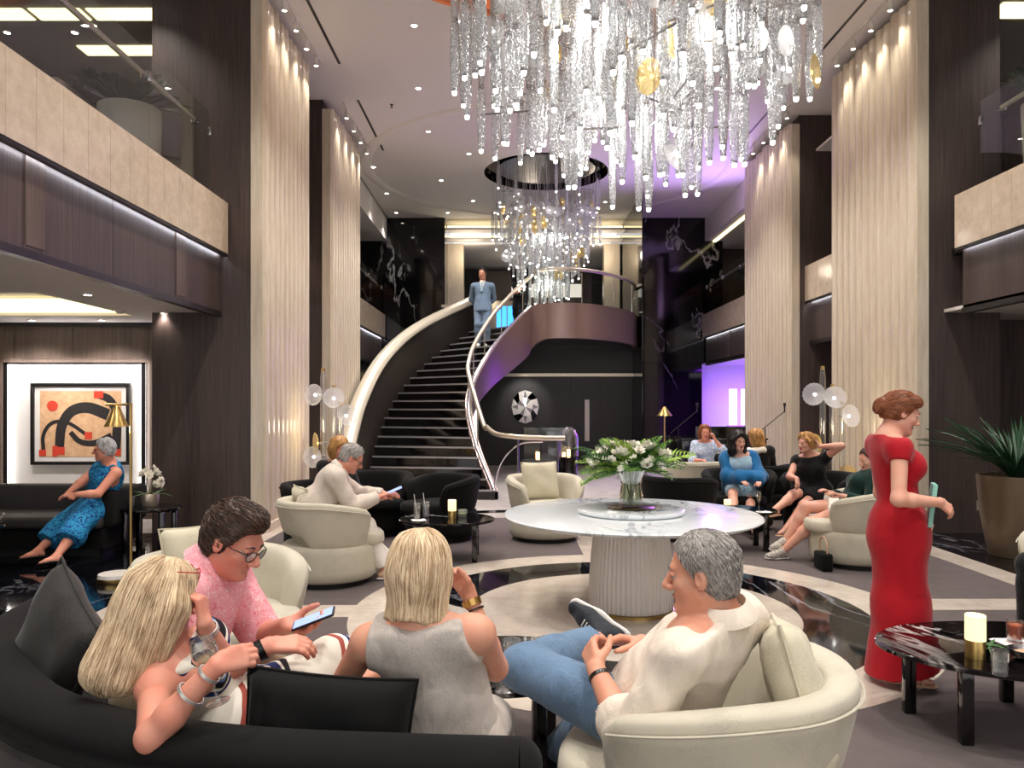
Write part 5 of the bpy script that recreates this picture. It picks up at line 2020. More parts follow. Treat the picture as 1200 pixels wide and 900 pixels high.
def head_prims(H, female=False, chin=1.0):
    c, r, f, u, s = H['c'], H['r'], H['f'], H['u'], H['s']
    M = np.stack([r, f, u])

    def L(x, y, z):
        return c + (r * x + f * y + u * z) * s
    jw = 0.92 if female else 1.0
    o = [ell(L(0, -0.012, 0.038), V(0.074, 0.094, 0.082) * s, M, 0.02),
         ell(L(0, 0.030, -0.028), V(0.058, 0.060, 0.082) * s, M, 0.03),
         cap(L(-0.05 * jw, 0.0, -0.058), L(-0.012, 0.066, -0.098), 0.021 * s, 0.017 * s, 0.03),
         cap(L(0.05 * jw, 0.0, -0.058), L(0.012, 0.066, -0.098), 0.021 * s, 0.017 * s, 0.03),
         ell(L(0, 0.076, -0.098), V(0.019, 0.015, 0.016) * s * chin, M, 0.018),
         cap(L(-0.032, 0.074, 0.022), L(0.032, 0.074, 0.022), 0.015 * s, None, 0.02),
         ell(L(-0.042, 0.055, -0.024), V(0.024, 0.022, 0.022) * s, M, 0.025),
         ell(L(0.042, 0.055, -0.024), V(0.024, 0.022, 0.022) * s, M, 0.025),
         ell(L(-0.034, 0.104, -0.001), V(0.019, 0.018, 0.0125) * s, M, 0.012, 0, True),
         ell(L(0.034, 0.104, -0.001), V(0.019, 0.018, 0.0125) * s, M, 0.012, 0, True),
         cap(L(0, 0.088, 0.010), L(0, 0.111, -0.030), 0.0085 * s, 0.0125 * s, 0.010),
         ell(L(0, 0.112, -0.034), V(0.0125, 0.012, 0.011) * s, M, 0.008),
         ell(L(-0.013, 0.098, -0.038), V(0.0095, 0.012, 0.009) * s, M, 0.006),
         ell(L(0.013, 0.098, -0.038), V(0.0095, 0.012, 0.009) * s, M, 0.006),
         ell(L(-0.033, 0.0740, 0.0), V(0.0125, 0.0115, 0.0098) * s, M, 0.002, 1),
         ell(L(0.033, 0.0740, 0.0), V(0.0125, 0.0115, 0.0098) * s, M, 0.002, 1),
         ell(L(-0.034, 0.0846, 0.0), V(0.0066, 0.003, 0.0062) * s, M, 0.001, 3),
         ell(L(0.034, 0.0846, 0.0), V(0.0066, 0.003, 0.0062) * s, M, 0.001, 3),
         cap(L(-0.047, 0.081, 0.0075), L(-0.020, 0.0885, 0.0085), 0.0052 * s, None, 0.004),
         cap(L(0.047, 0.081, 0.0075), L(0.020, 0.0885, 0.0085), 0.0052 * s, None, 0.004),
         cap(L(-0.019, 0.084, -0.064), L(0.0, 0.0915, -0.0630), 0.0036 * s, 0.0048 * s, 0.004, 2),
         cap(L(0.019, 0.084, -0.064), L(0.0, 0.0915, -0.0630), 0.0036 * s, 0.0048 * s, 0.004, 2),
         cap(L(-0.013, 0.0845, -0.0715), L(0.013, 0.0845, -0.0715), 0.0050 * s, None, 0.004, 2)]
    for sx in (-1, 1):
        o.append(ell(L(0.077 * sx, -0.008, -0.004), V(0.009, 0.019, 0.031) * s, M, 0.008))
        o.append(ell(L(0.086 * sx, 0.0, -0.002), V(0.007, 0.010, 0.017) * s, M, 0.005, 0, True))
    return o


def skin_mat(name, col, red=0.15):
    m, nt, b = new_mat(name)
    v = coords(nt)
    f = noise(nt, v, 14, 3)
    c2 = (min(1, col[0] * 1.04), col[1] * 0.86, col[2] * 0.82, 1)
    c = ramp(nt, f, [(0.35, col), (0.75, c2)])
    nt.links.new(c, b.inputs['Base Color'])
    b.inputs['Roughness'].default_value = 0.48
    b.inputs['Specular IOR Level'].default_value = 0.35
    b.inputs['Subsurface Weight'].default_value = 0.0
    f2 = noise(nt, v, 160, 2)
    bump(nt, b, f2, 0.08, 0.002)
    return m


skin_mat('skin_fair', rgb(222, 170, 148))
skin_mat('skin_pink', rgb(214, 150, 128))
skin_mat('skin_tan', rgb(210, 154, 128))
skin_mat('skin_warm', rgb(206, 150, 124))
plain('eye_white', rgb(172, 160, 152), 0.35)
plain('iris', rgb(40, 32, 26), 0.2)
plain('lip', rgb(186, 96, 92), 0.4)
plain('lip_m', rgb(198, 136, 114), 0.45)
plain('lip_red', rgb(178, 50, 56), 0.35)


def hair_mat(name, dark, light):
    m, nt, b = new_mat(name)
    at = N(nt, 'ShaderNodeAttribute')
    at.attribute_name = 'tone'
    v = coords(nt)
    f = noise(nt, v, 30, 2)
    ad = N(nt, 'ShaderNodeMath', operation='ADD')
    nt.links.new(at.outputs['Fac'], ad.inputs[0])
    sc = N(nt, 'ShaderNodeMath', operation='MULTIPLY')
    nt.links.new(f, sc.inputs[0])
    sc.inputs[1].default_value = 0.5
    nt.links.new(sc.outputs[0], ad.inputs[1])
    c = ramp(nt, ad.outputs[0], [(0.2, dark), (1.05, light)])
    nt.links.new(c, b.inputs['Base Color'])
    b.inputs['Roughness'].default_value = 0.42
    b.inputs['Specular IOR Level'].default_value = 0.45
    return m


hair_mat('hair_blond', rgb(168, 134, 98), rgb(248, 226, 190))
hair_mat('hair_golden', rgb(150, 100, 52), rgb(226, 178, 112))
hair_mat('hair_brown', rgb(36, 26, 22), rgb(92, 68, 54))
hair_mat('hair_black', rgb(14, 12, 12), rgb(46, 40, 40))
hair_mat('hair_grey', rgb(98, 92, 88), rgb(196, 190, 184))
hair_mat('hair_auburn', rgb(92, 48, 30), rgb(172, 104, 66))
hair_mat('hair_silver', rgb(110, 112, 118), rgb(226, 226, 230))


def hair_object(parent, prims, mat, flow, nstr, steps, ds, rad, res, seed=0, fold=0.0, lift=0.002):
    """hair: a shaped volume covered with combed strands that follow it"""
    v, q, _ = sdf_mesh(prims, res, fold=fold, ff=40, seed=seed)
    v = relax(v, q, 1)
    rs = np.random.default_rng(seed + 5)
    off = np.array(parent.location)
    vs = [v - off]
    faces = [q]
    tone = [np.full(len(v), 0.35)]
    base = len(v)
    if nstr and len(v):
        p = v[rs.integers(0, len(v), nstr)].copy()
        path = [p.copy()]

        def sd(x):
            d = field(x, prims)
            if fold:
                d = d + wob(x, fold, 40, seed)
            return d

        def grad(x):
            e = 0.003
            g = np.stack([sd(x + V(e, 0, 0)) - sd(x - V(e, 0, 0)), sd(x + V(0, e, 0)) - sd(x - V(0, e, 0)), sd(x + V(0, 0, e)) - sd(x - V(0, 0, e))], 1)
            return g / (np.linalg.norm(g, axis=1)[:, None] + 1e-9)
        lf = lift * rs.uniform(0.2, 1.6, nstr)
        jit = rs.normal(0, 0.12, (nstr, 3))
        for s in range(steps):
            g = grad(p)
            F = flow(p) + jit
            F = F - (F * g).sum(1)[:, None] * g
            F /= np.linalg.norm(F, axis=1)[:, None] + 1e-9
            p = p + F * ds
            g = grad(p)
            p = p - g * (sd(p) - lf)[:, None]
            path.append(p.copy())
        path = np.stack(path, 1)             # nstr, steps+1, 3
        ns = steps + 1
        tan = np.gradient(path, axis=1)
        tan /= np.linalg.norm(tan, axis=2)[:, :, None] + 1e-9
        ref = rs.normal(size=(nstr, 1, 3))
        a = np.cross(tan, ref)
        a /= np.linalg.norm(a, axis=2)[:, :, None] + 1e-9
        b = np.cross(tan, a)
        prof = np.sin(np.linspace(0.25, math.pi * 0.97, ns)) ** 0.6
        R = rad * prof[None, :, None]
        ring = [path + R * (a * math.cos(t) + b * math.sin(t)) for t in (0, 2.094, 4.189)]
        S = np.stack(ring, 2).reshape(-1, 3)   # nstr, ns, 3
        vs.append(S - off)
        tn = rs.uniform(0.0, 1.0, nstr)
        tone.append(np.repeat(tn, ns * 3) * 0.9)
        idx = np.arange(nstr * ns * 3).reshape(nstr, ns, 3)
        for k in range(3):
            k2 = (k + 1) % 3
            f_ = np.stack([idx[:, :-1, k], idx[:, :-1, k2], idx[:, 1:, k2], idx[:, 1:, k]], -1).reshape(-1, 4)
            faces.append(f_ + base)
    vs = np.concatenate(vs)
    qs = np.concatenate(faces)
    me = bpy.data.meshes.new('hair')
    me.vertices.add(len(vs))
    me.vertices.foreach_set('co', vs.astype(np.float32).ravel())
    me.loops.add(len(qs) * 4)
    me.loops.foreach_set('vertex_index', qs.astype(np.int32).ravel())
    me.polygons.add(len(qs))
    me.polygons.foreach_set('loop_start', (np.arange(len(qs)) * 4).astype(np.int32))
    me.polygons.foreach_set('use_smooth', np.ones(len(qs), bool))
    me.update(calc_edges=True)
    at = me.attributes.new('tone', 'FLOAT', 'POINT')
    at.data.foreach_set('value', np.concatenate(tone).astype(np.float32))
    me.materials.append(MATS[mat])
    o = bpy.data.objects.new('hair', me)
    COL.objects.link(o)
    o.parent = parent
    return o


class Fig:
    """a posed figure: skeleton from pelvis, neck, facing and hand / foot targets"""

    def __init__(s, base, label, h=1.7, build=1.0, pelvis=None, neck=None, face=(0, 1, 0), chest=None, head=None, headf=None, headup=(0, 0, 1),
                 rh=None, lh=None, rf=None, lf=None, rep=None, lep=None, rkp=None, lkp=None, rfd=None, lfd=None, skin='skin_fair', female=False, fine=True, shw=None, lip='lip', bust=0.0):
        s.h, s.b, s.female, s.fine, s.skin, s.lipm, s.bust = h, build, female, fine, skin, (lip if female else 'lip_m'), bust
        s.root = empty('person', base, label=label, cat='person')
        s.P, s.Nk = V(*pelvis), V(*neck)
        s.f = nrm(V(*face))
        s.cf = nrm(V(*(chest if chest is not None else face)))
        s.u = nrm(s.Nk - s.P)
        s.r = nrm(np.cross(s.cf, s.u))
        s.fw = nrm(np.cross(s.u, s.r))
        s.pr = nrm(np.cross(s.f, V(0, 0, 1)))
        sw = shw or (0.098 if female else 0.112)
        s.sw = sw * h
        s.sh = {1: s.Nk - s.u * 0.042 * h + s.r * s.sw, -1: s.Nk - s.u * 0.042 * h - s.r * s.sw}
        s.hip = {1: s.P + s.pr * 0.052 * h, -1: s.P - s.pr * 0.052 * h}
        up, fo = 0.168 * h, 0.150 * h
        th, sn = 0.245 * h, 0.245 * h
        dn = V(0, 0, -1)
        s.el, s.wr, s.kn, s.an = {}, {}, {}, {}
        for sd, t, pole in ((1, rh, rep), (-1, lh, lep)):
            if t is None:
                t = s.sh[sd] - s.u * 0.3 * h + s.fw * 0.03
            pole = V(*pole) if pole is not None else dn + s.r * sd * 0.5 - s.fw * 0.4
            s.el[sd], s.wr[sd] = ik(s.sh[sd], V(*t), up, fo, pole)
        for sd, t, pole in ((1, rf, rkp), (-1, lf, lkp)):
            if t is None:
                t = s.hip[sd] + V(0, 0, -0.47 * h)
            pole = V(*pole) if pole is not None else s.f + V(0, 0, 0.6)
            s.kn[sd], s.an[sd] = ik(s.hip[sd], V(*t), th, sn, pole)
        s.fd = {1: nrm(V(*(rfd or tuple(s.f)))), -1: nrm(V(*(lfd or tuple(s.f))))}
        hs = (h / 1.74) ** 0.5 * (0.98 if female else 1.03)
        hf = nrm(V(*(headf or tuple(s.f))))
        hr, hf, hu = rot_basis(hf, headup)
        hc = V(*head) if head is not None else s.Nk + s.u * 0.115 * h + hf * 0.03
        s.H = dict(c=hc, r=hr, f=hf, u=hu, s=hs)
        s.hands = {1: None, -1: None}
        s.nd = nrm(s.HL(0, -0.022, -0.055) - (s.Nk - s.u * 0.02))

    def HL(s, x, y, z):
        H = s.H
        return H['c'] + (H['r'] * x + H['f'] * y + H['u'] * z) * H['s']

    # ----- shapes
    def torso(s, g=0.0, k=0.06, m=0, low=True, clip=None):
        h, b = s.h, s.b
        M = np.stack([s.r, s.fw, s.u])
        Lt = np.linalg.norm(s.Nk - s.P)
        A = lambda t, fx=0.0: s.P + s.u * Lt * t + s.fw * fx * h
        wm = 0.92 if s.female else 1.0
        Mp = np.stack([s.pr, nrm(np.cross(V(0, 0, 1), s.pr)), V(0, 0, 1)])
        o = []
        if low:
            o.append(ell(A(0.03), V(0.092 * h * b + g, 0.068 * h * b + g, 0.062 * h + g), Mp, k, m, clip=clip))
        o += [ell(A(0.32, 0.008 * b), V(0.080 * h * b * wm + g, 0.062 * h * b + g, 0.092 * h + g), M, k, m, clip=clip),
              ell(A(0.66, 0.004), V(0.090 * h * b * wm + g, 0.062 * h * b + g, 0.096 * h + g), M, k, m, clip=clip),
              cap(s.sh[-1] * 0.85 + s.Nk * 0.15 - s.u * 0.01, s.sh[1] * 0.85 + s.Nk * 0.15 - s.u * 0.01, 0.036 * h + g * 0.8, None, 0.06, m, clip=clip),
              cap(s.Nk - s.u * 0.02, s.sh[1] - s.r * 0.01, 0.03 * h + g * 0.5, 0.03 * h + g, 0.04, m, clip=clip),
              cap(s.Nk - s.u * 0.02, s.sh[-1] + s.r * 0.01, 0.03 * h + g * 0.5, 0.03 * h + g, 0.04, m, clip=clip)]
        if s.bust:
            for sd in (-1, 1):
                o.append(ell(A(0.62, 0.044) + s.r * sd * 0.047 * h, V(0.044, 0.044, 0.046) * h * s.bust + g, M, 0.04, m, clip=clip))
        return o

    def arm(s, sd, g=0.0, upto=2.0, k=0.03, m=0, frm=0.0, gb=None):
        h, b = s.h, 0.5 + 0.5 * s.b
        thin = 0.9 if s.female else 1.0
        S, E, W = s.sh[sd], s.el[sd], s.wr[sd]
        o = []
        ra, rb, rc, rd = 0.0315 * h * b * thin, 0.0255 * h * b * thin, 0.0262 * h * b * thin, 0.0165 * h * thin
        t = min(1, upto)
        if frm < 1:
            e = S + (E - S) * t
            o.append(cap(S, e, ra + g, ra + (rb - ra) * t + (g if gb is None else gb), k, m, clip=[(e, nrm(E - S))] if upto < 1 else None))
        if upto > 1:
            t = min(1, upto - 1)
            mid = E + (W - E) * 0.3
            e = E + (W - E) * t
            cl = [(e, nrm(W - E))] if upto < 2 else None
            gg = g if gb is None else gb
            o.append(cap(E, mid if t > 0.3 else e, rb + g, rc + gg, 0.025, m, clip=cl))
            if t > 0.3:
                o.append(cap(mid, e, rc + gg, rc + (rd - rc) * (t - 0.3) / 0.7 + gg, 0.02, m, clip=cl))
        return o

    def leg(s, sd, g=0.0, upto=2.0, k=0.03, m=0, gb=None):
        h, b = s.h, 0.5 + 0.5 * s.b
        S, E, W = s.hip[sd], s.kn[sd], s.an[sd]
        ra, rb, rc, rd = 0.054 * h * b, 0.035 * h * b, 0.0335 * h * b, 0.0215 * h
        t = min(1, upto)
        e = S + (E - S) * t
        gb = g if gb is None else gb
        o = [cap(S, e, ra + g, ra + (rb - ra) * t + g, k, m, clip=[(e, nrm(E - S))] if upto < 1 else None)]
        if upto > 1:
            t = min(1, upto - 1)
            cd, sdv = nrm(E - S), nrm(W - E)
            bk = -(cd - (cd @ sdv) * sdv)
            nb_ = np.linalg.norm(bk)
            bk = bk / nb_ if nb_ > 0.15 else -s.f
            calf = E + (W - E) * 0.32 + bk * 0.010
            e = E + (W - E) * t
            cl = [(e, nrm(W - E))] if upto < 2 else None
            o.append(cap(E, calf if t > 0.32 else e, rb + g, rc + gb, 0.03, m, clip=cl))
            if t > 0.32:
                o.append(cap(calf, e, rc + gb, rc + (rd - rc) * (t - 0.32) / 0.68 + gb, 0.03, m, clip=cl))
        return o

    def foot(s, sd, g=0.0, k=0.02, m=0, heel=0.0):
        h = s.h
        A, d = s.an[sd], s.fd[sd]
        sh = nrm(s.kn[sd] - A)
        up = nrm(sh - (sh @ d) * d) if abs(sh @ d) < 0.95 else V(0, 0, 1)
        q = h / 1.72
        return [cap(A + up * 0.0, A - d * 0.03 * q - up * 0.042 * q, 0.034 * q + g, 0.031 * q + g, k, m),
                cap(A - d * 0.035 * q - up * 0.045 * q, A + d * 0.10 * q - up * 0.050 * q, 0.030 * q + g, 0.034 * q + g, k, m, flat=(up, 0.85)),
                cap(A + d * 0.03 * q - up * 0.01 * q, A + d * 0.11 * q - up * 0.045 * q, 0.03 * q + g, 0.026 * q + g, 0.03, m),
                cap(A + d * 0.10 * q - up * 0.052 * q, A + d * 0.165 * q - up * 0.056 * q, 0.033 * q + g, 0.024 * q + g, k, m, flat=(up, 0.7))]

    def sole(s, sd, g=0.0, lift=0.0, m=0):
        h = s.h
        A, d = s.an[sd], s.fd[sd]
        sh = nrm(s.kn[sd] - A)
        up = nrm(sh - (sh @ d) * d) if abs(sh @ d) < 0.95 else V(0, 0, 1)
        q = h / 1.72
        return [cap(A - d * 0.045 * q - up * (0.075 + lift) * q, A + d * 0.07 * q - up * (0.077 + lift) * q, 0.035 * q + g, 0.034 * q + g, 0.02, m, flat=(up, 0.32)),
                cap(A + d * 0.07 * q - up * (0.077 + lift) * q, A + d * 0.165 * q - up * (0.077 + lift) * q, 0.040 * q + g, 0.031 * q + g, 0.02, m, flat=(up, 0.30))]

    def hand(s, sd, fd, n, curl=(0.5, 0.6, 0.4), thumb=0.5, spread=1.0):
        s.hands[sd] = (V(*fd), V(*n), curl, thumb, spread)

    def body(s, barefeet=False, res=None):
        pr = s.torso(-0.004, 0.05)
        for sd in (1, -1):
            pr += s.arm(sd)
            pr += s.leg(sd)
            if barefeet:
                pr += s.foot(sd, -0.006)
        h = s.h
        # neck
        nb = s.HL(0, -0.022, -0.055)
        rn = (0.030 if s.female else 0.034) * h
        pr.append(cap(s.Nk - s.u * 0.02, nb, rn * 1.12, rn, 0.035))
        pr.append(cap(s.Nk + s.fw * 0.02 - s.u * 0.03, s.HL(0, 0.02, -0.07), rn * 0.95, rn * 0.75, 0.03))
        pr = pr + head_prims(s.H, s.female)
        hsph = []
        for sd in (1, -1):
            fd = nrm(s.wr[sd] - s.el[sd])
            hd = s.hands[sd] or (fd, np.cross(fd, s.r) * 1.0, (0.35, 0.4, 0.3), 0.4, 1.0)
            hp = hand_prims(s.wr[sd], hd[0], hd[1], sd, (0.93 if s.female else 1.03) * (h / 1.72), hd[2], hd[3], hd[4])
            pr = pr + hp
            hsph.append((s.wr[sd] + nrm(hd[0]) * 0.095, 0.135))
        res = res or (0.008 if s.fine else 0.012)
        fh = 0.0036 if s.fine else 0.0065
        ff = 0.0036 if s.fine else 0.006
        regs = [(s.H['c'] + s.H['f'] * 0.005 - s.H['u'] * 0.005, 0.150 * s.H['s'], fh)] + [(c, r, ff) for c, r in hsph]
        chunks = []
        v, q, _ = sdf_mesh(pr, res)
        c = v[q].mean(1)
        keep = np.ones(len(q), bool)
        for (cc, rr_, _r) in regs:
            keep &= np.linalg.norm(c - cc, axis=1) > rr_ - res * 0.4
        chunks.append((relax(v, q, 1), q[keep]))
        for (cc, rr_, rs_) in regs:
            v, q, _ = sdf_mesh(pr, rs_, (cc - rr_ - 2 * rs_, cc + rr_ + 2 * rs_))
            if len(q) == 0:
                continue
            c = v[q].mean(1)
            k2 = np.linalg.norm(c - cc, axis=1) <= rr_ + rs_ * 0.6
            chunks.append((v, q[k2]))
        s.bodyprims = pr
        return to_obj('body', chunks, [s.skin, 'eye_white', s.lipm, 'iris'], s.root, pr)

    def cloth(s, name, prims, mat, res=None, fold=0.003, ff=24.0, seed=1.0, relaxn=1, mats=None, extra=None):
        res = res or (0.0075 if s.fine else 0.012)
        v, q, _ = sdf_mesh(prims, res, fold=fold, ff=ff, seed=seed, extra=extra)
        if relaxn:
            v = relax(v, q, relaxn)
        return to_obj(name, [(v, q)], mats or [mat], s.root, prims if mats else None)

    def hair_cap(s, g=0.012, hairline=0.055, low=-0.075, k=0.02):
        """skull-hugging hair volume kept off the face"""
        M = np.stack([s.H['r'], s.H['f'], s.H['u']])
        sc = s.H['s']
        cl = [(s.HL(0, hairline, 0.055), nrm(s.H['f'] * 0.85 - s.H['u'] * 0.55)), (s.HL(0, 0, low), -s.H['u'])]
        o = [ell(s.HL(0, -0.014, 0.040), (V(0.074, 0.094, 0.082) + g) * sc, M, k, clip=cl),
             ell(s.HL(0, -0.045, -0.02), (V(0.066, 0.055, 0.062) + g * 0.6) * sc, M, 0.03, clip=[(s.HL(0, -0.004, 0), s.H['f']), (s.HL(0, 0, low), -s.H['u'])])]
        return o

    def flow_from(s, crown, down=1.0, out=1.0, extra=None):
        cr = s.HL(*crown)

        def F(p):
            d = p - cr
            d /= np.linalg.norm(d, axis=1)[:, None] + 1e-6
            v = d * out - s.H['u'] * down * 0.5 - V(0, 0, 1) * down * 0.5
            if extra is not None:
                v = v + extra
            return v
        return F

    def brows(s, mat, r=0.0035):
        mb = MB()
        for sx in (-1, 1):
            pts = [tuple(s.HL(sx * x, y, z) - np.array(s.root.location)) for (x, y, z) in ((0.018, 0.093, 0.021), (0.034, 0.090, 0.026), (0.050, 0.077, 0.021))]
            mb.tube(pts, r * s.H['s'], 6, rads=[r, r * 1.1, r * 0.4])
        return mb.build('eyebrows', mat, s.root)

    def glasses(s, mat, lens='clear_glass', z=0.0, y=0.104, up=0.0):
        """frames on the nose, or pushed up on the hair"""
        off = np.array(s.root.location)
        mb, ml = MB(), MB()
        Lc = lambda a, b, c: tuple(s.HL(a, b, c) - off)
        for sx in (-1, 1):
            ring = []
            for k in range(17):
                a = 2 * math.pi * k / 16
                ring.append(Lc(sx * 0.034 + 0.026 * math.cos(a), y - 0.006 * abs(math.cos(a)) * (1 if math.cos(a) * sx > 0 else 0), z - 0.004 + 0.018 * math.sin(a)))
            mb.tube(ring, 0.0018, 5, cap=False)
            ml.add([p for p in ring[:16]], [tuple(range(16))])
            mb.tube([Lc(sx * 0.060, y - 0.006, z + 0.006), Lc(sx * 0.080, 0.05, z + 0.008), Lc(sx * 0.084, -0.01, z + 0.010)], 0.002, 5)
        mb.tube([Lc(-0.009, y, z + 0.002), Lc(0, y + 0.004, z + 0.006), Lc(0.009, y, z + 0.002)], 0.0018, 5)
        e = mb.build('eyeglasses', mat, s.root)
        ml.build('lenses', lens, e, fix=False)
        return e
# ================================================================== THE PEOPLE


def cloth_mat(name, col, var=0.1, rough=0.85, weave=300, sheen=0.15, wr=0.25):
    m, nt, b = new_mat(name)
    v = coords(nt)
    f = noise(nt, v, weave, 2)
    f2 = noise(nt, v, 12, 3)
    ad = N(nt, 'ShaderNodeMath', operation='ADD')
    nt.links.new(f, ad.inputs[0])
    nt.links.new(f2, ad.inputs[1])
    c = ramp(nt, ad.outputs[0], [(0.75, tuple(x * (1 - var) for x in col[:3]) + (1,)), (1.25, tuple(min(1, x * (1 + var)) for x in col[:3]) + (1,))])
    nt.links.new(c, b.inputs['Base Color'])
    b.inputs['Roughness'].default_value = rough
    b.inputs['Sheen Weight'].default_value = sheen
    b.inputs['Specular IOR Level'].default_value = 0.2
    v3 = coords(nt, (1, 1, 0.45))
    f3 = noise(nt, v3, 16, 3, 0.5, 1.2)
    bn = N(nt, 'ShaderNodeBump')
    bn.inputs['Strength'].default_value = wr
    bn.inputs['Distance'].default_value = 0.03
    nt.links.new(f3, bn.inputs['Height'])
    b2 = N(nt, 'ShaderNodeBump')
    b2.inputs['Strength'].default_value = 0.2
    b2.inputs['Distance'].default_value = 0.001
    nt.links.new(f, b2.inputs['Height'])
    nt.links.new(bn.outputs['Normal'], b2.inputs['Normal'])
    nt.links.new(b2.outputs['Normal'], b.inputs['Normal'])
    return m


def print_mat(name, stops, scale=18, dist=1.5, stretch=(1, 1, 1), rough=0.8):
    m, nt, b = new_mat(name)
    v = coords(nt, stretch)
    f = noise(nt, v, scale, 4, 0.6, dist)
    c = ramp(nt, f, stops)
    nt.links.new(c, b.inputs['Base Color'])
    b.inputs['Roughness'].default_value = rough
    b.inputs['Specular IOR Level'].default_value = 0.25
    return m


def stripe_mat(name, axis, stops, scale, warp=0.15):
    m, nt, b = new_mat(name)
    t = nt.nodes.new('ShaderNodeTexCoord')
    dt = N(nt, 'ShaderNodeVectorMath', operation='DOT_PRODUCT')
    nt.links.new(t.outputs['Object'], dt.inputs[0])
    dt.inputs[1].default_value = axis
    n = noise(nt, t.outputs['Object'], 5, 2)
    ma = N(nt, 'ShaderNodeMath', operation='MULTIPLY_ADD')
    nt.links.new(n, ma.inputs[0])
    ma.inputs[1].default_value = warp * 0.3
    nt.links.new(dt.outputs['Value'], ma.inputs[2])
    sc = N(nt, 'ShaderNodeMath', operation='MULTIPLY')
    nt.links.new(ma.outputs[0], sc.inputs[0])
    sc.inputs[1].default_value = scale
    fr = N(nt, 'ShaderNodeMath', operation='FRACT')
    nt.links.new(sc.outputs[0], fr.inputs[0])
    c = ramp(nt, fr.outputs[0], stops, 'CONSTANT')
    nt.links.new(c, b.inputs['Base Color'])
    b.inputs['Roughness'].default_value = 0.75
    b.inputs['Specular IOR Level'].default_value = 0.25
    return m


cloth_mat('linen_grey', rgb(176, 168, 160), 0.14)
cloth_mat('linen_cream', rgb(220, 208, 192), 0.07)
cloth_mat('pale_trousers', rgb(188, 178, 168), 0.08)
cloth_mat('denim', rgb(92, 117, 143), 0.22, wr=0.3)
cloth_mat('red_dress', rgb(166, 10, 28), 0.06, 0.7, wr=0.12)
cloth_mat('beige_suit', rgb(206, 194, 182), 0.06)
cloth_mat('white_cotton', rgb(228, 222, 212), 0.05)
cloth_mat('grey_suit', rgb(112, 132, 156), 0.06)
cloth_mat('black_cloth', rgb(16, 16, 18), 0.1)
cloth_mat('shawl_blue', rgb(28, 98, 150), 0.1)
cloth_mat('light_denim', rgb(150, 178, 196), 0.12)
cloth_mat('dark_green', rgb(14, 44, 40), 0.1)
cloth_mat('khaki', rgb(150, 132, 108), 0.08)
cloth_mat('navy_shoe', rgb(26, 32, 40), 0.08, 0.55)
plain('sole_white', rgb(228, 224, 218), 0.5)
plain('shoe_black', rgb(14, 14, 16), 0.4)
plain('shoe_tan', rgb(196, 160, 130), 0.4)
print_mat('pink_print', [(0.38, rgb(244, 208, 208)), (0.46, rgb(234, 140, 156)), (0.54, rgb(242, 186, 190)), (0.64, rgb(228, 112, 134))], 60, 1.0)
print_mat('blue_print', [(0.36, rgb(14, 28, 70)), (0.46, rgb(24, 80, 160)), (0.54, rgb(50, 170, 210)), (0.62, rgb(20, 50, 110))], 14, 3.0, (1, 1, 1.6))
print_mat('blouse_print', [(0.42, rgb(226, 232, 240)), (0.50, rgb(90, 140, 200)), (0.56, rgb(235, 238, 242)), (0.64, rgb(60, 100, 180))], 18, 2.0)
print_mat('leopard', [(0.42, rgb(220, 212, 200)), (0.5, rgb(40, 36, 34)), (0.56, rgb(214, 206, 194))], 50, 1.0)
Wt, Nv, Bk, Rd, Sk = rgb(232, 226, 212), rgb(30, 46, 96), rgb(22, 22, 30), rgb(158, 74, 62), rgb(110, 140, 190)
stripe_mat('striped_dress', (0.35, -0.55, 0.75), [(0.0, Wt), (0.40, Nv), (0.46, Wt), (0.50, Bk), (0.58, Sk), (0.62, Wt), (0.66, Nv), (0.75, Wt), (0.80, Bk), (0.84, Wt), (0.92, Rd), (0.97, Wt)], 4.2)
stripe_mat('striped_skirt', (0.6, 0.55, -0.3), [(0.0, Wt), (0.42, Rd), (0.47, Wt), (0.52, Nv), (0.57, Wt), (0.60, Bk), (0.68, Sk), (0.71, Wt), (0.74, Nv), (0.83, Wt), (0.86, Bk), (0.92, Wt)], 3.4)
plain('red_plastic', rgb(190, 30, 40), 0.3)
plain('black_plastic', rgb(20, 18, 18), 0.3)
plain('silver', rgb(214, 210, 204), 0.4, 0.7)
plain('gold', rgb(210, 170, 100), 0.25, 1.0)
plain('teal_folder', rgb(130, 190, 176), 0.4)
plain('phone_screen', rgb(120, 150, 220), 0.2, emit=(0.5, 0.6, 1.0, 1), estr=0.6)


def ring_band(fig, c, axis, r, w, mat, name, n=22, t=0.004):
    """bracelet, watch strap or cuff band round a limb"""
    ax = Vector(tuple(nrm(axis)))
    u = ax.orthogonal().normalized()
    v = ax.cross(u)
    c = Vector(tuple(np.asarray(c, float) - np.array(fig.root.location)))
    rows = []
    for k in range(n):
        a = 2 * math.pi * k / n
        d = u * math.cos(a) + v * math.sin(a)
        rows.append([tuple(c + d * (r + t) - ax * w / 2), tuple(c + d * (r + t) + ax * w / 2), tuple(c + d * r + ax * w / 2), tuple(c + d * r - ax * w / 2)])
    return MB().grid(rows, closed_u=True, closed_v=True).build(name, mat, fig.root, angle=60)


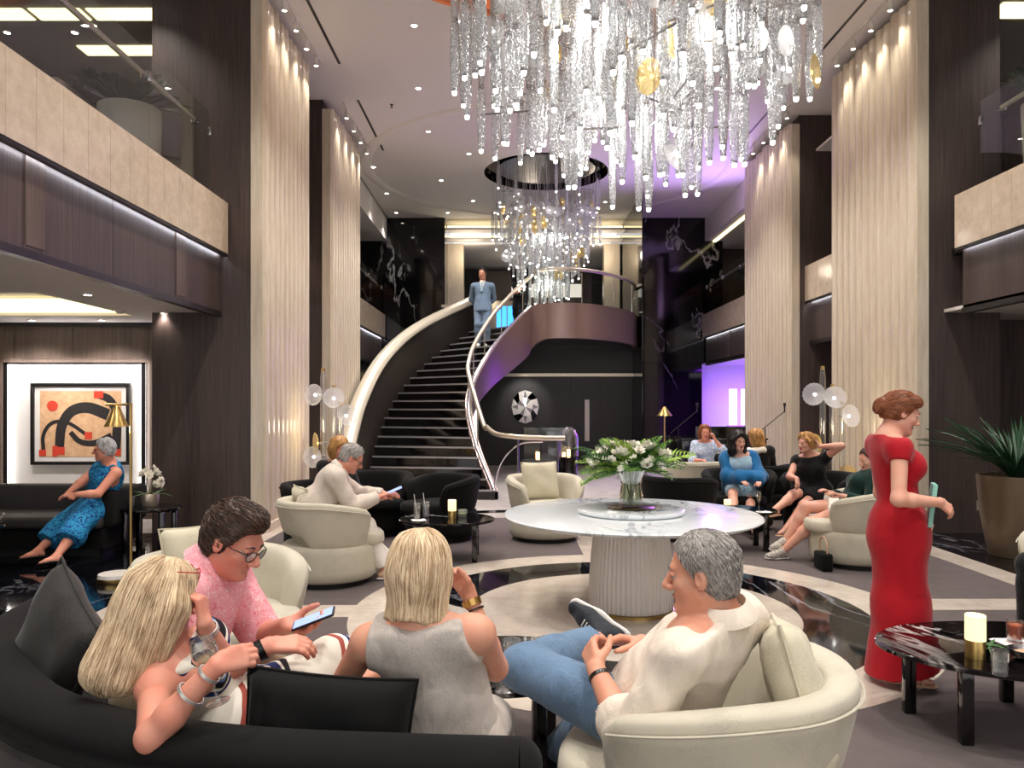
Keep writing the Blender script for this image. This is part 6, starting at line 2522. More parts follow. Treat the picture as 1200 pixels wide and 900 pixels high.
def collar(fig, mat, r=0.066, h=0.042, flare=0.018, gap=0.5, tilt=0.0, rise=0.0):
    """folded shirt collar standing round the neck, open at the front"""
    off = np.array(fig.root.location)
    nd = nrm(fig.nd + 0.35 * fig.u)
    rr_ = nrm(np.cross(fig.fw, nd))
    ff_ = nrm(np.cross(nd, rr_))
    c = fig.Nk + fig.nd * (0.018 + rise)
    rows = []
    n = 30
    for k in range(n + 1):
        a = gap + (2 * math.pi - 2 * gap) * k / n
        d = ff_ * math.cos(a) * 1.06 + rr_ * math.sin(a)
        fr = max(0, math.cos(a))
        top = c + d * r * 0.96 + nd * (h * (1 - 0.45 * fr))
        low = c + d * (r + flare) - nd * (0.010 + 0.035 * fr)
        inn = c + d * (r - 0.004) - nd * 0.03
        rows.append([tuple(low - off), tuple(low + d * 0.004 + nd * 0.004 - off), tuple(top + d * 0.005 - off), tuple(top - off), tuple(inn - off)])
    return MB().grid(rows).build('collar', mat, fig.root, angle=70)


def shoes(fig, up, solemat, g=0.004, socks=None, name='shoe'):
    for sd in (1, -1):
        o = fig.cloth(name, fig.foot(sd, g), up, res=0.006 if fig.fine else 0.01, fold=0, relaxn=1)
        o2 = fig.cloth('sole', fig.sole(sd, g), solemat, res=0.006 if fig.fine else 0.01, fold=0)
        if o and o2:
            o2.parent = o
        if socks:
            fig.cloth('sock', [cap(fig.an[sd], fig.an[sd] + (fig.kn[sd] - fig.an[sd]) * 0.35, 0.042, 0.046, 0.02)], socks, res=0.008, fold=0)


def sandals(fig, mat):
    for sd in (1, -1):
        o = fig.cloth('sandal', fig.sole(sd, 0.004, 0.004), mat, res=0.006, fold=0)
        A, d = fig.an[sd], fig.fd[sd]
        off = np.array(fig.root.location)
        side = nrm(np.cross(d, V(0, 0, 1)))
        for (t, hh) in ((0.11, 0.012), (0.06, 0.03), (0.0, 0.0)):
            pts = [tuple(A + d * t + side * 0.044 * math.cos(a) + V(0, 0, -0.078 + (0.075 - t * 0.22) * math.sin(a)) - off) for a in np.linspace(0, math.pi, 9)]
            MB().tube(pts, 0.006, 6).build('strap', mat, o)


# ---------------------------------------------------------------- A: woman in a sleeveless linen top, back to the camera
A = Fig((-0.24, 2.3, 0.0), 'blond bobbed woman in a grey sleeveless top seen from behind', 1.66, 0.98, (-0.22, 2.42, 0.55), (-0.285, 2.33, 0.955), (0.15, 0.99, 0),
        head=(-0.280, 2.37, 1.088), headf=(0.3, 0.95, -0.15), rh=(-0.145, 2.60, 0.955), lh=(-0.42, 2.66, 0.70), rep=(0.35, 0.1, -0.95), lep=(-0.7, -0.3, -0.6),
        rf=(-0.06, 3.00, 0.10), lf=(-0.32, 3.02, 0.10), skin='skin_tan', female=True, bust=1.0, shw=0.108)
A.hand(1, (-0.55, 0.15, 0.8), (-0.3, -0.9, 0.0), (0.7, 0.8, 0.5), 0.6)
A.hand(-1, (0.7, 0.5, 0), (0, 0, -1), (0.5, 0.6, 0.4), 0.5)
A.body()
up = A.u
neckcut = [(A.Nk - A.u * 0.012, nrm(A.u * 0.9 - A.fw * 0.2))]
armcut = [(A.sh[1] - A.r * 0.032, nrm(A.r * 0.95 + A.u * 0.25)), (A.sh[-1] + A.r * 0.032, nrm(-A.r * 0.95 + A.u * 0.25))]
top = A.torso(0.016, 0.06, clip=neckcut + armcut)
A.cloth('sleeveless_top', top + [cap(A.P + V(0, 0, 0.12), A.P - V(0, 0, 0.02), 0.155, 0.175, 0.06)], 'linen_grey', fold=0.0045, ff=19)
A.cloth('trousers', [ell(A.P, V(0.165, 0.14, 0.11))] + A.leg(1, 0.026, 1.96, gb=0.03) + A.leg(-1, 0.026, 1.96, gb=0.03), 'pale_trousers', fold=0.003)
shoes(A, 'shoe_tan', 'sole_white')
hcl = [(A.HL(0, 0.035, 0), nrm(A.H['f'])), (A.HL(0, 0, -0.150), nrm(-A.H['u'] - 0.1 * A.H['f']))]
Mh = np.stack([A.H['r'], A.H['f'], A.H['u']])
hp = A.hair_cap(0.016, 0.06) + [ell(A.HL(0, -0.020, -0.005), V(0.098, 0.088, 0.125), Mh, 0.03, clip=hcl), cap(A.HL(-0.052, -0.015, -0.03), A.HL(-0.060, -0.02, -0.16), 0.042, 0.040, 0.03, clip=hcl), cap(A.HL(0.052, -0.015, -0.03), A.HL(0.060, -0.02, -0.16), 0.042, 0.040, 0.03, clip=hcl), cap(A.HL(0, -0.06, -0.03), A.HL(0, -0.055, -0.17), 0.05, 0.048, 0.03, clip=hcl)]
hair_object(A.root, hp, 'hair_blond', A.flow_from((0, -0.01, 0.135), 1.3, 0.8), 2600, 12, 0.011, 0.0017, 0.006, 3, 0.003)
ring_band(A, A.wr[1] + (A.el[1] - A.wr[1]) * 0.10, A.el[1] - A.wr[1], 0.030, 0.022, 'gold', 'wristwatch')
ring_band(A, A.wr[1] + (A.el[1] - A.wr[1]) * 0.2, A.el[1] - A.wr[1], 0.031, 0.006, 'black_plastic', 'bracelet')

# ---------------------------------------------------------------- B: woman in a striped dress, elbow on the sofa back
B = Fig((-0.9, 2.5, 0.0), 'long-haired blond woman in a striped dress leaning on the sofa back', 1.66, 1.0, (-0.94, 2.62, 0.555), (-1.155, 2.42, 0.855), (0.95, 0.3, 0), (0.95, 0.30, 0),
        head=(-1.10, 2.43, 0.985), headf=(0.72, 0.69, -0.18), headup=(0.12, 0.05, 1), rh=(-0.80, 2.08, 0.895), lh=(-0.965, 2.41, 0.915), rep=(-0.3, -0.8, -0.75), lep=(0.3, 0.5, -0.9),
        rf=(-0.46, 3.05, 0.35), lf=(-0.48, 3.06, 0.10), rkp=(0.1, 0.2, 1), lkp=(0.2, 0.2, 1), skin='skin_pink', female=True, bust=1.0)
B.hand(1, (0.85, 0.25, 0.25), (0.1, 0.75, -0.3), (0.75, 0.9, 0.5), 0.8)
B.hand(-1, (-0.25, 0.2, 0.95), (-0.8, 0.1, 0.2), (0.9, 0.9, 0.5), 0.6)
B.body()
ncl = [(B.Nk - B.u * 0.075, nrm(B.u * 0.9 + B.fw * 0.25))]
acl = [(B.sh[1] - B.r * 0.045, nrm(B.r)), (B.sh[-1] + B.r * 0.045, nrm(-B.r))]
B.cloth('dress_bodice', B.torso(0.012, 0.05, clip=ncl + acl), 'striped_dress', fold=0.003)
off = np.array(B.root.location)
for sd in (1, -1):
    a0 = B.Nk - B.u * 0.095 + B.r * sd * 0.075 + B.fw * 0.085
    a1 = B.Nk - B.u * 0.012 + B.r * sd * 0.085 + B.fw * 0.015
    a2 = B.Nk - B.u * 0.10 + B.r * sd * 0.07 - B.fw * 0.085
    MB().tube([tuple(p - off) for p in spline([a0, a1, a2], 9)], 0.009, 6).build('shoulder_strap', 'white_cotton', B.root)
sk = [ell(B.P, V(0.17, 0.15, 0.12))] + B.leg(1, 0.045, 1.75, gb=0.07) + B.leg(-1, 0.045, 1.8, gb=0.07)
sk += [cap((B.hip[1] + B.hip[-1]) / 2, (B.kn[1] + B.kn[-1]) / 2 - V(0, 0, 0.02), 0.12, 0.085, 0.05)]
B.cloth('long_skirt', sk, 'striped_skirt', fold=0.006, ff=17)
shoes(B, 'shoe_tan', 'sole_white')
hcl = [(B.HL(0, 0.045, 0), nrm(B.H['f'] - 0.4 * B.H['u']))]
Mh = np.stack([B.H['r'], B.H['f'], B.H['u']])
bk = -B.H['f']
hp = B.hair_cap(0.018, 0.062) + [ell(B.HL(0, -0.02, -0.005), V(0.096, 0.100, 0.115), Mh, 0.03, clip=hcl),
                                 cap(B.HL(0.0, -0.06, 0.0), B.HL(0.0, -0.135, -0.22), 0.082, 0.070, 0.04),
                                 cap(B.HL(0.05, -0.02, -0.03), B.HL(0.060, -0.10, -0.235), 0.058, 0.044, 0.04),
                                 cap(B.HL(-0.05, -0.02, -0.03), B.HL(-0.050, -0.10, -0.225), 0.058, 0.046, 0.04),
                                 cap(B.HL(0.07, 0.0, 0.0), B.HL(0.082, -0.01, -0.15), 0.036, 0.024, 0.04)]
hair_object(B.root, hp, 'hair_blond', B.flow_from((0, 0.02, 0.14), 1.5, 0.6, bk * 0.25), 3000, 15, 0.013, 0.0018, 0.0065, 5, 0.004, 0.003)
B.glasses('red_plastic', 'clear_glass', 0.098, 0.082)
ring_band(B, B.wr[1] + (B.el[1] - B.wr[1]) * 0.12, B.el[1] - B.wr[1], 0.029, 0.009, 'silver', 'bracelet')
ring_band(B, B.wr[1] + (B.el[1] - B.wr[1]) * 0.40, B.el[1] - B.wr[1], 0.037, 0.009, 'silver', 'bracelet')
ring_band(B, B.wr[-1] + (B.el[-1] - B.wr[-1]) * 0.12, B.el[-1] - B.wr[-1], 0.030, 0.016, 'silver', 'wristwatch')

# ---------------------------------------------------------------- C: man in a pink shirt reading a phone
C = Fig((-1.2, 2.85, 0.0), 'dark-haired man in a pink patterned shirt and glasses looking at a phone', 1.79, 1.12, (-1.30, 2.83, 0.56), (-1.10, 2.80, 1.01), (0.97, 0.1, 0), (0.97, -0.06, 0),
        head=(-1.005, 2.775, 1.112), headf=(0.92, -0.22, -0.46), rh=(-0.815, 2.57, 0.795), lh=(-0.82, 2.80, 0.80), rep=(-0.2, -0.5, -0.8), lep=(-0.2, 0.6, -0.8),
        rf=(-0.76, 2.86, 0.10), lf=(-0.78, 3.08, 0.10), skin='skin_pink')
C.hand(1, (0.92, 0.22, -0.02), (0.1, 0.45, -0.85), (0.35, 0.5, 0.35), 0.4)
C.hand(-1, (0.88, -0.30, 0.05), (-0.1, -0.35, 0.9), (0.35, 0.45, 0.3), 0.5)
C.body()
ncl = [(C.Nk + C.nd * 0.02, C.nd)]
C.cloth('shirt', C.torso(0.022, 0.06, clip=ncl) + C.arm(1, 0.024, 0.98, gb=0.034) + C.arm(-1, 0.024, 0.98, gb=0.034) + [cap(C.P + V(0, 0, 0.14), C.P + C.f * 0.05 + V(0, 0, 0.02), 0.17, 0.18, 0.06)], 'pink_print', fold=0.005, ff=20, seed=2)
collar(C, 'pink_print', 0.072, 0.045, 0.026, 0.4)
C.cloth('shorts', [ell(C.P, V(0.18, 0.17, 0.11))] + C.leg(1, 0.028, 0.98) + C.leg(-1, 0.028, 0.98), 'khaki', fold=0.003)
shoes(C, 'shoe_black', 'sole_white')
hp = C.hair_cap(0.013, 0.048, -0.060) + [ell(C.HL(0, 0.052, 0.098), V(0.055, 0.034, 0.026), np.stack([C.H['r'], C.H['f'], C.H['u']]), 0.03), ell(C.HL(0, 0.0, 0.108), V(0.062, 0.07, 0.024), np.stack([C.H['r'], C.H['f'], C.H['u']]), 0.03)]
hair_object(C.root, hp, 'hair_brown', lambda p: (C.H['f'] * 0.7 + C.H['u'] * 0.15 - V(0, 0, 0.3))[None, :] + (p - C.HL(0, -0.04, 0.08)) * 4, 2200, 5, 0.008, 0.0016, 0.0055, 7, 0.005, 0.005)
C.brows('hair_brown')
C.glasses('black_plastic')
ring_band(C, C.wr[1] + (C.el[1] - C.wr[1]) * 0.10, C.el[1] - C.wr[1], 0.032, 0.024, 'black_plastic', 'wristwatch')

# ---------------------------------------------------------------- D: grey-haired man in the near armchair
D = Fig((0.55, 2.45, 0.0), 'grey-haired man in a cream shirt and jeans with crossed leg', 1.83, 1.06, (0.48, 2.60, 0.565), (0.665, 2.40, 0.935), (-0.6, 0.8, 0), (-0.74, 0.67, 0),
        head=(0.598, 2.41, 1.072), headf=(-0.90, 0.40, -0.10), rh=(0.455, 2.70, 0.765), lh=(0.275, 2.52, 0.735), rep=(0.6, 0.2, -0.8), lep=(-0.2, -0.30, -0.9),
        rf=(0.17, 3.30, 0.10), lf=(0.37, 3.10, 0.66), rkp=(0, 0.2, 1), lkp=(-0.9, -0.30, 0.05), rfd=(-0.75, 0.62, -0.0), lfd=(-0.62, 0.35, 0.34), skin='skin_tan')
D.hand(1, (-0.95, -0.15, 0.12), (-0.15, -0.5, -0.75), (0.4, 0.5, 0.4), 0.5)
D.hand(-1, (-0.10, 0.80, 0.42), (0.75, 0.1, -0.35), (0.55, 0.8, 0.5), 0.6)
D.body()
ncl = [(D.Nk + D.nd * 0.012, D.nd)]
tails = [cap(D.P + D.u * 0.12, D.P - D.pr * 0.03 + V(0, 0, 0.0), 0.165, 0.165, 0.06)]
D.cloth('shirt', D.torso(0.018, 0.05, clip=ncl) + tails + D.arm(1, 0.018, 1.42, gb=0.024) + D.arm(-1, 0.018, 1.42, gb=0.024), 'linen_cream', fold=0.0065, ff=25, seed=4)
collar(D, 'linen_cream', 0.071, 0.046, 0.024, 0.35)
for sd in (1, -1):
    c0, c1 = D.el[sd] + (D.wr[sd] - D.el[sd]) * 0.34, D.el[sd] + (D.wr[sd] - D.el[sd]) * 0.52
    fdn = nrm(c1 - c0)
    D.cloth('rolled_cuff', [cap(c0, c1, 0.066, 0.062, 0.02, clip=[(c1 - fdn * 0.012, fdn), (c0 + fdn * 0.002, -fdn)])], 'linen_cream', fold=0.002)
D.cloth('jeans', [ell(D.P, V(0.17, 0.16, 0.105))] + D.leg(1, 0.016, 1.86, gb=0.02) + D.leg(-1, 0.016, 1.84, gb=0.02), 'denim', fold=0.0028, ff=30, seed=3)
shoes(D, 'navy_shoe', 'sole_white', 0.007, 'navy_shoe')
hp = D.hair_cap(0.0085, 0.046, -0.064)
hair_object(D.root, hp, 'hair_grey', lambda p: (-D.H['u'] * 0.6 - D.H['f'] * 0.2)[None, :] + (p - D.HL(0, -0.02, 0.06)) * 5, 3600, 3, 0.006, 0.0013, 0.005, 9, 0.001, 0.003)
D.brows('hair_grey')
ring_band(D, D.wr[-1] + (D.el[-1] - D.wr[-1]) * 0.12, D.el[-1] - D.wr[-1], 0.033, 0.012, 'black_plastic', 'wristwatch')
off = np.array(D.root.location)
lf = D.an[-1] + D.fd[-1] * 0.07
shn = nrm(D.kn[-1] - D.an[-1])
for k in range(4):
    c = D.an[-1] + D.fd[-1] * (0.045 + 0.018 * k) + shn * (0.030 - 0.009 * k)
    sdv = nrm(np.cross(D.fd[-1], shn))
    MB().tube([tuple(c - sdv * 0.026 - off), tuple(c + shn * 0.008 - off), tuple(c + sdv * 0.026 - off)], 0.003, 5).build('shoelace', 'sole_white', D.root)

# ---------------------------------------------------------------- E: hostess in a long red dress
E = Fig((2.24, 4.42, 0.0), 'auburn-haired woman standing in a long red dress holding a folder', 1.72, 0.92, (2.225, 4.42, 0.95), (2.155, 4.42, 1.435), (0.99, -0.05, 0), (0.99, -0.08, 0),
        head=(2.232, 4.41, 1.555), headf=(0.93, -0.08, -0.30), rh=(2.36, 4.24, 1.065), lh=(2.36, 4.40, 0.98), rep=(-0.9, -0.35, -0.6), lep=(-0.4, 0.5, -0.8),
        rf=(2.20, 4.36, 0.11), lf=(2.28, 4.50, 0.11), rfd=(0.95, -0.3, -0.05), lfd=(0.98, 0.1, -0.05), skin='skin_fair', female=True, bust=1.0, lip='lip_red', shw=0.091)
E.hand(1, (0.80, 0.2, -0.55), (-0.35, 0.7, -0.3), (0.35, 0.5, 0.3), 0.2)
E.hand(-1, (0.25, -0.35, -0.85), (-0.9, 0.2, -0.2), (0.6, 0.9, 0.5), 0.6)
E.body(True)
ncl = [(E.Nk - E.u * 0.024, nrm(E.u * 0.93 + E.fw * 0.18))]
bod = E.torso(0.010, 0.05, clip=ncl)
slv = [cap(E.sh[sd] - E.u * 0.008 - E.r * sd * 0.012, E.sh[sd] + (E.el[sd] - E.sh[sd]) * 0.24, 0.046, 0.047, 0.05, clip=[(E.sh[sd] + (E.el[sd] - E.sh[sd]) * 0.22, nrm(E.el[sd] - E.sh[sd])), (E.Nk - E.u * 0.02 + E.r * 0, nrm(E.u))]) for sd in (1, -1)]
skirt = [cap((2.225, 4.42, 0.92), (2.225, 4.42, 0.86), 0.140, 0.152, 0.06), cap((2.225, 4.42, 0.86), (2.235, 4.42, 0.45), 0.152, 0.140, 0.08),
         cap((2.235, 4.42, 0.45), (2.25, 4.42, 0.0), 0.140, 0.215, 0.08, clip=[(V(2.2, 4.4, 0.075), V(0.18, 0.0, -1))])]
E.cloth('red_dress', bod + slv + skirt + E.leg(1, 0.013, 0.95) + E.leg(-1, 0.013, 0.95), 'red_dress', res=0.008, fold=0.0025, ff=16, seed=6)
M_ = np.stack([E.H['r'], E.H['f'], E.H['u']])
hp = E.hair_cap(0.013, 0.058, -0.05) + [ell(E.HL(0, -0.125, 0.012), V(0.040, 0.034, 0.042), M_, 0.02), ell(E.HL(0.01, -0.135, -0.02), V(0.03, 0.024, 0.026), M_, 0.02), ell(E.HL(0.045, 0.055, 0.085), V(0.04, 0.03, 0.025), M_, 0.03), ell(E.HL(-0.03, 0.06, 0.085), V(0.04, 0.03, 0.025), M_, 0.03)]
hair_object(E.root, hp, 'hair_auburn', lambda p: (E.HL(0, -0.12, 0.01) - p) * 8, 1300, 6, 0.010, 0.0016, 0.006, 11, 0.003)
E.brows('hair_auburn')
MB().box(-0.035, 0.035, -0.004, 0.004, -0.010, 0.010).build('name_badge', 'gold', E.root, loc=tuple(E.Nk - E.u * 0.165 + E.fw * 0.125 + E.r * 0.06 - np.array(E.root.location)), rot=(0, 0, 0.9))
sandals(E, 'shoe_tan')
fo = MB().box(-0.012, 0.012, -0.08, 0.08, -0.12, 0.12).build('folder', 'teal_folder', None, bevel=0.003, loc=(2.365, 4.33, 1.04), rot=(0.0, 0.12, -0.42))
tag(fo, 'slim teal folder held by the woman in red', 'folder')

# ---------------------------------------------------------------- F: woman in a blue dress on the banquette
F = Fig((-4.5, 8.05, 0.0), 'silver-haired woman in a blue patterned dress on the banquette', 1.62, 1.32, (-4.42, 8.28, 0.56), (-4.28, 8.20, 1.0), (-0.72, -0.70, 0), (-0.65, -0.76, 0),
        head=(-4.31, 8.12, 1.13), headf=(-0.93, -0.36, -0.02), rh=(-4.60, 7.93, 0.68), lh=(-4.53, 7.90, 0.68), rep=(-0.6, 0.3, -0.7), lep=(0.6, -0.2, -0.7),
        rf=(-4.80, 7.68, 0.10), lf=(-4.50, 7.56, 0.10), skin='skin_pink', female=True, fine=False, bust=1.1)
F.hand(1, (0.6, -0.5, -0.1), (0.2, 0.3, -0.9), (0.4, 0.5, 0.3), 0.4)
F.hand(-1, (-0.7, -0.3, -0.1), (0.2, 0.3, -0.9), (0.4, 0.5, 0.3), 0.4)
F.body(True)
ncl = [(F.Nk - F.u * 0.025, nrm(F.u * 0.9 + F.fw * 0.3))]
acl = [(F.sh[1] - F.r * 0.02, nrm(F.r)), (F.sh[-1] + F.r * 0.02, nrm(-F.r))]
sk = [ell(F.P, V(0.21, 0.19, 0.12))] + F.leg(1, 0.05, 1.7, gb=0.07) + F.leg(-1, 0.05, 1.5, gb=0.07) + [cap(F.P, (F.kn[1] + F.kn[-1]) / 2, 0.14, 0.10, 0.05), cap(F.kn[1], F.kn[-1], 0.08, 0.08, 0.05)]
F.cloth('dress', F.torso(0.022, 0.06, clip=ncl + acl) + sk, 'blue_print', fold=0.004)
hair_object(F.root, F.hair_cap(0.016, 0.05, -0.06), 'hair_silver', F.flow_from((0, 0.0, 0.12), 0.5, 1.0), 500, 5, 0.01, 0.003, 0.009, 2, 0.006)
off = np.array(F.root.location)
for sd in (1, -1):
    MB().tube([tuple(q - off) for q in spline([F.Nk - F.u * 0.14 + F.r * sd * 0.10 + F.fw * 0.135, F.Nk - F.u * 0.0 + F.r * sd * 0.105 + F.fw * 0.02, F.Nk - F.u * 0.13 + F.r * sd * 0.10 - F.fw * 0.115], 9)], 0.022, 8, flat=0.5).build('shoulder_strap', 'blue_print', F.root)
F.glasses('red_plastic')
sandals(F, 'shoe_black')

# ---------------------------------------------------------------- G: man in a pale suit in the mid armchair
G = Fig((-1.66, 7.0, 0.0), 'grey-haired man in a pale suit bent over his phone', 1.78, 1.1, (-1.78, 6.98, 0.57), (-1.60, 7.04, 1.02), (0.95, 0.3, 0), (0.95, 0.25, 0),
        head=(-1.475, 7.06, 1.115), headf=(0.84, 0.22, -0.5), rh=(-1.22, 7.02, 0.76), lh=(-1.20, 7.2, 0.77), rep=(-0.4, -0.5, -0.8), lep=(-0.4, 0.5, -0.8),
        rf=(-1.16, 7.02, 0.10), lf=(-1.12, 7.3, 0.10), skin='skin_pink', fine=False)
G.body()
G.cloth('jacket', G.torso(0.034, 0.06, clip=[(G.Nk + G.u * 0.005, G.u)]) + G.arm(1, 0.028, 1.95) + G.arm(-1, 0.028, 1.95) + [cap(G.P + V(0, 0, 0.12), G.P, 0.18, 0.19, 0.05)], 'beige_suit', fold=0.005)
collar(G, 'white_cotton', 0.068, 0.04, 0.012, 0.4)
G.cloth('trousers', [ell(G.P, V(0.18, 0.16, 0.11))] + G.leg(1, 0.026, 1.92, gb=0.03) + G.leg(-1, 0.026, 1.92, gb=0.03), 'white_cotton', fold=0.003)
shoes(G, 'shoe_tan', 'sole_white')
hair_object(G.root, G.hair_cap(0.011, 0.045, -0.06), 'hair_grey', G.flow_from((0, 0, 0.12), 0.5, 1), 400, 4, 0.009, 0.003, 0.009, 4, 0.002)
G.glasses('black_plastic', 'black_plastic')

# ---------------------------------------------------------------- H: blond woman behind him
Hh = Fig((-1.98, 8.3, 0.0), 'woman with golden hair sitting behind the man in the pale suit', 1.64, 1.0, (-1.98, 8.38, 0.56), (-1.90, 8.34, 1.0), (0.7, -0.7, 0),
         head=(-1.86, 8.28, 1.14), headf=(0.75, -0.5, -0.35), rh=(-1.72, 7.98, 0.68), lh=(-1.62, 8.15, 0.68), rf=(-1.66, 7.86, 0.10), lf=(-1.52, 8.0, 0.10), skin='skin_pink', female=True, fine=False, bust=1.0)
Hh.body()
Hh.cloth('top', Hh.torso(0.018, 0.06, clip=[(Hh.Nk - Hh.u * 0.02, Hh.u)]) + Hh.arm(1, 0.02, 1.9) + Hh.arm(-1, 0.02, 1.9), 'black_cloth')
Hh.cloth('trousers', [ell(Hh.P, V(0.17, 0.15, 0.11))] + Hh.leg(1, 0.02, 1.9) + Hh.leg(-1, 0.02, 1.9), 'black_cloth')
shoes(Hh, 'shoe_black', 'shoe_black')
Mh = np.stack([Hh.H['r'], Hh.H['f'], Hh.H['u']])
hair_object(Hh.root, Hh.hair_cap(0.02, 0.055) + [ell(Hh.HL(0, -0.03, -0.03), V(0.1, 0.085, 0.12), Mh, 0.03, clip=[(Hh.HL(0, 0.03, 0), Hh.H['f'])])], 'hair_golden', Hh.flow_from((0, 0, 0.13), 1.2, 0.8), 500, 8, 0.014, 0.003, 0.009, 5, 0.004)

# ---------------------------------------------------------------- I: man in a blue-grey suit on the stairs


def suit(fig, mat, shirt='white_cotton', tie=None):
    fig.cloth('jacket', fig.torso(0.022, 0.06, clip=[(fig.Nk - fig.u * 0.0, nrm(fig.u))]) + fig.arm(1, 0.02, 1.93) + fig.arm(-1, 0.02, 1.93) + [cap(fig.P + V(0, 0, 0.1), fig.P - V(0, 0, 0.1), 0.16, 0.195, 0.05, clip=[(fig.P - V(0, 0, 0.13), V(0, 0, -1))])], mat, fold=0.003)
    fig.cloth('trousers', [ell(fig.P, V(0.16, 0.125, 0.12))] + fig.leg(1, 0.02, 1.97, gb=0.03) + fig.leg(-1, 0.02, 1.97, gb=0.03), mat, fold=0.002)
    c = fig.Nk - fig.u * 0.16 + fig.fw * 0.125
    fig.cloth('shirt_front', [cap(fig.Nk - fig.u * 0.0 + fig.fw * 0.065, c, 0.06, 0.03, 0.02), cap(fig.Nk - fig.u * 0.01, fig.Nk + fig.u * 0.03, 0.07, 0.066, 0.02)], shirt, fold=0)
    if tie:
        fig.cloth('tie', [cap(fig.Nk + fig.fw * 0.125 - fig.u * 0.02, fig.Nk + fig.fw * 0.15 - fig.u * 0.2, 0.02, 0.03, 0.01)], tie, fold=0, res=0.009)


I_ = Fig((-0.66, 17.3, 2.89), 'man in a blue-grey suit and tie standing on the upper stairs', 1.78, 1.0, (-0.66, 17.33, 3.84), (-0.66, 17.33, 4.36), (-0.1, -0.99, 0), None,
         headf=(-0.25, -0.96, -0.05), rh=(-0.72, 17.52, 3.85), lh=(-0.60, 17.52, 3.85), rf=(-0.75, 17.34, 2.99), lf=(-0.57, 17.30, 2.99), rep=(-1, 0.3, -0.3), lep=(1, 0.3, -0.3), skin='skin_warm', fine=False)
I_.body()
suit(I_, 'grey_suit', 'white_cotton', 'light_denim')
shoes(I_, 'sole_white', 'sole_white')
hair_object(I_.root, I_.hair_cap(0.012, 0.05, -0.05), 'hair_black', I_.flow_from((0, 0, 0.12), 0.5, 1), 150, 4, 0.01, 0.004, 0.01, 6)
J_ = Fig((0.22, 18.4, 3.4), 'person in a black suit at the top of the stairs behind the chandelier', 1.76, 1.0, (0.22, 18.42, 4.34), (0.22, 18.42, 4.86), (-0.4, -0.9, 0), None,
         headf=(-0.6, -0.8, -0.05), rf=(0.12, 18.42, 3.5), lf=(0.32, 18.4, 3.5), rh=(0.08, 18.18, 4.35), lh=(0.22, 18.14, 4.35), skin='skin_pink', fine=False)
J_.body()
suit(J_, 'black_cloth', 'white_cotton', 'black_cloth')
shoes(J_, 'shoe_black', 'shoe_black')
hair_object(J_.root, J_.hair_cap(0.012, 0.05, -0.05), 'hair_brown', J_.flow_from((0, 0, 0.12), 0.5, 1), 150, 4, 0.01, 0.004, 0.01, 6)

# ---------------------------------------------------------------- K: woman with a blue shawl
K = Fig((2.93, 9.85, 0.0), 'black-haired woman wrapped in a bright blue shawl', 1.65, 1.0, (2.95, 9.92, 0.56), (2.92, 9.90, 1.0), (-0.2, -0.98, 0), None,
        head=(2.90, 9.84, 1.135), headf=(0.25, -0.96, -0.05), rh=(2.84, 9.55, 0.66), lh=(3.06, 9.52, 0.66), rf=(2.66, 9.22, 0.28), lf=(2.88, 9.16, 0.10), rkp=(-0.2, -0.2, 1), lkp=(-0.1, -0.2, 1), skin='skin_fair', female=True, fine=False, bust=1.0)
K.body(True)
K.cloth('denim_dress', K.torso(0.016, 0.05, clip=[(K.Nk - K.u * 0.05, nrm(K.u + 0.3 * K.fw))]) + [ell(K.P, V(0.17, 0.15, 0.11))] + K.leg(1, 0.03, 0.8) + K.leg(-1, 0.03, 0.8), 'light_denim')
shw = []
for sd in (1, -1):
    shw += [cap(K.sh[sd] - K.u * 0.02, K.el[sd], 0.085, 0.085, 0.06), cap(K.el[sd], K.wr[sd] + V(0, 0, 0.02), 0.08, 0.075, 0.06), cap(K.el[sd], K.P + K.r * sd * 0.12 - V(0, 0, 0.0), 0.09, 0.12, 0.06)]
shw += [cap(K.wr[1] + V(0, 0.04, 0.06), K.wr[-1] + V(0, 0.04, 0.06), 0.075, 0.075, 0.05), cap(K.sh[1] - K.fw * 0.06, K.sh[-1] - K.fw * 0.06, 0.08, 0.08, 0.06)]
K.cloth('shawl', shw, 'shawl_blue', fold=0.008, ff=20)
hair_object(K.root, K.hair_cap(0.036, 0.06, -0.12) + [cap(K.HL(0.075, -0.01, 0.02), K.HL(0.085, -0.01, -0.14), 0.05, 0.045, 0.03), cap(K.HL(-0.075, -0.01, 0.02), K.HL(-0.085, -0.01, -0.14), 0.05, 0.045, 0.03), cap(K.HL(0, -0.08, 0), K.HL(0, -0.08, -0.14), 0.07, 0.06, 0.03)], 'hair_black', K.flow_from((0, 0, 0.13), 1.0, 0.8), 600, 7, 0.013, 0.0035, 0.009, 8, 0.012, 0.006)
K.brows('hair_black')
sandals(K, 'shoe_black')

# ---------------------------------------------------------------- L: curly blond woman in black
L_ = Fig((3.7, 9.5, 0.0), 'curly blond woman in a black dress touching her ear', 1.66, 1.08, (3.78, 9.55, 0.56), (3.68, 9.50, 1.0), (-0.8, -0.6, 0), (-0.6, -0.8, 0),
         head=(3.61, 9.43, 1.135), headf=(-0.92, -0.38, -0.02), rh=(3.42, 9.22, 0.72), lh=(3.75, 9.36, 1.10), rep=(-0.6, 0.1, -0.8), lep=(0.9, -0.4, -0.2),
         rf=(2.97, 8.98, 0.32), lf=(3.18, 9.05, 0.10), rkp=(-0.3, -0.3, 1), lkp=(-0.3, -0.2, 1), skin='skin_fair', female=True, fine=False, bust=1.1)
L_.hand(-1, (-0.55, 0.3, 0.7), (-0.6, -0.2, -0.4), (0.4, 0.6, 0.4), 0.5)
L_.hand(1, (-0.1, -0.5, -0.7), (-0.4, 0.7, -0.3), (0.3, 0.4, 0.3), 0.4)
L_.body(True)
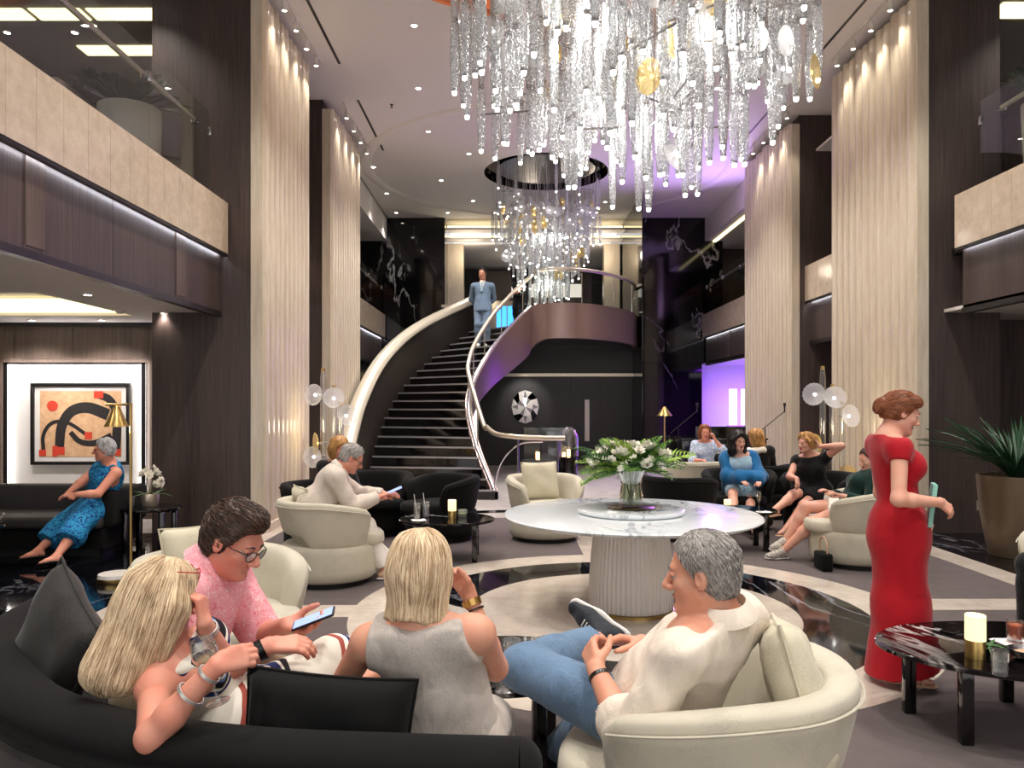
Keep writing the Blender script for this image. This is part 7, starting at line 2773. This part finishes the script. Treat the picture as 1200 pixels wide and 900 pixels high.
L_.cloth('black_dress', L_.torso(0.018, 0.05, clip=[(L_.Nk - L_.u * 0.03, nrm(L_.u + 0.2 * L_.fw))]) + [ell(L_.P, V(0.18, 0.16, 0.11))] + L_.leg(1, 0.03, 0.7) + L_.leg(-1, 0.03, 0.7) + L_.arm(1, 0.02, 0.3) + L_.arm(-1, 0.02, 0.3), 'black_cloth')
hair_object(L_.root, L_.hair_cap(0.026, 0.055, -0.07), 'hair_golden', L_.flow_from((0, 0, 0.12), 0.5, 1), 500, 5, 0.012, 0.0035, 0.009, 9, 0.012, 0.006)
sandals(L_, 'shoe_tan')

# ---------------------------------------------------------------- M: woman in dark green in the cream armchair
M = Fig((3.45, 7.75, 0.0), 'brown-haired woman in dark green with white shorts and patterned sneakers', 1.66, 1.0, (3.42, 7.78, 0.56), (3.66, 7.78, 0.92), (-0.97, 0.2, 0), None,
        head=(3.60, 7.74, 1.055), headf=(-0.97, -0.1, -0.2), rh=(3.28, 7.92, 0.70), lh=(3.28, 7.62, 0.70), rf=(2.84, 7.98, 0.20), lf=(2.80, 7.92, 0.10), rkp=(-0.3, 0, 1), lkp=(-0.3, 0, 1), rfd=(-0.9, -0.3, -0.1), lfd=(-0.95, -0.1, 0), skin='skin_fair', female=True, fine=False, bust=1.0)
M.body()
M.cloth('sweater', M.torso(0.022, 0.05, clip=[(M.Nk - M.u * 0.0, M.u)]) + M.arm(1, 0.024, 1.85) + M.arm(-1, 0.024, 1.85), 'dark_green', fold=0.004)
M.cloth('shorts', [ell(M.P, V(0.165, 0.15, 0.11))] + M.leg(1, 0.022, 0.5) + M.leg(-1, 0.022, 0.5), 'white_cotton')
shoes(M, 'leopard', 'sole_white', 0.006)
hair_object(M.root, M.hair_cap(0.014, 0.055, -0.08) + [cap(M.HL(0.05, -0.02, -0.05), M.HL(0.09, 0.05, -0.24), 0.045, 0.028, 0.04), cap(M.HL(-0.05, -0.03, -0.05), M.HL(-0.08, -0.02, -0.24), 0.045, 0.028, 0.04), cap(M.HL(0, -0.06, -0.02), M.HL(0, -0.08, -0.2), 0.06, 0.05, 0.04)], 'hair_brown', M.flow_from((0, 0, 0.12), 1.2, 0.8), 400, 8, 0.013, 0.003, 0.009, 10, 0.003)

# ---------------------------------------------------------------- N, O: two women further back
Nn = Fig((3.18, 12.55, 0.0), 'woman in a white and blue print blouse with raised hand', 1.64, 1.0, (3.18, 12.62, 0.58), (3.16, 12.58, 1.03), (-0.1, -0.99, 0), None,
         head=(3.14, 12.52, 1.165), headf=(0.05, -0.98, -0.1), lh=(3.26, 12.34, 1.05), rh=(3.02, 12.3, 0.72), lep=(0.6, -0.3, -0.8), rf=(3.08, 12.05, 0.09), lf=(3.28, 12.05, 0.09), skin='skin_pink', female=True, fine=False, bust=1.0)
Nn.hand(-1, (-0.2, 0.2, 0.9), (-0.7, 0.3, 0), (0.5, 0.6, 0.4), 0.5)
Nn.body()
Nn.cloth('blouse', Nn.torso(0.02, 0.05, clip=[(Nn.Nk - Nn.u * 0.03, nrm(Nn.u + 0.3 * Nn.fw))]) + Nn.arm(1, 0.024, 1.4) + Nn.arm(-1, 0.024, 1.4), 'blouse_print')
Nn.cloth('trousers', [ell(Nn.P, V(0.165, 0.15, 0.11))] + Nn.leg(1, 0.022, 1.9) + Nn.leg(-1, 0.022, 1.9), 'light_denim')
shoes(Nn, 'shoe_black', 'shoe_black')
hair_object(Nn.root, Nn.hair_cap(0.02, 0.05, -0.09) + [cap(Nn.HL(0.07, -0.01, 0.02), Nn.HL(0.075, 0, -0.09), 0.035, 0.03, 0.03), cap(Nn.HL(-0.07, -0.01, 0.02), Nn.HL(-0.075, 0, -0.09), 0.035, 0.03, 0.03)], 'hair_auburn', Nn.flow_from((0, 0, 0.12), 1, 0.8), 300, 6, 0.012, 0.004, 0.01, 11, 0.004)
Oo = Fig((3.5, 10.95, 0.0), 'woman with tousled dark blond hair and white scarf seen from behind', 1.66, 1.0, (3.55, 11.02, 0.56), (3.50, 10.92, 1.0), (0.0, 1.0, 0), None,
         head=(3.47, 10.95, 1.135), headf=(-0.4, 0.9, -0.05), rh=(3.7, 11.3, 0.7), lh=(3.35, 11.3, 0.7), rf=(3.65, 11.5, 0.10), lf=(3.42, 11.5, 0.10), skin='skin_pink', female=True, fine=False, bust=1.0)
Oo.body()
Oo.cloth('cardigan', Oo.torso(0.022, 0.05, clip=[(Oo.Nk, Oo.u)]) + Oo.arm(1, 0.024, 1.9) + Oo.arm(-1, 0.024, 1.9), 'black_cloth')
Oo.cloth('scarf', [cap(Oo.Nk - Oo.fw * 0.06 - Oo.r * 0.13 - Oo.u * 0.03, Oo.Nk - Oo.fw * 0.07 + Oo.r * 0.05 - Oo.u * 0.02, 0.055, 0.05, 0.03), cap(Oo.sh[-1] + Oo.u * 0.02, Oo.el[-1], 0.07, 0.06, 0.04)], 'white_cotton', fold=0.006)
Oo.cloth('trousers', [ell(Oo.P, V(0.165, 0.15, 0.11))] + Oo.leg(1, 0.022, 1.9) + Oo.leg(-1, 0.022, 1.9), 'black_cloth')
shoes(Oo, 'shoe_black', 'shoe_black')
Mh = np.stack([Oo.H['r'], Oo.H['f'], Oo.H['u']])
hair_object(Oo.root, Oo.hair_cap(0.024, 0.05, -0.1) + [ell(Oo.HL(0.01, -0.05, -0.06), V(0.09, 0.07, 0.13), Mh, 0.03), cap(Oo.HL(0.04, -0.06, -0.08), Oo.HL(0.07, -0.07, -0.22), 0.05, 0.035, 0.03)], 'hair_golden', Oo.flow_from((0, 0, 0.13), 1.1, 0.8), 500, 8, 0.013, 0.0035, 0.009, 12, 0.008, 0.006)

# ---------------------------------------------------------------- Q: guest cut off by the right edge
Q = Fig((4.02, 5.1, 0.0), 'guest at the right edge of the photo showing only a bare arm', 1.78, 1.0, (3.91, 5.14, 0.57), (4.03, 5.18, 1.05), (-0.95, -0.3, 0), None,
        rh=(3.60, 5.02, 0.72), lh=(3.56, 4.94, 0.66), rf=(3.46, 5.16, 0.10), lf=(3.45, 4.92, 0.10), rep=(-0.2, 0.6, -0.8), lep=(0.2, -0.6, -0.8), skin='skin_tan', fine=False)
Q.body()
Q.cloth('shirt', Q.torso(0.022, 0.05, clip=[(Q.Nk, Q.u)]) + Q.arm(1, 0.024, 0.8) + Q.arm(-1, 0.024, 0.8), 'linen_cream')
Q.cloth('trousers', [ell(Q.P, V(0.17, 0.15, 0.11))] + Q.leg(1, 0.022, 1.95) + Q.leg(-1, 0.022, 1.95), 'black_cloth')
shoes(Q, 'shoe_black', 'sole_white')
hair_object(Q.root, Q.hair_cap(0.011, 0.048, -0.06), 'hair_brown', Q.flow_from((0, 0, 0.12), 0.5, 1), 200, 4, 0.009, 0.003, 0.009, 4)
# ================================================================== SMALL THINGS
clear_glass('drink_glass', (0.96, 0.98, 0.98, 1), 0.3, 0.08, 0.02, 0.04)
clear_glass('cut_glass', (0.95, 0.97, 0.98, 1), 0.4, 0.2, 0.05, 0.18, 0.8, 90)
clear_glass('champagne_drink', (0.98, 0.86, 0.62, 1), 0.2, 0.05, 0.02, 0.15, 0, 60, (0.9, 0.7, 0.4, 1))
clear_glass('water_drink', (0.94, 0.97, 0.98, 1), 0.25, 0.06, 0.02, 0.03)
clear_glass('orange_drink', (1.0, 0.5, 0.2, 1), 0.2, 0.05, 0.02, 0.45, 0, 60, (0.95, 0.3, 0.08, 1))
plain('candle_wax', rgb(244, 226, 180), 0.5, emit=(1.0, 0.78, 0.42, 1), estr=0.9)
plain('paper_white', rgb(236, 234, 232), 0.8)
plain('lime_slice', rgb(170, 190, 90), 0.4)


def tumbler(loc, r, h, label, mat='drink_glass', fill=None, fh=0.5, name='glass_tumbler'):
    t = empty(name, loc, label=label, cat='glass')
    MB().lathe([(0.001, 0), (r * 0.86, 0), (r * 0.9, 0.004), (r, h), (r * 0.95, h), (r * 0.84, 0.014), (0.001, 0.012)], 28, cap=False).build('glass_body', mat, t)
    if fill:
        MB().lathe([(0.001, 0.014), (r * 0.83, 0.015), (r * (0.84 + 0.1 * fh), h * fh), (0.001, h * fh)], 24, cap=False).build('drink', fill, t)
    return t


def stem_glass(loc, label, r=0.036, bowl=0.10, stem=0.085, fill='champagne_drink', rot=(0, 0, 0), flute=False):
    t = empty('wine_glass', loc, label=label, cat='glass')
    t.rotation_euler = rot
    MB().lathe([(0.033, 0), (0.034, 0.002), (0.008, 0.008), (0.004, 0.02), (0.004, stem), (0.012, stem + 0.008)], 24).build('stem', 'drink_glass', t)
    z = stem + 0.004
    pr = [(0.004, z), (r * 0.6, z + bowl * 0.15), (r, z + bowl * 0.45), (r * 0.95, z + bowl * 0.75), (r * 0.78, z + bowl)]
    if flute:
        pr = [(0.004, z), (r * 0.7, z + bowl * 0.2), (r * 0.85, z + bowl * 0.6), (r * 0.75, z + bowl)]
    MB().lathe(pr + [(q * 0.96, zz) for q, zz in pr[::-1]], 26, cap=False).build('bowl', 'drink_glass', t)
    if fill:
        MB().lathe([(0.003, z + 0.004)] + [(q * 0.93, zz) for q, zz in pr[1:3]] + [(0.001, pr[2][1])], 22, cap=False).build('drink', fill, t)
    return t


def candle(loc, label, r=0.04, h=0.15):
    t = empty('candle_lamp', loc, label=label, cat='candle')
    MB().lathe([(r, 0), (r, h * 0.42), (r * 0.98, h * 0.43)], 28).build('brass_base', 'brass', t)
    MB().lathe([(r * 1.02, h * 0.43), (r * 1.02, h), (r * 0.96, h + 0.003), (r * 0.9, h - 0.01), (0.001, h - 0.012)], 28).build('wax_shade', 'candle_wax', t)
    point((loc[0], loc[1], loc[2] + h + 0.03), 0.8, (1, 0.7, 0.4), 0.03, 'candle_glow_light')
    return t


def napkin(loc, w, d, rz, label):
    mb = MB()
    rows = []
    for i in range(7):
        rows.append([((i / 6 - .5) * w, (j / 6 - .5) * d, 0.0015 + 0.004 * (math.sin(i * 1.3 + j) * math.cos(j * 1.1) + 1) * (0.3 + abs(i - 3) / 6)) for j in range(7)])
    mb.grid(rows)
    mb.grid([[(x, y, 0.0) for x, y, z in r] for r in rows])
    o = mb.build('paper_napkin', 'paper_white', None, loc=loc, rot=(0, 0, rz), fix=False)
    return tag(o, label, 'napkin')


zF, zR, zM, zB = 0.447, 0.407, 0.427, 0.447
# near table
napkin((0.03, 3.27, zF), 0.17, 0.15, 0.5, 'white paper napkin under the cut crystal glass')
t = tumbler((0.0, 3.29, zF + 0.010), 0.038, 0.14, 'tall cut crystal glass on a napkin near the sofa', 'cut_glass', 'water_drink', 0.5, 'highball_glass')
MB().lathe([(0.024, 0.05), (0.024, 0.056), (0.001, 0.057)], 16, (0.0, 0.0, 0)).build('lemon_slice', 'lime_slice', t)
co = tag(MB().box(-0.05, 0.05, -0.05, 0.05, 0, 0.006).build('coaster', 'black_gloss', None, bevel=0.002, loc=(-0.13, 3.16, zF), rot=(0, 0, 0.3)), 'square black coaster with a white ring under a tumbler', 'coaster')
MB().lathe([(0.024, 0.0061), (0.03, 0.0066), (0.036, 0.0061)], 28, cap=False).build('printed_ring', 'paper_white', co, fix=False)
tumbler((-0.10, 3.22, zF + 0.008), 0.035, 0.09, 'short tumbler beside the black coaster', 'drink_glass', 'champagne_drink', 0.45)
t = empty('ice_bucket', (0.22, 3.52, zF), label='low dark crystal bowl on the near table', cat='bowl')
MB().lathe([(0.06, 0), (0.10, 0.02), (0.13, 0.07), (0.125, 0.07), (0.09, 0.025), (0.001, 0.012)], 32, cap=False, rib=lambda k: 1.0 if k % 2 else 0.95).build('bowl', 'cut_glass', t)
MB().lathe([(0.05, 0.015), (0.09, 0.035), (0.001, 0.04)], 24).build('contents', 'black_gloss', t)
# right table
candle((2.19, 3.63, zR), 'cream candle lamp with brass base on the right table', 0.044, 0.20)
tumbler((2.16, 3.40, zR), 0.036, 0.11, 'water tumbler in front of the candle lamp', 'drink_glass', 'water_drink', 0.55)
napkin((2.52, 3.86, zR), 0.16, 0.14, 0.2, 'white napkin under the orange cocktail')
t = tumbler((2.53, 3.86, zR + 0.010), 0.042, 0.10, 'orange cocktail in a short glass at the right edge', 'drink_glass', 'orange_drink', 0.8, 'cocktail_glass')
MB().lathe([(0.034, 0.075), (0.034, 0.082), (0.001, 0.083)], 18).build('orange_slice', 'orange_drink', t)
napkin((2.42, 3.44, zR), 0.14, 0.12, -0.2, 'white napkin at the front of the right table')
t = empty('snack_bowl', (2.42, 3.62, zR), label='small dark bowl of nuts on the right table', cat='bowl')
MB().lathe([(0.03, 0), (0.06, 0.012), (0.075, 0.045), (0.07, 0.045), (0.05, 0.016), (0.001, 0.012)], 26, cap=False).build('bowl', 'steel', t)
MB().lathe([(0.055, 0.025), (0.03, 0.036), (0.001, 0.038)], 18).build('snacks', 'shoe_tan', t)
ph = empty('mobile_phone', (2.34, 4.06, zR), label='black phone lying at the back of the right table', cat='phone')
ph.rotation_euler = (0, 0, 0.5)
MB().box(-0.075, 0.075, -0.037, 0.037, 0, 0.008).build('case', 'black_plastic', ph, bevel=0.003)
MB().box(-0.07, 0.07, -0.033, 0.033, 0.008, 0.0085).build('screen', 'black_gloss', ph)
pl_ = empty('table_plant', (2.30, 3.70, zR), label='low green leaf arrangement behind the candle lamp', cat='plant')
MB().lathe([(0.04, 0), (0.05, 0.03), (0.045, 0.035), (0.001, 0.03)], 18).build('dish', 'black_gloss', pl_)
for k in range(9):
    a = k * 0.7
    o = link_mesh('leaf', blades[k % 4].copy(), 'leaf_dark', pl_, (0, 0, 0.03), (0, -0.5, a))
    o.scale = (0.08, 0.2, 0.08)
# middle table
candle((-0.62, 7.95, zM), 'cream candle lamp with brass base in front of the stairs', 0.042, 0.19)
for (x, y, lab) in ((-0.98, 7.92, 'tall drink with a straw on the far left of the middle table'), (-0.90, 8.04, 'tall green drink beside the other glass with straw')):
    t = tumbler((x, y, zM + 0.006), 0.036, 0.16, lab, 'cut_glass', 'champagne_drink' if x < -0.95 else 'water_drink', 0.7, 'highball_glass')
    MB().tube([(0.0, 0, 0.02), (-0.03, 0.0, 0.25)], 0.004, 6).build('straw', 'paper_white', t)
napkin((-0.95, 7.83, zM), 0.14, 0.14, 0.3, 'white napkin beside the tall drinks')
t = tumbler((-0.52, 8.06, zM), 0.05, 0.08, 'low green glass bowl beside the candle in front of stairs', 'cut_glass', 'lime_slice', 0.5)
# table of the women at the right
t = stem_glass((2.70, 8.40, zB), 'champagne flute on the small table by the women', 0.03, 0.12, 0.09, 'champagne_drink', (0, 0, 0), True)
candle((2.42, 8.62, zB), 'short square candle light on the small table by the women', 0.04, 0.09)
napkin((2.72, 8.28, zB), 0.14, 0.12, 0.4, 'white napkin beside the champagne flute')
# left low table
napkin((-2.50, 3.82, 0.457), 0.2, 0.16, 0.2, 'white napkin on the low table at the left picture edge')
tumbler((-4.16, 8.40, 0.487), 0.035, 0.12, 'clear glass beside the orchid pot', 'drink_glass', 'water_drink', 0.6)
coffee_table((-5.25, 7.28, 0.006), 0.40, 0.36, 0.0, 0.45, 'black side table with silver pot in front of the banquette', [(-0.22, 0.2), (-0.22, -0.2), (0.22, 0.2), (0.22, -0.2)], 'black_marble')
tp = empty('silver_teapot', (-4.95, 7.28, 0.457), label='silver teapot at the left edge on a black table', cat='teapot')
MB().lathe([(0.05, 0), (0.075, 0.03), (0.08, 0.07), (0.05, 0.11), (0.03, 0.12), (0.001, 0.135)], 26).build('body', 'silver', tp)
MB().tube([(0.07, 0, 0.05), (0.12, 0, 0.09), (0.135, 0, 0.12)], 0.012, 8).build('spout', 'silver', tp)
MB().tube([(-0.07, 0, 0.04), (-0.12, 0, 0.07), (-0.06, 0, 0.11)], 0.008, 8).build('handle', 'silver', tp)
# things in hands
stem_glass((-0.845, 2.21, 0.745), 'wine glass held by the woman in the striped dress', 0.038, 0.10, 0.09, 'champagne_drink', (0.1, -0.22, 0))
ph = empty('mobile_phone', tuple(C.wr[-1] + nrm(C.hands[-1][0]) * 0.12 + V(0.0, -0.02, 0.028)), label='phone with lit screen held by the man in pink', cat='phone')
ph.rotation_euler = (0.15, -0.35, 0.1)
MB().box(-0.078, 0.078, -0.038, 0.038, 0, 0.009).build('case', 'black_plastic', ph, bevel=0.003)
MB().box(-0.072, 0.072, -0.034, 0.034, 0.009, 0.0095).build('screen', 'phone_screen', ph)
ph = empty('mobile_phone', tuple(G.wr[-1] + nrm(G.wr[-1] - G.el[-1]) * 0.11 + V(0, -0.05, 0.03)), label='blue lit phone held by the man in the pale suit', cat='phone')
ph.rotation_euler = (0.1, -0.4, 0.2)
MB().box(-0.078, 0.078, -0.038, 0.038, 0, 0.009).build('case', 'phone_screen', ph, bevel=0.003)
hb = empty('handbag', (3.02, 7.45, 0.006), label='small dark handbag with a tan strap beside the cream armchair', cat='handbag')
MB().box(-0.05, 0.05, -0.12, 0.12, 0, 0.17).build('bag_body', 'black_velvet', hb, bevel=0.02, segs=3)
MB().tube([tuple(p) for p in spline([(0, -0.09, 0.16), (0, -0.08, 0.27), (0, 0.0, 0.32), (0, 0.08, 0.27), (0, 0.09, 0.16)], 15)], 0.008, 6).build('strap', 'shoe_tan', hb)
